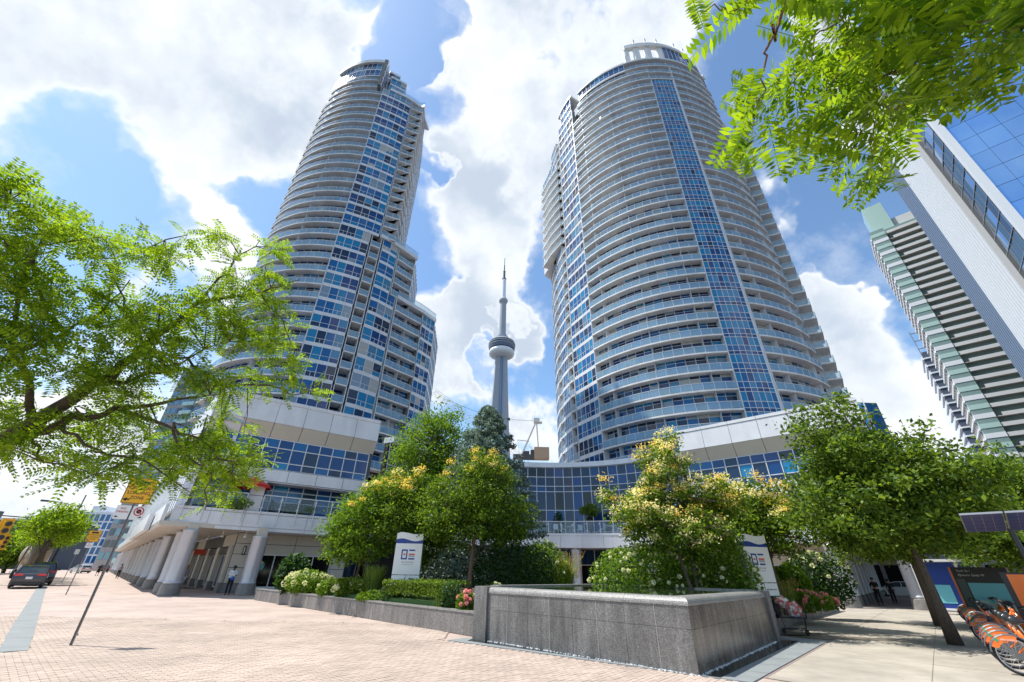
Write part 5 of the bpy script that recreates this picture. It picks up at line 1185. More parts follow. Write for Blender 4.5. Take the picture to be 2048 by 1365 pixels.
# ================================================================== distant structures
MT['cnconc'] = mat('hazy_concrete', (.34, .37, .42), .8, var=.06, vscale=.02)  # distance haze is put into the base colours of these materials
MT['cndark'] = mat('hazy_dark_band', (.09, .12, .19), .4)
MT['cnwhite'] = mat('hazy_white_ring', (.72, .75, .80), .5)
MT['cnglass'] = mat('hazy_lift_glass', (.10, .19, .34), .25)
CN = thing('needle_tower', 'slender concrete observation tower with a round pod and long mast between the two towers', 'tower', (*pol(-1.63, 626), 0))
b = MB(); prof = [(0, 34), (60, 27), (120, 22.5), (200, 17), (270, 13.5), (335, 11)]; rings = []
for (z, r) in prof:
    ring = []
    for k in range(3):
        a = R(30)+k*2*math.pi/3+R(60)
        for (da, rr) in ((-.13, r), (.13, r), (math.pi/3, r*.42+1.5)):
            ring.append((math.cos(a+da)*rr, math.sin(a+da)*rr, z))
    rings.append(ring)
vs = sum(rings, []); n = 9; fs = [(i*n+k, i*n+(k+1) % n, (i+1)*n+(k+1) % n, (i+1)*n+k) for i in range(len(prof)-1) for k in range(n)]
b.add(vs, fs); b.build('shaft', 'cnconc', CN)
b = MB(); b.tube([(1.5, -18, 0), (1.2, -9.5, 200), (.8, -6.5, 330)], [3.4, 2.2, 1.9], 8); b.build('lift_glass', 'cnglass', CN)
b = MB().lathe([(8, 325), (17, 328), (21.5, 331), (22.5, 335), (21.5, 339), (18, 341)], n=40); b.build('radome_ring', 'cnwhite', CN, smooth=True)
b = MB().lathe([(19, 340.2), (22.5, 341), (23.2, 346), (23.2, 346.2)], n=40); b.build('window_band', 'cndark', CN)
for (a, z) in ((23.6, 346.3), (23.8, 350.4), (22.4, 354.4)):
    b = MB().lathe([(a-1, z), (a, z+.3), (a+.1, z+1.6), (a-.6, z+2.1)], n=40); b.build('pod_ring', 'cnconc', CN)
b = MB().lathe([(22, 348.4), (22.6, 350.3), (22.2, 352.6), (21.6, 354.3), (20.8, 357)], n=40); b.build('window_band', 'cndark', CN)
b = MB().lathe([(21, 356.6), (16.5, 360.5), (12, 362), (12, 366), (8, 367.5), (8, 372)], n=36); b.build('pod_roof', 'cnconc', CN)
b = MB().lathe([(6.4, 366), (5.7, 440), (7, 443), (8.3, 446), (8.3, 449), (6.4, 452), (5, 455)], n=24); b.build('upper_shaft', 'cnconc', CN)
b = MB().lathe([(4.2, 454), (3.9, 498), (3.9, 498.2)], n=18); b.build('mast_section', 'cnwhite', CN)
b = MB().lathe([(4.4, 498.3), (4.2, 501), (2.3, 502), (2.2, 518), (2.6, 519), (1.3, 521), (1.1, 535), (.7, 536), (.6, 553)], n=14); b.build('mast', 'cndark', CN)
# luffing crane behind the podium
CR = thing('tower_crane', 'pale lattice luffing crane rising behind the curved glass wall', 'crane'); MT['crane'] = mat('crane_paint', (.68, .66, .62), .6); MT['cweight'] = mat('crane_counterweight', (.42, .33, .24), .9)
def lattice(mb, a, b_, w, n, r=.09):
    a = Vector(a); b_ = Vector(b_); d = (b_-a).normalized(); s = d.orthogonal().normalized(); q = d.cross(s); cs = [(s*x+q*y)*w/2 for x, y in ((1, 1), (-1, 1), (-1, -1), (1, -1))]
    for c in cs: mb.bar(a+c, b_+c, r)
    for i in range(n):
        p0, p1 = a.lerp(b_, i/n), a.lerp(b_, (i+1)/n)
        for k in range(4): mb.bar(p0+cs[k], p1+cs[(k+1) % 4], r*.6)
D0 = 122
piv = at(1046, 918, D0); apex = at(1073, 842, D0); tip = at(868, 784, 108)
b = MB(); lattice(b, piv, tip, 1.5, 26, .06); b.build('boom', 'crane', CR)
b = MB()
for s_ in (-.9, .9): b.bar(piv+Vector((-1, s_, -.3)), apex+Vector((0, s_*.5, 0)), .34); b.bar(at(1077, 905, D0)+Vector((0, s_, 0)), apex+Vector((0, s_*.5, 0)), .2)
for k in range(1, 8): p_ = piv.lerp(apex, k/8); b.bar(p_+Vector((-1*(1-k/8), -.8, 0)), p_+Vector((-1*(1-k/8), .8, 0)), .14)
b.bar(piv+Vector((3, 0, 3)), apex+Vector((-2.4, 0, -8)), .12); b.box(apex, (1.8, 1.6, 1.3)); b.box(apex+Vector((.9, 0, -.6)), (1.6, 1.2, .4)); b.bar(piv.lerp(apex, .45), piv.lerp(apex, .45)+Vector((-3.6, 0, .3)), .2); b.bar(piv.lerp(apex, .45)+Vector((-3.6, 0, .3)), piv+Vector((-1, 0, 1)), .1); b.build('a_frame', 'crane', CR)
b = MB(); b.box(at(1083, 908, D0), (4.4, 2.6, 3.4)); b.build('counterweight', 'cweight', CR)
b = MB(); b.box(at(1058, 915, D0), (9.5, 2.4, 1.2)); b.box(at(1052, 909, D0), (2, 1.6, 1.6)); b.box(at(1066, 909, D0), (1.5, 1.4, 2.4)); b.build('machinery_deck', 'darkgrey', CR)
b = MB(); lattice(b, (piv.x+1.5, piv.y, 0), piv+Vector((1.5, 0, -1)), 2.1, 18, .16); b.build('mast', 'crane', CR)
b = MB(); prev = apex
for k in range(1, 13):
    t_ = k/12; p_ = apex.lerp(at(895, 800, 110), t_)-Vector((0, 0, 1.8*math.sin(math.pi*t_))); b.bar(prev, p_, .07); prev = p_
q = apex.lerp(at(895, 800, 110), .33)-Vector((0, 0, 1.55)); b.box(q, (.8, .6, .7)); b.build('pendant_rope', 'darkgrey', CR)
# ---- striped office tower on the right
OF = thing('office_tower', 'tall office tower at the right edge with ribbed white metal and mirror blue glass', 'tower')
MT['mirror'] = glassmat('mirror_blue_glass', (.27, .47, .74), .82, .03, .03); MT['mirror2'] = glassmat('mirror_glass', (.28, .50, .80), .82, .04, .03); MT['smoke'] = glassmat('smoky_glass', (.06, .12, .17), .5, .04, .03)
for k in ('mirror', 'mirror2', 'smoke'): PM[k] = unitpane(k)
MT['rib'] = mat('ribbed_white_metal', (.72, .74, .75), .35, .1); MT['ribshade'] = mat('shaded_ribbed_metal', (.17, .22, .31), .4, .3)  # second metal: same ribs with the shade on them painted into the colour
HO = 205
A_ = Vector((120.8, 85.3)); B_ = Vector((93.3, 57.9)); C_ = Vector((83.5, 47.3))
PS = Plane(A_, B_); nr = 22; w = PS.L/nr
for i in range(nr):
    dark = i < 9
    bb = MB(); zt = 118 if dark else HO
    PS.box(bb, i*w, i*w+w*.62, 0, .55, 0, zt); bb.build('facade_rib', 'ribshade' if dark else 'rib', OF)
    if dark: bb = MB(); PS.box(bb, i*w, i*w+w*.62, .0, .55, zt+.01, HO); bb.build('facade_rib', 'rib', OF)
bb = MB()
for k in range(1, 52): PS.box(bb, 0, PS.L, .0, .12, k*4, k*4+.12)
bb.build('panel_joint', 'darkgrey', OF, kind='stuff')
b = MB(); PS.box(b, 0, PS.L*.41, -.3, .02, 0, 118); b.build('backing_panel', 'ribshade', OF)
b = MB(); PS.box(b, PS.L*.41, PS.L, -.3, .02, 0, HO); PS.box(b, 0, PS.L*.41, -.3, .02, 118, HO); b.build('backing_panel', 'rib', OF)
PG = Plane(B_, C_); PF_ = Plane(C_, (C_.x+.72*62, C_.y-.69*62)); of = MB(); orest = MB(); cnt = 0
for k in range(52):
    for i in range(6):
        w_ = PG.L/6; pane(OF, PG.p(i*w_+.03, -.5), PG.p((i+1)*w_-.03, -.5), k*3.95+.05, k*3.95+3.9, random.choice(['smoke', 'smoke', 'blue3', 'mirror']), jit=.012) if 8 < k < 40 and i % 1 == 0 and cnt < 190 else panemb(orest, PG.p(i*w_, -.5), PG.p((i+1)*w_, -.5), k*3.95, k*3.95+3.95, 1); cnt += (8 < k < 40)
    PG.box(of, 0, PG.L, -.5, -.38, k*3.95-.08, k*3.95+.08)
for i in range(7): PG.box(of, i*PG.L/6-.05, i*PG.L/6+.05, -.5, -.4, 0, HO)
cnt = 0
for k in range(50):
    for i in range(20):
        z_ = k*4.1; vis = i < 8 and k > 12
        if vis and cnt < 110: pane(OF, PF_.p(i*3.1, 0), PF_.p((i+1)*3.1-.04, 0), z_+.04, z_+4.06, 'mirror' if random.random() < .8 else 'mirror2', jit=.003); cnt += 1
        else: panemb(orest, PF_.p(i*3.1, 0), PF_.p((i+1)*3.1-.02, 0), z_+.02, z_+4.08, 0, jit=.003)
b = MB(); PG.box(b, PG.L-.8, PG.L+.3, -.5, .6, 0, HO); b.build('corner_fin', 'rib', OF)
b = MB(); PG.box(b, -.15, .1, -.5, .56, 0, HO); b.build('corner_fin', 'rib', OF)
of.build('window_frame', 'grey', OF, kind='stuff'); orest.build('far_window_panes', ['mirror', 'smoke'], OF, kind='stuff')
pr = [PS.p(0, -.4), PS.p(PS.L, -.4), PG.p(PG.L, -.9), PF_.p(62, -.3), PF_.p(62, -40), (150, 60)]
MB().prism([(p[0], p[1]) for p in pr], 0, HO-1).build('core_wall', 'darkgrey', OF)
# ---- balcony tower beyond it
BT = thing('apartment_tower', 'tall apartment tower with long grey balconies and a glass box on its roof', 'tower')
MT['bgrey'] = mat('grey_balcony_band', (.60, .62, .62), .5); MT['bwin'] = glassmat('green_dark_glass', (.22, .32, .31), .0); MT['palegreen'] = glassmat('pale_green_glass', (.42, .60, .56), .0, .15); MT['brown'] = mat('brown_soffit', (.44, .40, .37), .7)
P_ = pol(50.75, 180); F1_ = Plane(P_, P_+Vector((.72, -.69))*32); E1_ = Plane(P_+Vector((.69, .72))*18, P_)
for k in range(32):
    z_ = 26+k*2.88
    b = MB(); F1_.box(b, 3.0, 32, -.2, 1.3, z_-.12, z_+.12); b.build('balcony_slab', 'brown', BT)
    b = MB(); F1_.box(b, 3.2 if k % 3 else 4.4, 24, 1.25, 1.38, z_-.1, z_+1.05); b.build('balcony_front', 'bgrey', BT)
    b = MB(); F1_.box(b, -1.2, 3.0, -.3, 1.5, z_+1.3, z_+2.88); b.build('corner_window', 'bwin', BT)
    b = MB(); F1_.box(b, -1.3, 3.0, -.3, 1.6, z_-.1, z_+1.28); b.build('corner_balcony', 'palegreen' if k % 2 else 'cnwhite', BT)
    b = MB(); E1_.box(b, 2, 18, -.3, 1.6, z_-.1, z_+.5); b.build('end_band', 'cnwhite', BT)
    b = MB()
    for j in range(5): E1_.box(b, 3+j*3, 3.5+j*3, 0, 1.4, z_+.5, z_+2.8)
    b.build('end_fin', 'brown', BT)
b = MB(); F1_.box(b, 0, 32, -14, -.15, 20, 26+32*2.88); b.build('dark_window_wall', 'bwin', BT)
b = MB(); F1_.box(b, .5, 6.5, -10, -.5, 26+32*2.88, 26+32*2.88+13); b.build('roof_glass_box', 'palegreen', BT)
b = MB(); F1_.box(b, 6.6, 14, -10, -1.5, 26+32*2.88, 26+32*2.88+4.5); b.build('roof_house', 'bgrey', BT)
b = MB(); F1_.box(b, 1, 4, -3, 0, 0, 25); F1_.box(b, 9, 12, -3, 0, 0, 25); F1_.box(b, 0, 34, -14, 1.5, 19, 21.5); b.build('support_leg', 'cnwhite', BT)
# ---- lower glass block in front of it
GB = thing('glass_apartment_block', 'shorter glass apartment block left of the balcony tower with open roof screens', 'building')
P_ = pol(49.25, 215); F2_ = Plane(P_, P_+Vector((.72, -.69))*14); E2_ = Plane(P_+Vector((.69, .72))*16, P_)
MT['lav'] = glassmat('lavender_glass', (.12, .14, .20), .2, .1)
for k in range(24):
    z_ = 6+k*3.1
    b = MB(); F2_.box(b, 0, 14, 0, .5, z_, z_+.55); b.build('floor_band', 'cnwhite', GB); b = MB(); F2_.box(b, .3, 13.8, -.3, .2, z_+.56, z_+3.08); b.build('window_band', 'lav', GB)
    b = MB(); E2_.box(b, 0, 16, 0, .5, z_, z_+1.3); b.build('balcony_front', 'cnwhite', GB)
b = MB(); F2_.box(b, 0, 14, -12, -.3, 0, 80); b.build('core_wall', 'lav', GB)
b = MB()
for j in range(5): F2_.box(b, j*3, j*3+.25, -.5, -.3, 80, 90)
for j in range(3): F2_.box(b, 0, 14, -.5, -.3, 82+j*3.5, 82.3+j*3.5)
b.build('roof_screen', 'grey', GB)
# ---- small glass building behind the right tower
b = MB(); Q_ = Plane(pol(41.5, 130), pol(42.9, 127)); Q_.box(b, 0, Q_.L, -4, 0, 0, 39.5); o = b.build('glass_building', 'blue1'); tag(o, 'small blue glass building seen just right of the right tower above the parapet', 'building')
# ---- left street: condo tower, blue white block, dark low building
CT = thing('condo_tower', 'grey condo tower with blue windows beyond the far end of the colonnade', 'tower')
MT['ctwall'] = mat('grey_brown_wall', (.30, .29, .29), .7); MT['ctglass'] = glassmat('pale_blue_window', (.10, .22, .32), .2)
PM['ctglass'] = unitpane('ctglass')
Pc = Plane(pol(-41.7, 172), pol(-35.5, 150)); cnt = 0
b = MB(); Pc.box(b, 0, Pc.L, -16, 0, 0, 62); b.build('wall', 'ctwall', CT)
for k in range(20):
    for i in range(10):
        u_0 = .6+i*2.3
        if u_0+1.9 > Pc.L: continue
        if i % 5 == 3 or i % 5 == 4: b = MB(); Pc.box(b, u_0, u_0+2.2, 0, 1.1, 2+k*3, 3.2+k*3); b.build('balcony_front', 'palegreen', CT)
        pane(CT, Pc.p(u_0, .08), Pc.p(u_0+1.8, .08), 2.8+k*3, 4.6+k*3, 'ctglass' if random.random() < .7 else 'blue3', jit=.01)
BB = thing('apartment_block', 'distant blue and white apartment block left of the condo tower', 'building')
Pb = Plane(pol(-44.3, 268), pol(-41.0, 258)); b = MB(); Pb.box(b, 0, Pb.L, -12, 0, 0, 21.5); Pb.box(b, 3.5, 9, -8, -1, 21.5, 24); b.build('wall', 'cnwhite', BB)
for k in range(6):
    for i in range(7): pane(BB, Pb.p(.6+i*2.1, .06), Pb.p(2.1+i*2.1, .06), 2+k*3.2, 4.6+k*3.2, 'blue1', jit=.01)
DB = thing('low_dark_building', 'dark blue low building with rooftop plant at the far left', 'building')
Pd = Plane(pol(-58, 230), pol(-44.6, 190)); b = MB(); Pd.box(b, 0, Pd.L, -14, 0, 0, 12.5); b.build('wall', mat('dark_blue_cladding', (.035, .05, .09), .6), DB)
b = MB(); Pd.box(b, 0, Pd.L, -14.5, .3, 12.5, 13.1); b.build('roof_edge', 'cnwhite', DB)
for k, (u0_, u1_, h_) in enumerate(((22, 34, 17.8), (35, 38, 15.6), (5, 18, 16))):
    b = MB(); Pd.box(b, u0_, u1_, -10, -2, 13.1, h_); b.build('roof_plant', 'darkgrey', DB)
b = MB()
for k in range(6): b.tube([(*Pd.p(23+k*2, -4), 17.5), (*Pd.p(23.6+k*2, -4), 20.3)], .3, 6)
b.build('flue', 'darkgrey', DB)
for k in range(5):
    for r_0 in (5.5,): b = MB(); Pd.box(b, 20+k*5, 23+k*5, 0, .2, r_0, r_0+4); b.build('window', 'ctglass', DB)

FB = thing('street_block', 'dark low block across the street, seen through the right arcade', 'building')
Pf = Plane(pol(35.5, 84), pol(52, 78)); b = MB(); Pf.box(b, 0, Pf.L, -8, 0, 0, 8.5); b.build('wall', 'ctwall', FB)
for k in range(9): pane(FB, Pf.p(1+k*2.5, .06), Pf.p(3+k*2.5, .06), .6, 3.4, 'black'); pane(FB, Pf.p(1+k*2.5, .06), Pf.p(3+k*2.5, .06), 4.6, 7.4, 'blue3')
# ================================================================== street objects
MT['yel'] = mat('sign_yellow', (.80, .42, .015), .45); MT['signw'] = mat('sign_white', (.74, .75, .74), .45); MT['ink'] = mat('sign_ink', (.01, .01, .012), .6); MT['signred'] = mat('sign_red', (.50, .015, .02), .5)
def plate(parent, w, h, m, name, y=0, z=0, x=0, r=.04, th=.006):
    b = MB(); n = 4; pts = []
    for (sx, sz, a0) in ((1, 1, 0), (-1, 1, 90), (-1, -1, 180), (1, -1, 270)):
        for k in range(n+1): a = R(a0+90*k/n); pts.append((x+sx*(w/2-r)+r*math.cos(a), z+sz*(h/2-r)+r*math.sin(a)))
    m_ = len(pts); vs = [(p[0], y-th/2, p[1]) for p in pts]+[(p[0], y+th/2, p[1]) for p in pts]
    b.add(vs, [tuple(range(m_))[::-1] if False else tuple(range(m_)), tuple(range(m_, 2*m_))[::-1]]+[(i, m_+i, m_+(i+1) % m_, (i+1) % m_) for i in range(m_)]); return b.build(name, m, parent)
FRONT = (math.pi/2, 0, 0)
def arrow(parent, x, z, s, dirx, y):
    b = MB(); b.add([(x, y, z), (x+dirx*s, y, z-.0), (x, y, z+s*.55), (x, y, z-s*.55)], [(0, 2, 1), (0, 1, 3)]); b.box((x-dirx*s*.3, y, z), (s*.7, .002, s*.36)); return b.build('arrow', 'ink', parent)
def bus_symbol(parent, z, y, w=.34):
    b = MB(); b.box((0, y, z), (w, .003, w*.26)); b.box((-w*.3, y, z-w*.15), (w*.1, .003, w*.08)); b.box((w*.3, y, z-w*.15), (w*.1, .003, w*.08)); return b.build('coach_symbol', 'ink', parent)
def parking_sign(name, label, loc, rz, top, full=True, group=None):
    t = thing(name, label, 'street sign', loc, rz, group)
    b = MB(); hh = top; w = .045
    for sx in (-1, 1): b.box((sx*w*.5, 0, hh/2), (.006, .05, hh))
    b.box((0, .022, hh/2), (w, .006, hh)); pole = b.build('pole', 'steel', t)
    b = MB()
    for k in range(int(hh/.05)): b.box((0, .018, .1+k*.05), (.012, .004, .012))
    b.build('perforation', 'ink', pole, kind='stuff')
    b = MB().box((.03, 0, .2), (.04, .06, .04)); b.build('bolt', 'steel', t)
    z1_ = top-.34
    plate(t, .62, .66, 'yel', 'yellow_plate', -.035, z1_)
    b = MB()
    for (cx, cz, sw, sh) in ((0, z1_+.315, .58, .012), (0, z1_-.315, .58, .012), (-.295, z1_, .012, .6), (.295, z1_, .012, .6)): b.box((cx, -.04, cz), (sw, .002, sh))
    b.build('border', 'ink', t)
    bus_symbol(t, z1_+.21, -.041)
    for k, wd_ in enumerate(('MOTORCOACH', 'LOADING', 'ZONE')): text(wd_, .115, 'ink', t, (0, -.041, z1_+.07-k*.125), FRONT, sx=.72 if k == 0 else .95)
    arrow(t, -.20, z1_-.23, .09, -1, -.042)
    if full:
        plate(t, .30, .34, 'signw', 'white_plate', -.035, z1_-.55, -.17, .025); text('NO', .075, 'signred', t, (-.17, -.041, z1_-.46), FRONT); text('STANDING', .062, 'signred', t, (-.17, -.041, z1_-.54), FRONT, sx=.8); arrow(t, -.25, z1_-.66, .05, -1, -.042)
        plate(t, .30, .34, 'signw', 'white_plate', -.035, z1_-.55, .17, .025)
        b = MB(); n = 28
        for k in range(n):
            a0, a1 = 2*math.pi*k/n, 2*math.pi*(k+1)/n; c_0 = (.17, z1_-.51)
            b.quad(*[(c_0[0]+rr*math.cos(a), -.0405, c_0[1]+rr*math.sin(a)) for a, rr in ((a0, .085), (a1, .085), (a1, .11), (a0, .11))])
        b.box((.17, -.041, z1_-.51), (.2, .002, .022), rot=Matrix.Rotation(R(45), 3, 'Y')); b.build('prohibition_ring', 'signred', t)
        b = MB().lathe([(.0, 0), (.055, 0), (.055, .002)], (0, 0, 0), 16); o = b.build('symbol', 'ink', t); o.rotation_euler = FRONT; o.location = (.17, -.039, z1_-.51)
        arrow(t, .23, z1_-.65, .05, 1, -.042)
    else:
        plate(t, .30, .30, 'signw', 'white_plate', -.035, z1_-.52, -.03, .025); text('NO', .075, 'signred', t, (-.03, -.041, z1_-.46), FRONT); text('STANDING', .062, 'signred', t, (-.03, -.041, z1_-.55), FRONT, sx=.8)
    return t
parking_sign('parking_sign', 'nearest yellow motorcoach loading sign on a perforated post with two white plates below', (-10.14, 11.78, 0), R(30), 3.75)
parking_sign('parking_sign', 'second yellow loading zone sign farther up the brick pavement', (-26.8, 29.2, 0), R(38), 3.55, False)
t = thing('parking_sign', 'third sign post with only one small white plate', 'street sign', (-43.7, 46.6, 0), R(40)); MB().box((0, 0, 1.45), (.05, .05, 2.9)).build('pole', 'steel', t); plate(t, .35, .45, 'signw', 'white_plate', -.03, 2.7)
# condo name signs
MT['navy'] = mat('navy_blue', (.015, .05, .27), .4); MT['logored'] = mat('logo_red', (.62, .06, .03), .5); MT['navyd'] = mat('navy_post', (.02, .035, .09), .45)
def condo_sign(label, loc, rz):
    t = thing('name_sign', label, 'sign', loc, rz); z0_ = .62; w = 1.12; dp = .32
    for x in (-.32, .34): MB().box((x, 0, z0_/2), (.11, .10, z0_)).build('post', 'navyd', t)
    b = MB(); b.box((0, 0, z0_+.20), (w, dp, .40)); b.build('lower_box', 'signw', t)
    b = MB(); b.box((0, -dp/2-.003, z0_+.2), (.014, .006, .38)); b.box((0, -dp/2-.004, z0_+.008), (w, .006, .012), mi=0); b.build('joint_line', 'navyd', t)
    b = MB(); b.box((.0, 0, z0_+.42+.58), (w, dp, 1.15)); b.build('main_box', 'signw', t)
    n = 24; top = []; mid = []
    for k in range(n+1):
        x = -w/2+w*k/n; s_ = math.sin(k/n*2*math.pi+.25); top.append((x, z0_+1.97+.035*s_-(.02 if k < 2 else 0))); mid.append((x, z0_+1.71+.05*s_))
    def wave(lo, hi, m, nm, d_):
        b = MB(); vs = []; N_ = len(lo)
        for y in (-d_/2, d_/2):
            vs += [(p[0], y, p[1]) for p in lo]+[(p[0], y, p[1]) for p in hi]
        fs = []
        for i in range(N_-1):
            fs += [(i, i+1, N_+i+1, N_+i), (2*N_+i+1, 2*N_+i, 3*N_+i, 3*N_+i+1), (N_+i, N_+i+1, 3*N_+i+1, 3*N_+i), (i+1, i, 2*N_+i, 2*N_+i+1)]
        fs += [(0, N_, 3*N_, 2*N_), (N_-1, 3*N_-1, 4*N_-1, 2*N_-1)]; b.add(vs, fs); return b.build(nm, m, t)
    wave([(p[0], z0_+1.58) for p in mid], mid, 'navy', 'blue_wave', dp-.02); wave([(p[0], p[1]+.004) for p in mid], top, 'signw', 'wave_top', dp)
    y = -dp/2-.004; zc = z0_+1.16; b = MB()
    for (cx, cz, sw, sh) in ((-.155, zc+.16, .25, .055), (-.155, zc-.16, .25, .055), (-.255, zc, .05, .27), (-.055, zc, .05, .27), (.155, zc+.16, .25, .055), (.155, zc-.16, .25, .055)): b.box((cx, y, cz), (sw, .006, sh))
    b.build('emblem', 'navy', t); b = MB(); b.box((-.155, y, zc), (.07, .006, .065)); b.box((.155, y, zc+.01), (.25, .006, .05)); b.build('emblem_accent', 'logored', t); b = MB(); b.box((.155, y, zc-.06), (.25, .005, .06)); b.build('emblem_bar', 'grey', t)
    text('W A T E R C L U B', .072, 'navyd', t, (0, y, zc-.29), FRONT, sx=.82); text('C O N D O M I N I U M S', .045, 'steel', t, (0, y, zc-.375), FRONT, sx=.92)
    text('8 YORK STREET', .062, 'ink', t, (-.28, y, z0_+.2), FRONT, sx=.85); text('208 QUEENS QUAY', .062, 'ink', t, (.28, y, z0_+.2), FRONT, sx=.85)
    return t
v = gw(812, 2.2); condo_sign('white name sign with blue wave and square emblem over the left clipped hedge', (v.x, v.y, .45), R(4))
v = gp_(1517, 19.5); condo_sign('white name sign with blue wave and square emblem behind the fountain right corner', (v.x, v.y, .45), R(14))
# bicycles
def torus(mb, c, Rr, r, n=28, m=8, mi=0, sq=1.0):
    b0 = len(mb.v)
    for i in range(n):
        a = 2*math.pi*i/n
        for j in range(m):
            q = 2*math.pi*j/m; rr = Rr+r*math.cos(q); mb.v.append((c[0]+rr*math.cos(a), c[1]+r*sq*math.sin(q), c[2]+rr*math.sin(a)))
    for i in range(n):
        for j in range(m): mb.f.append((b0+i*m+j, b0+((i+1) % n)*m+j, b0+((i+1) % n)*m+(j+1) % m, b0+i*m+(j+1) % m)); mb.m.append(mi)
    return mb
MT['rim'] = mat('alloy_rim', (.55, .56, .57), .3, .8); MT['fend'] = mat('grey_fender', (.10, .105, .11), .35, coat=.5); MT['saddle'] = mat('black_saddle', (.02, .02, .022), .35, coat=.3); MT['green'] = mat('logo_green', (.03, .35, .18), .5)
bk_ = thing('share_bicycle', 'nearest orange share bicycle with its wheel cut by the right frame edge', 'bicycle', group='orange share bicycles in the dock')
def arcband(cx, cz, Rr, a0, a1, w, th, n=14):
    b = MB(); vs = []
    for k in range(n+1):
        a = R(a0+(a1-a0)*k/n)
        for (dr, y) in ((0, -w/2), (th, -w*.35), (th, w*.35), (0, w/2), (-.004, w*.4), (-.004, -w*.4)): vs.append((cx+(Rr+dr)*math.cos(a), y, cz+(Rr+dr)*math.sin(a)))
    b.add(vs, [(k*6+j, k*6+(j+1) % 6, (k+1)*6+(j+1) % 6, (k+1)*6+j) for k in range(n) for j in range(6)]); return b
# x runs from the rear wheel (x = 0) to the front wheel (x = 1.1)
for wx, nm in ((0, 'rear_wheel'), (1.1, 'front_wheel')):
    wb_ = MB(); torus(wb_, (wx, 0, .34), .315, .025, sq=.9); wo_ = wb_.build(nm, 'rubber', bk_, smooth=True)
    rbm = MB(); torus(rbm, (wx, 0, .34), .285, .012, 28, 6); rbm.build('rim', 'rim', wo_, smooth=True)
    sp_ = MB()
    for k in range(14): a = 2*math.pi*k/14; sp_.bar((wx, 0, .34), (wx+.28*math.cos(a), 0, .34+.28*math.sin(a)), .005)
    sp_.lathe([(.03, -.04), (.03, .04)], (wx, 0, .34), 10); sp_.build('spoke', 'rim', wo_)
arcband(0, .34, .348, 5, 175, .10, .022).build('fender', 'fend', bk_)
for s_ in (-1, 1):
    b = MB(); n = 14; vs = []
    for k in range(n+1): a = R(70+88*k/n); vs += [(.345*math.cos(a), s_*.045, .34+.345*math.sin(a)), ((.235 if 0 < k < n else .30)*math.cos(a), s_*.05, .34+max(.03, (.235 if 0 < k < n else .30)*math.sin(a)))]
    b.add(vs, [(2*k, 2*k+1, 2*k+3, 2*k+2) for k in range(n)]); b.build('skirt_guard', 'orange', bk_)
    text('BIKE SHARE', .045, 'signw', bk_, (-.03, s_*.056, .60), (math.pi/2, 0, 0 if s_ < 0 else math.pi), sx=.9); b = MB().lathe([(.0, 0), (.03, 0), (.03, .003)], n=12); o = b.build('logo_disc', 'green', bk_); o.rotation_euler = (math.pi/2*s_, 0, 0); o.location = (-.2, s_*.052, .585)
arcband(1.1, .34, .36, 20, 170, .08, .012).build('fender', 'fend', bk_)
b = MB(); b.tube([(0, .05, .34), (.25, .04, .36), (.42, 0, .30)], .018, 6); b.tube([(0, -.05, .34), (.25, -.04, .36), (.42, 0, .30)], .018, 6); b.tube([(.42, 0, .3), (.7, 0, .36), (.93, 0, .78)], [.045, .05, .035], 8); b.tube([(.42, 0, .3), (.28, 0, .72)], .028, 8); b.tube([(0, 0, .34), (.32, 0, .62)], .016, 6)
b.tube([(.93, 0, .72), (.90, 0, .86)], .035, 8); b.build('frame', 'orange', bk_, smooth=True)
b = MB(); b.tube([(.93, .05, .74), (1.1, .06, .34)], .014, 6); b.tube([(.93, -.05, .74), (1.1, -.06, .34)], .014, 6); b.tube([(.9, 0, .72), (.87, 0, 1.06)], .018, 6); b.build('fork', 'rim', bk_, smooth=True)
MB().tube([(.28, 0, .70), (.22, 0, .94)], .016, 6).build('seat_post', 'rim', bk_, smooth=True)
b = MB(); b.tube([(.72, .30, 1.05), (.84, .24, 1.10), (.88, 0, 1.07), (.84, -.24, 1.10), (.72, -.30, 1.05)], .016, 6); b.tube([(.68, .31, 1.04), (.80, .27, 1.09)], .022, 6); b.tube([(.68, -.31, 1.04), (.80, -.27, 1.09)], .022, 6); b.build('handlebar', 'blackp', bk_, smooth=True)
b = MB(); b.tube([(.10, 0, .955), (.16, 0, .955), (.25, 0, .945), (.37, 0, .94)], [.03, .095, .06, .022], 10); s_o = b.build('saddle', 'saddle', bk_, smooth=True)
b = MB()
for z_ in (.78, .95): b.tube([(.97, .15, z_), (1.22, .15, z_+.02), (1.22, -.15, z_+.02), (.97, -.15, z_), (.97, .15, z_)], .012, 5)
for (x, y) in ((.97, .15), (1.22, .15), (1.22, -.15), (.97, -.15), (1.22, 0), (1.1, .15), (1.1, -.15)): b.bar((x, y, .78), (x, y, .96), .016)
b.box((1.08, 0, .78), (.26, .3, .012)); b.build('basket', 'blackp', bk_)
b = MB(); b.box((.42, .08, .30), (.17, .02, .03)); b.box((.42, -.08, .22), (.17, .02, .03)); b.lathe([(.09, -.01), (.09, .01)], (0, 0, 0), 12); b.build('crank', 'blackp', bk_)
b = MB(); b.box((.30, -.07, .34), (.66, .02, .10)); b.build('chain_case', 'fend', bk_)
b = MB().box((-.36, 0, .52), (.02, .05, .03)); b.build('rear_light', 'red', bk_)
S0 = Vector((10.55, 10.35)); S1 = Vector((22.0, 22.9)); row = (S1-S0).normalized(); nbk = 18; brz = math.atan2(-.68, .73)
ords = ['second', 'third', 'fourth', 'fifth', 'sixth', 'seventh', 'eighth', 'ninth', 'tenth', 'eleventh', 'twelfth', 'thirteenth', 'fourteenth', 'fifteenth', 'sixteenth', 'seventeenth', 'farthest']
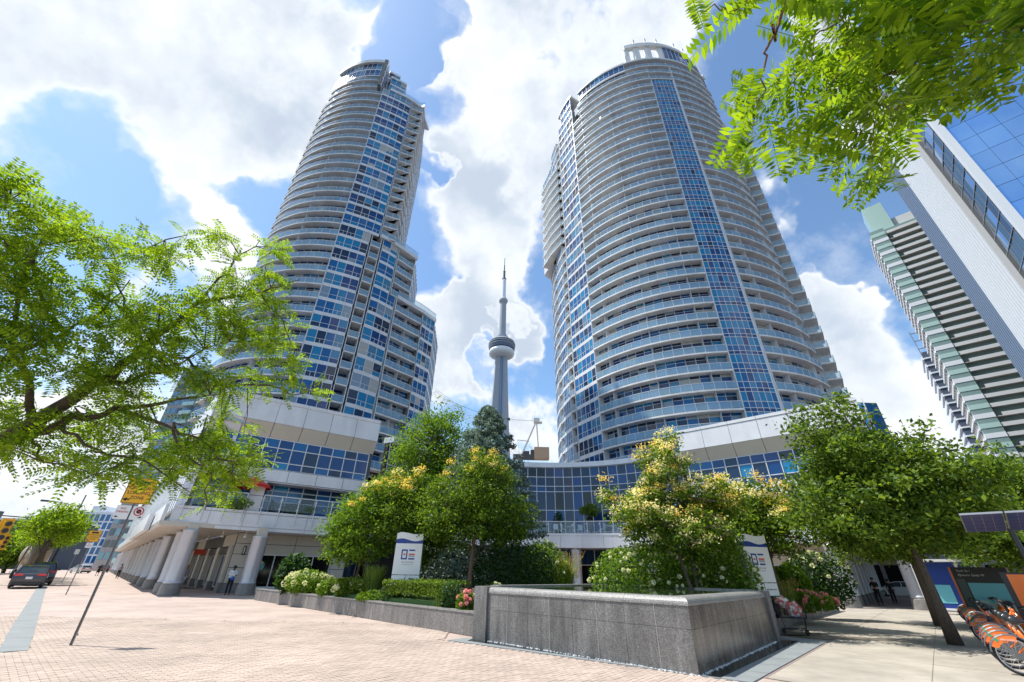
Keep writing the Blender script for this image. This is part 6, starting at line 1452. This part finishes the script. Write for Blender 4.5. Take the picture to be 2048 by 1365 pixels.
for k in range(nbk):
    p_ = S0+row*((S1-S0).length*k/(nbk-1)+random.uniform(-.1, .1)*(k > 0))+Vector((.73, -.68))*random.uniform(-.06, .06)*(k > 0); rz = brz+random.gauss(0, .02)
    if k in (5, 11): continue
    if k == 0: bk_.location = (p_.x, p_.y, 0); bk_.rotation_euler = (0, 0, rz)
    else: dup(bk_, loc=(p_.x, p_.y, 0), rz=rz, label='orange share bicycle, %s from the right frame edge along the dock' % ords[k-1])
dk = thing('bicycle_dock', 'long low black bicycle dock rail with upright locking posts', 'dock')
dn = Vector((.73, -.68))*1.5; a, b_ = S0+dn-row*1.5, S1+dn+row*.8; m = (a+b_)/2; MB().box((m.x, m.y, .03), ((b_-a).length, .5, .06), math.atan2(row.y, row.x)).build('base_plate', 'darkgrey', dk)
for k in range(nbk): p_ = S0+row*((S1-S0).length*k/(nbk-1))+dn; MB().box((p_.x, p_.y, .45), (.12, .16, .84), math.atan2(row.y, row.x)).build('locking_post', 'blackp', dk)
# bike station map board, orange kiosk and solar mast
mpz = thing('map_board', 'black bike station board with a pale blue map and orange edge', 'sign board', (*at(1974, 1180, 29).xy, 0), R(-44))
MB().box((0, 0, 1.1), (1.75, .16, 2.2)).build('frame', 'blackp', mpz); MB().box((-.9, -.02, 1.1), (.07, .22, 2.2)).build('edge_strip', 'orange', mpz); MB().box((.9, -.02, 1.1), (.07, .22, 2.2)).build('edge_strip', 'brown' if 'brown' in MT else 'orange', mpz)
MT['mapb'] = mat('printed_map_water', (.16, .52, .62), .35); MT['mapg'] = mat('printed_map_land', (.42, .60, .55), .35); MT['mapd'] = mat('printed_map_legend', (.06, .10, .10), .4)
MB().box((.12, -.085, 1.30), (1.25, .01, .60)).build('map_sheet', 'mapb', mpz); MB().box((.12, -.085, .55), (1.25, .01, .82)).build('map_sheet', 'mapg', mpz); MB().box((-.68, -.085, .95), (.26, .01, 1.6)).build('legend_sheet', 'mapd', mpz)
b = MB(); 
for k in range(9): b.box((-.4+k*.13, -.092, 1.02+.05*math.sin(k*1.7)), (.16, .004, .16+.08*math.sin(k*2.3)))
b.build('shoreline', 'mapb', mpz)
text('York St /', .12, 'signw', mpz, (-.70, -.085, 2.05), FRONT, align='LEFT'); text('Queens Quay W', .12, 'signw', mpz, (-.70, -.085, 1.89), FRONT, align='LEFT')
sm = thing('solar_mast', 'black slanted looking mast carrying two dark blue solar panels', 'solar panel', (*at(2012, 1043, 15).xy, 0), R(-45))
SZ = at(2012, 1043, 15).z
MB().tube([(0, 0, 0), (0, 0, SZ-.15)], .05, 8).build('pole', 'blackp', sm); MT['pv'] = mat('solar_cells', (.02, .04, .14), .35, .0)
rt = Matrix.Rotation(R(-15), 3, 'X')
for x in (-.36, .36):
    b = MB(); b.box((x, 0, SZ), (.69, 1.1, .04), rot=rt); pf_ = b.build('panel_frame', 'grey', sm)
    b = MB()
    for i in range(4):
        for j in range(5): c_0 = rt@Vector((0, 0, .024)); q = rt@Vector(((i-1.5)*.165, (j-2)*.21, 0)); b.box((x+q.x+c_0.x, q.y+c_0.y, SZ+q.z+c_0.z), (.155, .198, .006), rot=rt)
    for sg in (-1,):
        for i in range(4):
            for j in range(5): c_0 = rt@Vector((0, 0, -.024)); q = rt@Vector(((i-1.5)*.165, (j-2)*.21, 0)); b.box((x+q.x+c_0.x, q.y+c_0.y, SZ+q.z+c_0.z), (.155, .198, .006), rot=rt)
    b.build('solar_cell', 'pv', pf_, kind='stuff')
kk = thing('payment_kiosk', 'orange bicycle station kiosk panel at the right frame edge', 'kiosk', (*at(2082, 1180, 20).xy, 0), R(-46))
MB().box((0, 0, .95), (1.3, .2, 1.9)).build('body', 'blackp', kk); MB().box((.05, -.105, 1.05), (1.15, .012, 1.6)).build('front_panel', 'orange', kk)
# shopping cart
ct = thing('shopping_cart', 'loaded shopping cart with red handle, bags and a cap beside the fountain', 'cart', (9.95, 16.75, 0), R(150))
MT['wire'] = mat('black_wire', (.03, .03, .032), .4, .5); b = MB()
for s_ in (-1, 1):
    b.tube([(-.42, s_*.24, .98), (-.36, s_*.24, .55), (-.30, s_*.22, .45), (.42, s_*.18, .45)], .012, 5); b.tube([(-.30, s_*.22, .45), (-.25, s_*.23, .14), (.45, s_*.2, .12)], .014, 5); b.tube([(.40, s_*.18, .45), (.36, s_*.2, .14)], .012, 5)
    for k in range(9): x = -.36+k*.09; b.bar((x, s_*.22, .46), (x-.02, s_*.25, .95), .006)
    for k in range(5): b.bar((-.40, s_*.245, .52+k*.10), (.42+.02*k, s_*.2, .52+k*.10), .006)
for k in range(6): b.bar((.44, -.18+k*.072, .46), (.50, -.2+k*.08, .95), .006)
b.box((0, 0, .46), (.76, .4, .012)); b.build('wire_basket', 'wire', ct)
MB().tube([(-.44, -.26, .99), (-.44, .26, .99)], .018, 8).build('handle', 'red', ct); MB().box((-.38, 0, .86), (.02, .42, .2)).build('child_seat_flap', 'orange', ct)
for (x, y) in ((.42, .19), (.42, -.19), (-.26, .22), (-.26, -.22)): b = MB(); torus(b, (x, y, .062), .045, .018, 14, 6); b.lathe([(.04, -.01), (.04, .01)], (x, y, .062), 8); b.build('wheel', 'rubber', ct, smooth=True)
def bag(label, c, r, mats_, nm='bag', cat='bag'):
    me = bpy.data.meshes.new(nm); bm = bmesh.new(); bmesh.ops.create_icosphere(bm, subdivisions=3, radius=1)
    for v in bm.verts:
        n_ = mnoise.noise(v.co*2.3+Vector(c)*3)*.28; v.co = Vector((v.co.x*r[0], v.co.y*r[1], v.co.z*r[2]))*(1+n_)
    for f in bm.faces: f.smooth = True; f.material_index = int(mnoise.noise(f.calc_center_median()*9) > .1) if len(mats_) > 1 else 0
    bm.to_mesh(me); bm.free()
    for m in mats_: me.materials.append(MT[m])
    o = link(nm, me, loc=c); tag(o, label, cat); return o
MT['pinkc'] = mat('pink_patterned_cloth', (.55, .16, .16), .8, var=.4, vscale=14); MT['whitec'] = mat('white_plastic_bag', (.62, .60, .56), .5, var=.2, vscale=10); MT['blackc'] = mat('black_cloth', (.012, .012, .02), .8); MT['bluec'] = mat('blue_plastic', (.1, .25, .45), .5)
cm = Matrix.Translation((9.95, 16.75, 0)) @ Matrix.Rotation(R(150), 4, 'Z')
bag('red and pink patterned bag filling the shopping cart', cm@Vector((-.05, 0, .70)), (.26, .18, .24), ['pinkc', 'whitec'])
bag('pale crumpled bag on top of the cart load', cm@Vector((.26, 0, .90)), (.22, .18, .18), ['whitec', 'pinkc'])
bag('black bag hanging over the front of the cart', cm@Vector((.50, 0, .66)), (.12, .17, .24), ['blackc'])
bag('light blue bottle bundle low in the cart basket', cm@Vector((-.02, .03, .52)), (.20, .13, .05), ['bluec', 'whitec'])
# people
MT['skin'] = mat('skin', (.42, .24, .16), .55); MT['skind'] = mat('dark_skin', (.12, .06, .04), .55); MT['hairb'] = mat('black_hair', (.012, .01, .01), .6); MT['hairl'] = mat('red_blond_hair', (.45, .22, .09), .6)
MT['shirtw'] = mat('white_shirt', (.66, .69, .76), .8); MT['navyt'] = mat('dark_trousers', (.014, .015, .022), .9); MT['paleb'] = mat('pale_blue_trousers', (.55, .60, .72), .8); MT['lil'] = mat('lilac_top', (.42, .36, .46), .8); MT['blk'] = mat('black_clothes', (.012, .012, .014), .9); MT['bluev'] = mat('blue_bag_cloth', (.03, .10, .45), .7)
def skinmesh(name, pts, edges, radii, m, parent, root=0, sub=2):
    me = bpy.data.meshes.new(name); me.from_pydata([tuple(p) for p in pts], edges, []); me.materials.append(MT[m]); o = link(name, me, parent)
    s = o.modifiers.new('skin', 'SKIN'); s.use_smooth_shade = True; sv = me.skin_vertices[0].data
    for i, r in enumerate(radii): sv[i].radius = (r, r) if isinstance(r, (int, float)) else r; sv[i].use_root = (i == root)
    u = o.modifiers.new('sub', 'SUBSURF'); u.levels = sub; u.render_levels = sub; return o
def person(label, loc, rz, H_=1.72, shirt='shirtw', trousers='navyt', hair='hairb', skin='skin', pose='stand', longhair=False, skirt=False, group=None):
    t = thing('person', label, 'person', loc, rz, group); k = H_/1.75
    st = {'stand': (.0, .0, .0, .0), 'walk': (.26, -.26, .22, -.2), 'cross': (.05, -.05, 0, 0)}[pose]
    P = [(0, 0, .93), (0, 0, 1.12), (0, -.01, 1.33), (0, -.01, 1.45), (0, -.02, 1.52), (0, -.03, 1.60), (0, -.035, 1.70),
         (-.17, -.01, 1.40), (.17, -.01, 1.40)]
    if pose == 'cross': arms = [(-.25, -.05, 1.16), (-.10, -.22, 1.12), (-.02, -.27, 1.14), (.25, -.05, 1.16), (.10, -.24, 1.08), (.02, -.28, 1.10)]
    else: arms = [(-.23, st[3]*.5, 1.13), (-.24, -st[3]*.9-.06, .90), (-.24, -st[3]*1.1-.08, .80), (.23, -st[3]*.5, 1.13), (.24, st[3]*.9-.06, .90), (.24, st[3]*1.1-.08, .80)]
    legs = [(-.09, 0, .90), (-.10, -st[0]*.6-.02, .50), (-.10, -st[0]*.9+.04, .09), (-.10, -st[0]*.9-.10, .03), (.09, 0, .90), (.10, -st[1]*.6-.02, .50), (.10, -st[1]*.9+.04, .09), (.10, -st[1]*.9-.10, .03)]
    P = [Vector(p)*k for p in P+arms+legs]
    E_ = [(0, 1), (1, 2), (2, 3), (3, 4), (4, 5), (5, 6), (3, 7), (3, 8), (7, 9), (9, 10), (10, 11), (8, 12), (12, 13), (13, 14), (0, 15), (15, 16), (16, 17), (17, 18), (0, 19), (19, 20), (20, 21), (21, 22)]
    r_b = [.13, .12, .13, .08, .052, .088, .075, .06, .06, .04, .032, .03, .04, .032, .03, .085, .055, .036, .03, .085, .055, .036, .03]
    skinmesh('body', P, E_, [r*k for r in r_b], skin, t)
    # fingers
    for (w_, s_) in ((11, -1), (14, 1)):
        hb = P[w_]; d = (hb-P[w_-1]).normalized(); sd_ = d.orthogonal().normalized()
        fb = MB()
        for j in range(4): a = hb+sd_*(j-1.5)*.018*k+d*.02; fb.tube([a, a+d*(.045+.01*(j in (1, 2))), a+d*.075+Vector((0, -.012, 0))], [.0085, .008, .006], 6)
        fb.tube([hb+sd_*.03, hb+sd_*.05+d*.03], [.009, .007], 6); fb.build('finger', skin, t)
    q = .012
    T_ = [P[i] for i in (0, 1, 2, 3, 7, 9, 8, 12)]; skinmesh('shirt', T_, [(0, 1), (1, 2), (2, 3), (3, 4), (4, 5), (3, 6), (6, 7)], [.148*k, .136*k, .146*k, .085*k, .075*k, .056*k, .075*k, .056*k], shirt, t)
    if skirt: MB().lathe([(.24*k, .50*k), (.20*k, .75*k), (.15*k, 1.02*k)], n=16).build('skirt', trousers, t, smooth=True)
    else: L_ = [P[i] for i in (0, 15, 16, 17, 19, 20, 21)]; skinmesh('trousers', L_, [(0, 1), (1, 2), (2, 3), (0, 4), (4, 5), (5, 6)], [.145*k, .105*k, .075*k, .062*k, .105*k, .075*k, .062*k], trousers, t)
    for i in (17, 21): c = (P[i]+P[i+1])/2; b = MB(); b.tube([P[i]+Vector((0, .04, -.05)), c+Vector((0, -.03, -.03)), P[i+1]+Vector((0, -.06, -.0))], [.045, .045, .03], 8); b.build('shoe', 'blk', t, smooth=True)
    hd = P[5]+Vector((0, 0, .045*k)); hb_ = MB().lathe([(.001, .13), (.05, .125), (.088, .10), (.104, .05), (.105, .0), (.09, -.02 if not longhair else -.16), (.07, -.025 if not longhair else -.2)], (hd.x, hd.y+.018, hd.z), 16); hb_.build('hair', hair, t, smooth=True)
    fc = MB(); 
    for s_ in (-1, 1): fc.box((hd.x+s_*.034, hd.y-.085, hd.z-.005), (.026, .012, .012), mi=1); fc.box((hd.x+s_*.095, hd.y+.0, hd.z-.03), (.015, .03, .05))
    fc.box((hd.x, hd.y-.10, hd.z-.035), (.022, .035, .04)); fc.box((hd.x, hd.y-.088, hd.z-.075), (.045, .01, .01), mi=2); fc.build('face', [skin, 'hairb', 'signred'], t)
    return t
mn_ = person('man in a white shirt and dark trousers leaning by the arcade column reading a paper', (-18.9, 32.3, 0), R(25), 1.72, 'shirtw', 'navyt', 'hairb', 'skind', 'cross')
o = MB().box((0, -.33, 1.14), (.36, .03, .30), rot=Matrix.Rotation(R(25), 3, 'X')).build('folded_paper', 'signw'); o.location = (-18.9, 32.3, 0); o.rotation_euler = (0, 0, R(25)); tag(o, 'folded white paper held by the man at the arcade column', 'paper')
o = bag('bright blue cloth bag hanging at the waist of the man with the paper', (-18.72, 32.08, .98), (.13, .09, .14), ['bluev'])
person('red haired woman in pale trousers walking behind the nearest column', (-24.0, 34.9, 0), R(60), 1.72, 'lil', 'paleb', 'hairl', 'skin', 'walk', True)
person('far man in a lilac shirt and dark trousers walking beside the colonnade', (-53.8, 65.0, 0), R(-140), 1.72, 'lil', 'navyt', 'hairb', 'skin', 'walk')
person('far woman in a black dress striding on the open pavement', (-66.5, 76.2, 0), R(-150), 1.72, 'blk', 'blk', 'hairl', 'skin', 'walk', False, True)
person('guard in black clothes standing in the right arcade', (27.6, 35.2, 0), R(-60), 1.78, 'blk', 'blk', 'hairb', 'skin', 'cross')
person('dark dressed person sitting out of the sun deep in the right arcade', (31.5, 38.6, 0), R(-20), 1.7, 'blk', 'blk', 'hairb', 'skin', 'stand')
person('person in a blue shirt half hidden behind the map board', (*(S1+Vector((2.6, 2.2))), 0), R(10), 1.7, 'bluev', 'navyt', 'hairb', 'skin', 'stand')
# vehicles
MT['carp'] = mat('dark_grey_car_paint', (.05, .05, .058), .25, .4, coat=.8); MT['carb'] = mat('black_car_paint', (.012, .012, .014), .2, .2, coat=.8); MT['carw'] = mat('white_car_paint', (.6, .6, .6), .25, coat=.7); MT['tail'] = mat('tail_light_red', (.65, .02, .03), .25, coat=.5); MT['carr'] = mat('red_car_paint', (.45, .02, .02), .25, coat=.7)
MT['cglass'] = glassmat('car_glass', (.05, .075, .09), .2, .03, 0)
def car(label, loc, rz, paint, suv=False, group=None, L_=4.4, Wd=1.8, H_=1.5, plate_=True):
    'x forward, rear at x = 0'
    t = thing('parked_car', label, 'car', loc, rz, group)
    k = 1.16 if suv else 1.0
    prof = [(0.0, .34), (-.03, .62), (.02, .90*k), (.16, 1.02*k), (1.0, 1.0*k), (2.6, .98*k), (3.1, .95*k), (4.1, .80*k), (4.38, .62), (4.40, .34), (4.2, .2), (.15, .2)]
    sec = [(-1, .0), (-.93, .5), (-.6, 1), (.6, 1), (.93, .5), (1, .0)]
    b = MB(); n = len(prof); hw = Wd/2; lay = [(-hw+.06, .93), (-hw, 1.), (-hw*.5, 1.005), (hw*.5, 1.005), (hw, 1.), (hw-.06, .93)]; vs = []
    for (y, sc_) in lay:
        for (x, z) in prof: vs.append(((x-2.2)*(sc_ if abs(y) > hw*.9 else 1.0)+2.2, y, z))
    m_ = len(lay); fs = [(i*n+j, i*n+(j+1) % n, (i+1)*n+(j+1) % n, (i+1)*n+j) for i in range(m_-1) for j in range(n)]+[tuple(range(n))[::-1], tuple((m_-1)*n+j for j in range(n))]
    b.add(vs, fs); bo = b.build('body', paint, t); bv = bo.modifiers.new('bevel', 'BEVEL'); bv.width = .05; bv.segments = 3
    gh = [(.12, 1.0*k), (.42, 1.40*k), (1.0, 1.49*k), (2.0, 1.48*k), (2.55, 1.34*k), (3.15, .95*k)]
    b = MB(); vs = []
    for (y, yy) in ((-1, 1), (1, 1)):
        for (x, z) in gh: vs.append((x, y*(hw-.08-(z-.95*k)*.34), z))
    n = len(gh); b.add(vs, [tuple(range(n)), tuple(range(n, 2*n))[::-1]]+[(i, n+i, n+(i+1) % n, (i+1) % n) for i in range(n)]); b.build('cabin_glass', 'cglass', t)
    b = MB(); rw = hw-.08-(1.42*k-.95*k)*.34
    b.add([(.40, -rw, 1.415*k), (.40, rw, 1.415*k), (1.0, rw-.03, 1.505*k), (1.0, -rw+.03, 1.505*k), (2.0, rw-.03, 1.495*k), (2.0, -rw+.03, 1.495*k), (2.5, rw, 1.36*k), (2.5, -rw, 1.36*k)], [(0, 1, 2, 3), (3, 2, 4, 5), (5, 4, 6, 7)])
    for s_ in (-1, 1):
        for (x0, z0_, x1, z1_) in ((.12, 1.0, .42, 1.40), (.42, 1.40, 1.0, 1.49), (1.0, 1.49, 2.0, 1.48), (2.0, 1.48, 2.55, 1.34), (2.55, 1.34, 3.15, .95), (1.55, .98, 1.6, 1.48)):
            b.bar((x0, s_*(hw-.075-(z0_*k-.95*k)*.34), z0_*k), (x1, s_*(hw-.075-(z1_*k-.95*k)*.34), z1_*k), .07)
    b.build('roof', paint, t)
    for x in (.78, 3.42):
        for s_ in (-1, 1):
            wb_ = MB(); torus(wb_, (x, s_*(hw-.10), .33), .235, .09, 22, 8, sq=1.1); w_o = wb_.build('wheel', 'rubber', t, smooth=True); MB().tube([(x, s_*(hw-.16), .33), (x, s_*(hw-.03), .33)], .19, 14).build('rim', 'rim', w_o)
    for s_ in (-1, 1): MB().box((-.02, s_*(hw-.30), .88*k), (.10, .46, .14)).build('tail_light', 'tail', t); MB().box((2.75, s_*(hw+.08), 1.0*k), (.12, .18, .13)).build('mirror', paint, t); MB().box((4.36, s_*(hw-.35), .66), (.1, .36, .12)).build('headlight', 'signw', t)
    b = MB(); b.box((-.02, 0, .34), (.14, Wd-.25, .16)); b.build('bumper', 'blackp', t)
    if plate_: MB().box((-.045, 0, .68), (.03, .36, .15)).build('number_plate', 'signw', t)
    MB().box((.22, 0, 1.12*k), (.03, .45, .03)).build('wiper', 'blackp', t)
    return t
sdir = math.atan2(.73, -.68); c0 = Vector((-35.2, 34.8)); sdv = Vector((-.68, .73))
car('dark grey hatchback parked with its tail toward us at the left kerb', (*c0, 0), sdir, 'carp')
car('black wagon parked just ahead of the dark grey hatchback', (*(c0+sdv*6.2+Vector((.2, .2))), 0), sdir, 'carb', True)
car('black car half cut by the left frame edge beside the hatchback', (*(c0+Vector((-4.0, -1.6))), 0), sdir, 'carb', True)
for k, (du, pn, lb_) in enumerate(((75, 'carw', 'distant white car on the street beyond the sign posts'), (92, 'carb', 'distant dark car on the street beyond the white one'), (108, 'carr', 'distant red car at the far end of the street'))): car(lb_, (*(c0+sdv*du+Vector((3+k*2.5, 3+k*2))), 0), sdir+(.4 if k == 0 else 0), pn)
for k, (x, y, pn, lb_) in enumerate(((46, 52, 'carw', 'white car seen between the right arcade columns'), (52, 46, 'carr', 'red car in the street beyond the right arcade'), (38, 33, 'carw', 'pale car in the street right of the map board'))): car(lb_, (x, y, 0), R(130), pn)
mt_ = thing('cement_mixer_truck', 'tan cement mixer truck standing beyond the parked cars', 'truck', (-58, 56.5, 0), sdir); MT['mixer'] = mat('tan_mixer_drum', (.42, .34, .24), .6, var=.2, vscale=2); MT['mixd'] = mat('mixer_chute', (.16, .13, .10), .7)
b = MB(); b.box((3.5, 0, .95), (8.5, 1.0, .35)); b.build('chassis', 'darkgrey', mt_)
b = MB().lathe([(.45, -2.7), (.95, -1.9), (1.35, -.6), (1.4, .4), (1.1, 1.6), (.7, 2.1)], n=22); o = b.build('drum', 'mixer', mt_, smooth=True); o.location = (2.9, 0, 2.55); o.rotation_euler = (0, R(76), 0)
b = MB(); b.box((7.2, 0, 1.9), (1.9, 2.4, 2.2)); b.build('cab', 'signw', mt_); b = MB(); b.box((8.1, 0, 2.4), (.2, 2.1, .8)); b.build('windscreen', 'cglass', mt_)
b = MB(); b.tube([(.0, 0, 3.35), (-.5, 0, 2.5), (-.6, 0, 1.6)], [.55, .3, .22], 10); b.box((.1, 0, 3.5), (1.0, 1.5, .25)); b.bar((.3, .8, 3.4), (1.0, 1.0, 1.1), .14); b.bar((.3, -.8, 3.4), (1.0, -1.0, 1.1), .14); b.build('chute', 'mixd', mt_)
for x in (.6, 1.7, 6.6):
    for s_ in (-1, 1): wb_ = MB(); torus(wb_, (x, s_*1.0, .5), .36, .14, 20, 8, sq=1.1); wb_.lathe([(.25, -.05), (.25, .05)], (x, s_, .5), 8); wb_.build('wheel', 'rubber', mt_, smooth=True)
# street lamp, traffic signals
pb = at(148, 1038, 84); sl_ = thing('street_lamp', 'tall dark street lamp with three arms above the left street trees', 'street lamp', (pb.x, pb.y, 0)); zt_ = at(172, 990, 84).z
MB().tube([(0, 0, 0), (0, 0, zt_)], [.14, .07], 8).build('pole', 'darkgrey', sl_)
for (dx_, z_, l_) in ((-1, zt_*.84, 3.6), (1, zt_*.62, 1.6), (1, zt_*.52, 1.4)):
    v = Vector((.74*dx_*l_, .68*dx_*l_, .5 if l_ > 2 else .1)); b = MB(); b.tube([(0, 0, z_), tuple(v*.6+Vector((0, 0, z_+.1))), tuple(v+Vector((0, 0, z_)))], .05, 6); b.build('arm', 'darkgrey', sl_)
    b = MB(); b.box(tuple(v+Vector((0, 0, z_-.08))), (.75, .34, .22), R(42)); b.build('lamp_head', 'darkgrey', sl_)
def signal(label, x, y, d, L_):
    c = at(x, y, d); t = thing('traffic_signal', label, 'traffic signal', (c.x, c.y, 0), R(62)); MB().tube([(-6, .25, 0), (-6, .25, c.z+.3), (0, .12, c.z+.3)], .06, 8).build('pole', 'darkgrey', t)
    MB().box((0, 0, c.z), (L_*.42, .08, L_)).build('backboard', 'yel', t); MB().box((0, -.1, c.z), (L_*.26, .18, L_*.86)).build('housing', 'yel', t)
    for j, mm in enumerate(('blackp', 'blackp', 'blackp')): o = MB().lathe([(.0, 0), (L_*.10, 0), (L_*.10, .12), (L_*.085, .12)], n=14).build('lens', mm, t); o.rotation_euler = (R(90), 0, 0); o.location = (0, -.19, c.z+(1-j)*L_*.28)
signal('nearest yellow traffic signal backboard at the left frame edge', 5, 1062, 26, .85)
signal('yellow traffic signal half hidden by the street trees', 104, 1046, 66, 1.15)
signal('small orange signal low at the left edge behind the cars', 8, 1085, 60, 1.2)
# red parasol and terrace furniture on the left wing
v = at(500, 985, 38.0); um = thing('red_parasol', 'red parasol on the left wing terrace beside the white pier', 'parasol', (v.x, v.y, ZT)); MB().tube([(0, 0, 0), (0, 0, 2.3)], .03, 8).build('pole', 'mull', um)
cb = MB(); n = 8; ap = (0, 0, 2.45)
for k in range(n): a0, a1 = 2*math.pi*k/n, 2*math.pi*(k+1)/n; cb.add([ap, (1.35*math.cos(a0), 1.35*math.sin(a0), 1.8), (1.35*math.cos(a1), 1.35*math.sin(a1), 1.8), (1.35*math.cos(a0), 1.35*math.sin(a0), 1.6), (1.35*math.cos(a1), 1.35*math.sin(a1), 1.6)], [(0, 1, 2), (1, 3, 4, 2)])
cb.build('canopy', 'red', um)
def chair(label, loc, rz, m, group=None):
    t = thing('terrace_chair', label, 'chair', loc, rz, group); MB().box((0, 0, .42), (.5, .5, .06)).build('seat', m, t); MB().box((0, .25, .68), (.5, .06, .52), rot=Matrix.Rotation(R(-10), 3, 'X')).build('backrest', m, t)
    for (x, y) in ((-.22, -.22), (.22, -.22), (-.22, .22), (.22, .22)): MB().box((x, y, .2), (.04, .04, .4)).build('leg', m, t)
    return t
MT['redc'] = mat('orange_red_cushion', (.55, .10, .05), .8); v0 = LW.p(7.0, -.3); 
for k, (u_0, o_0, rz, m, lb_) in enumerate(((6.2, -.4, 90, 'blackp', 'dark terrace chair left of the table on the left wing'), (8.6, -.4, -60, 'redc', 'red cushioned terrace chair on the left wing'))):
    p_ = LW.p(u_0, o_0); chair(lb_, (p_.x, p_.y, ZT), R(rz), m)
p_ = LW.p(7.4, -.4); tt = thing('terrace_table', 'dark table between the two chairs on the left wing terrace', 'table', (p_.x, p_.y, ZT)); MB().box((0, 0, .72), (.9, .7, .04)).build('tabletop', 'blackp', tt); MB().box((0, 0, .35), (.08, .08, .7)).build('leg', 'blackp', tt)
fur = (('leftmost', 1112, 46.2), ('second', 1128, 46.5), ('third', 1150, 46.7), ('fourth', 1160, 47.2), ('fifth', 1206, 46.0), ('rightmost', 1242, 45.6))
for k, (nm_, x, d) in enumerate(fur):
    v = at(x, 1063, d+1.2); chair('pale %s chair of the row on the centre terrace' % nm_, (v.x, v.y, ZT), R(60*k), 'signw', 'pale chairs on the centre terrace')
for x, d, l_ in ((1140, 48, 'left'), (1225, 47, 'right')):
    v = at(x, 1063, d); tt = thing('terrace_table', 'pale table among the chairs on the %s half of the centre terrace' % l_, 'table', (v.x, v.y, ZT)); MB().lathe([(.55, .70), (.55, .74)], n=20).build('tabletop', 'signw', tt); MB().box((0, 0, .35), (.08, .08, .7)).build('leg', 'signw', tt)
# wall lamps by the arcade
p_ = LW.p(5.2, -2.1); wl = thing('wall_lamp', 'dark rounded wall lamp on the beige pier beside the second column', 'lamp', (p_.x, p_.y, 2.75), cp.ang); MB().box((0, 0, 0), (.2, .08, .62)).build('housing', 'darkgrey', wl); MB().tube([(0, -.07, -.22), (0, -.07, .22)], .055, 8).build('diffuser', 'grey', wl)
# shop signs in the arcade
MT['shopred'] = mat('red_shop_sign', (.55, .06, .02), .5); ss = thing('shop_sign', 'red projecting shop sign inside the left arcade', 'sign', (*SH.p(u2-9.6, .75), 2.75), SH.ang); MB().box((0, 0, 0), (.1, .9, .42)).build('panel', 'shopred', ss)
wn = thing('window_emblem', 'round teal and yellow emblem on the black shop glass', 'decal', (*LW.p(6.5, -2.16), 1.75), LW.ang)
MB().tube([(0, -.01, 0), (0, .005, 0)], .36, 24).build('disc', mat('teal_print', (.10, .32, .32), .5), wn); MB().tube([(.06, -.02, .22), (.06, -.01, .22)], .12, 16).build('sun_mark', 'yel', wn)

sh_ = thing('advert_shelter', 'shelter with a blue advertising panel and white frame beyond the leaning oak', 'shelter', (*at(1902, 1170, 37).xy, 0), R(-40))
MB().box((0, 0, 1.45), (2.6, .08, 2.3)).build('blue_panel', 'navy', sh_)
b = MB()
for x in (-1.35, .55, 1.35): b.box((x, 0, 1.35), (.12, .14, 2.7))
b.box((0, 0, 2.68), (2.9, 1.2, .12)); b.box((0, 0, .26), (2.8, .14, .1)); b.build('frame', 'signw', sh_)
MB().box((-.5, -.05, 1.0), (.9, .01, .9)).build('poster_figure', 'mapb', sh_)
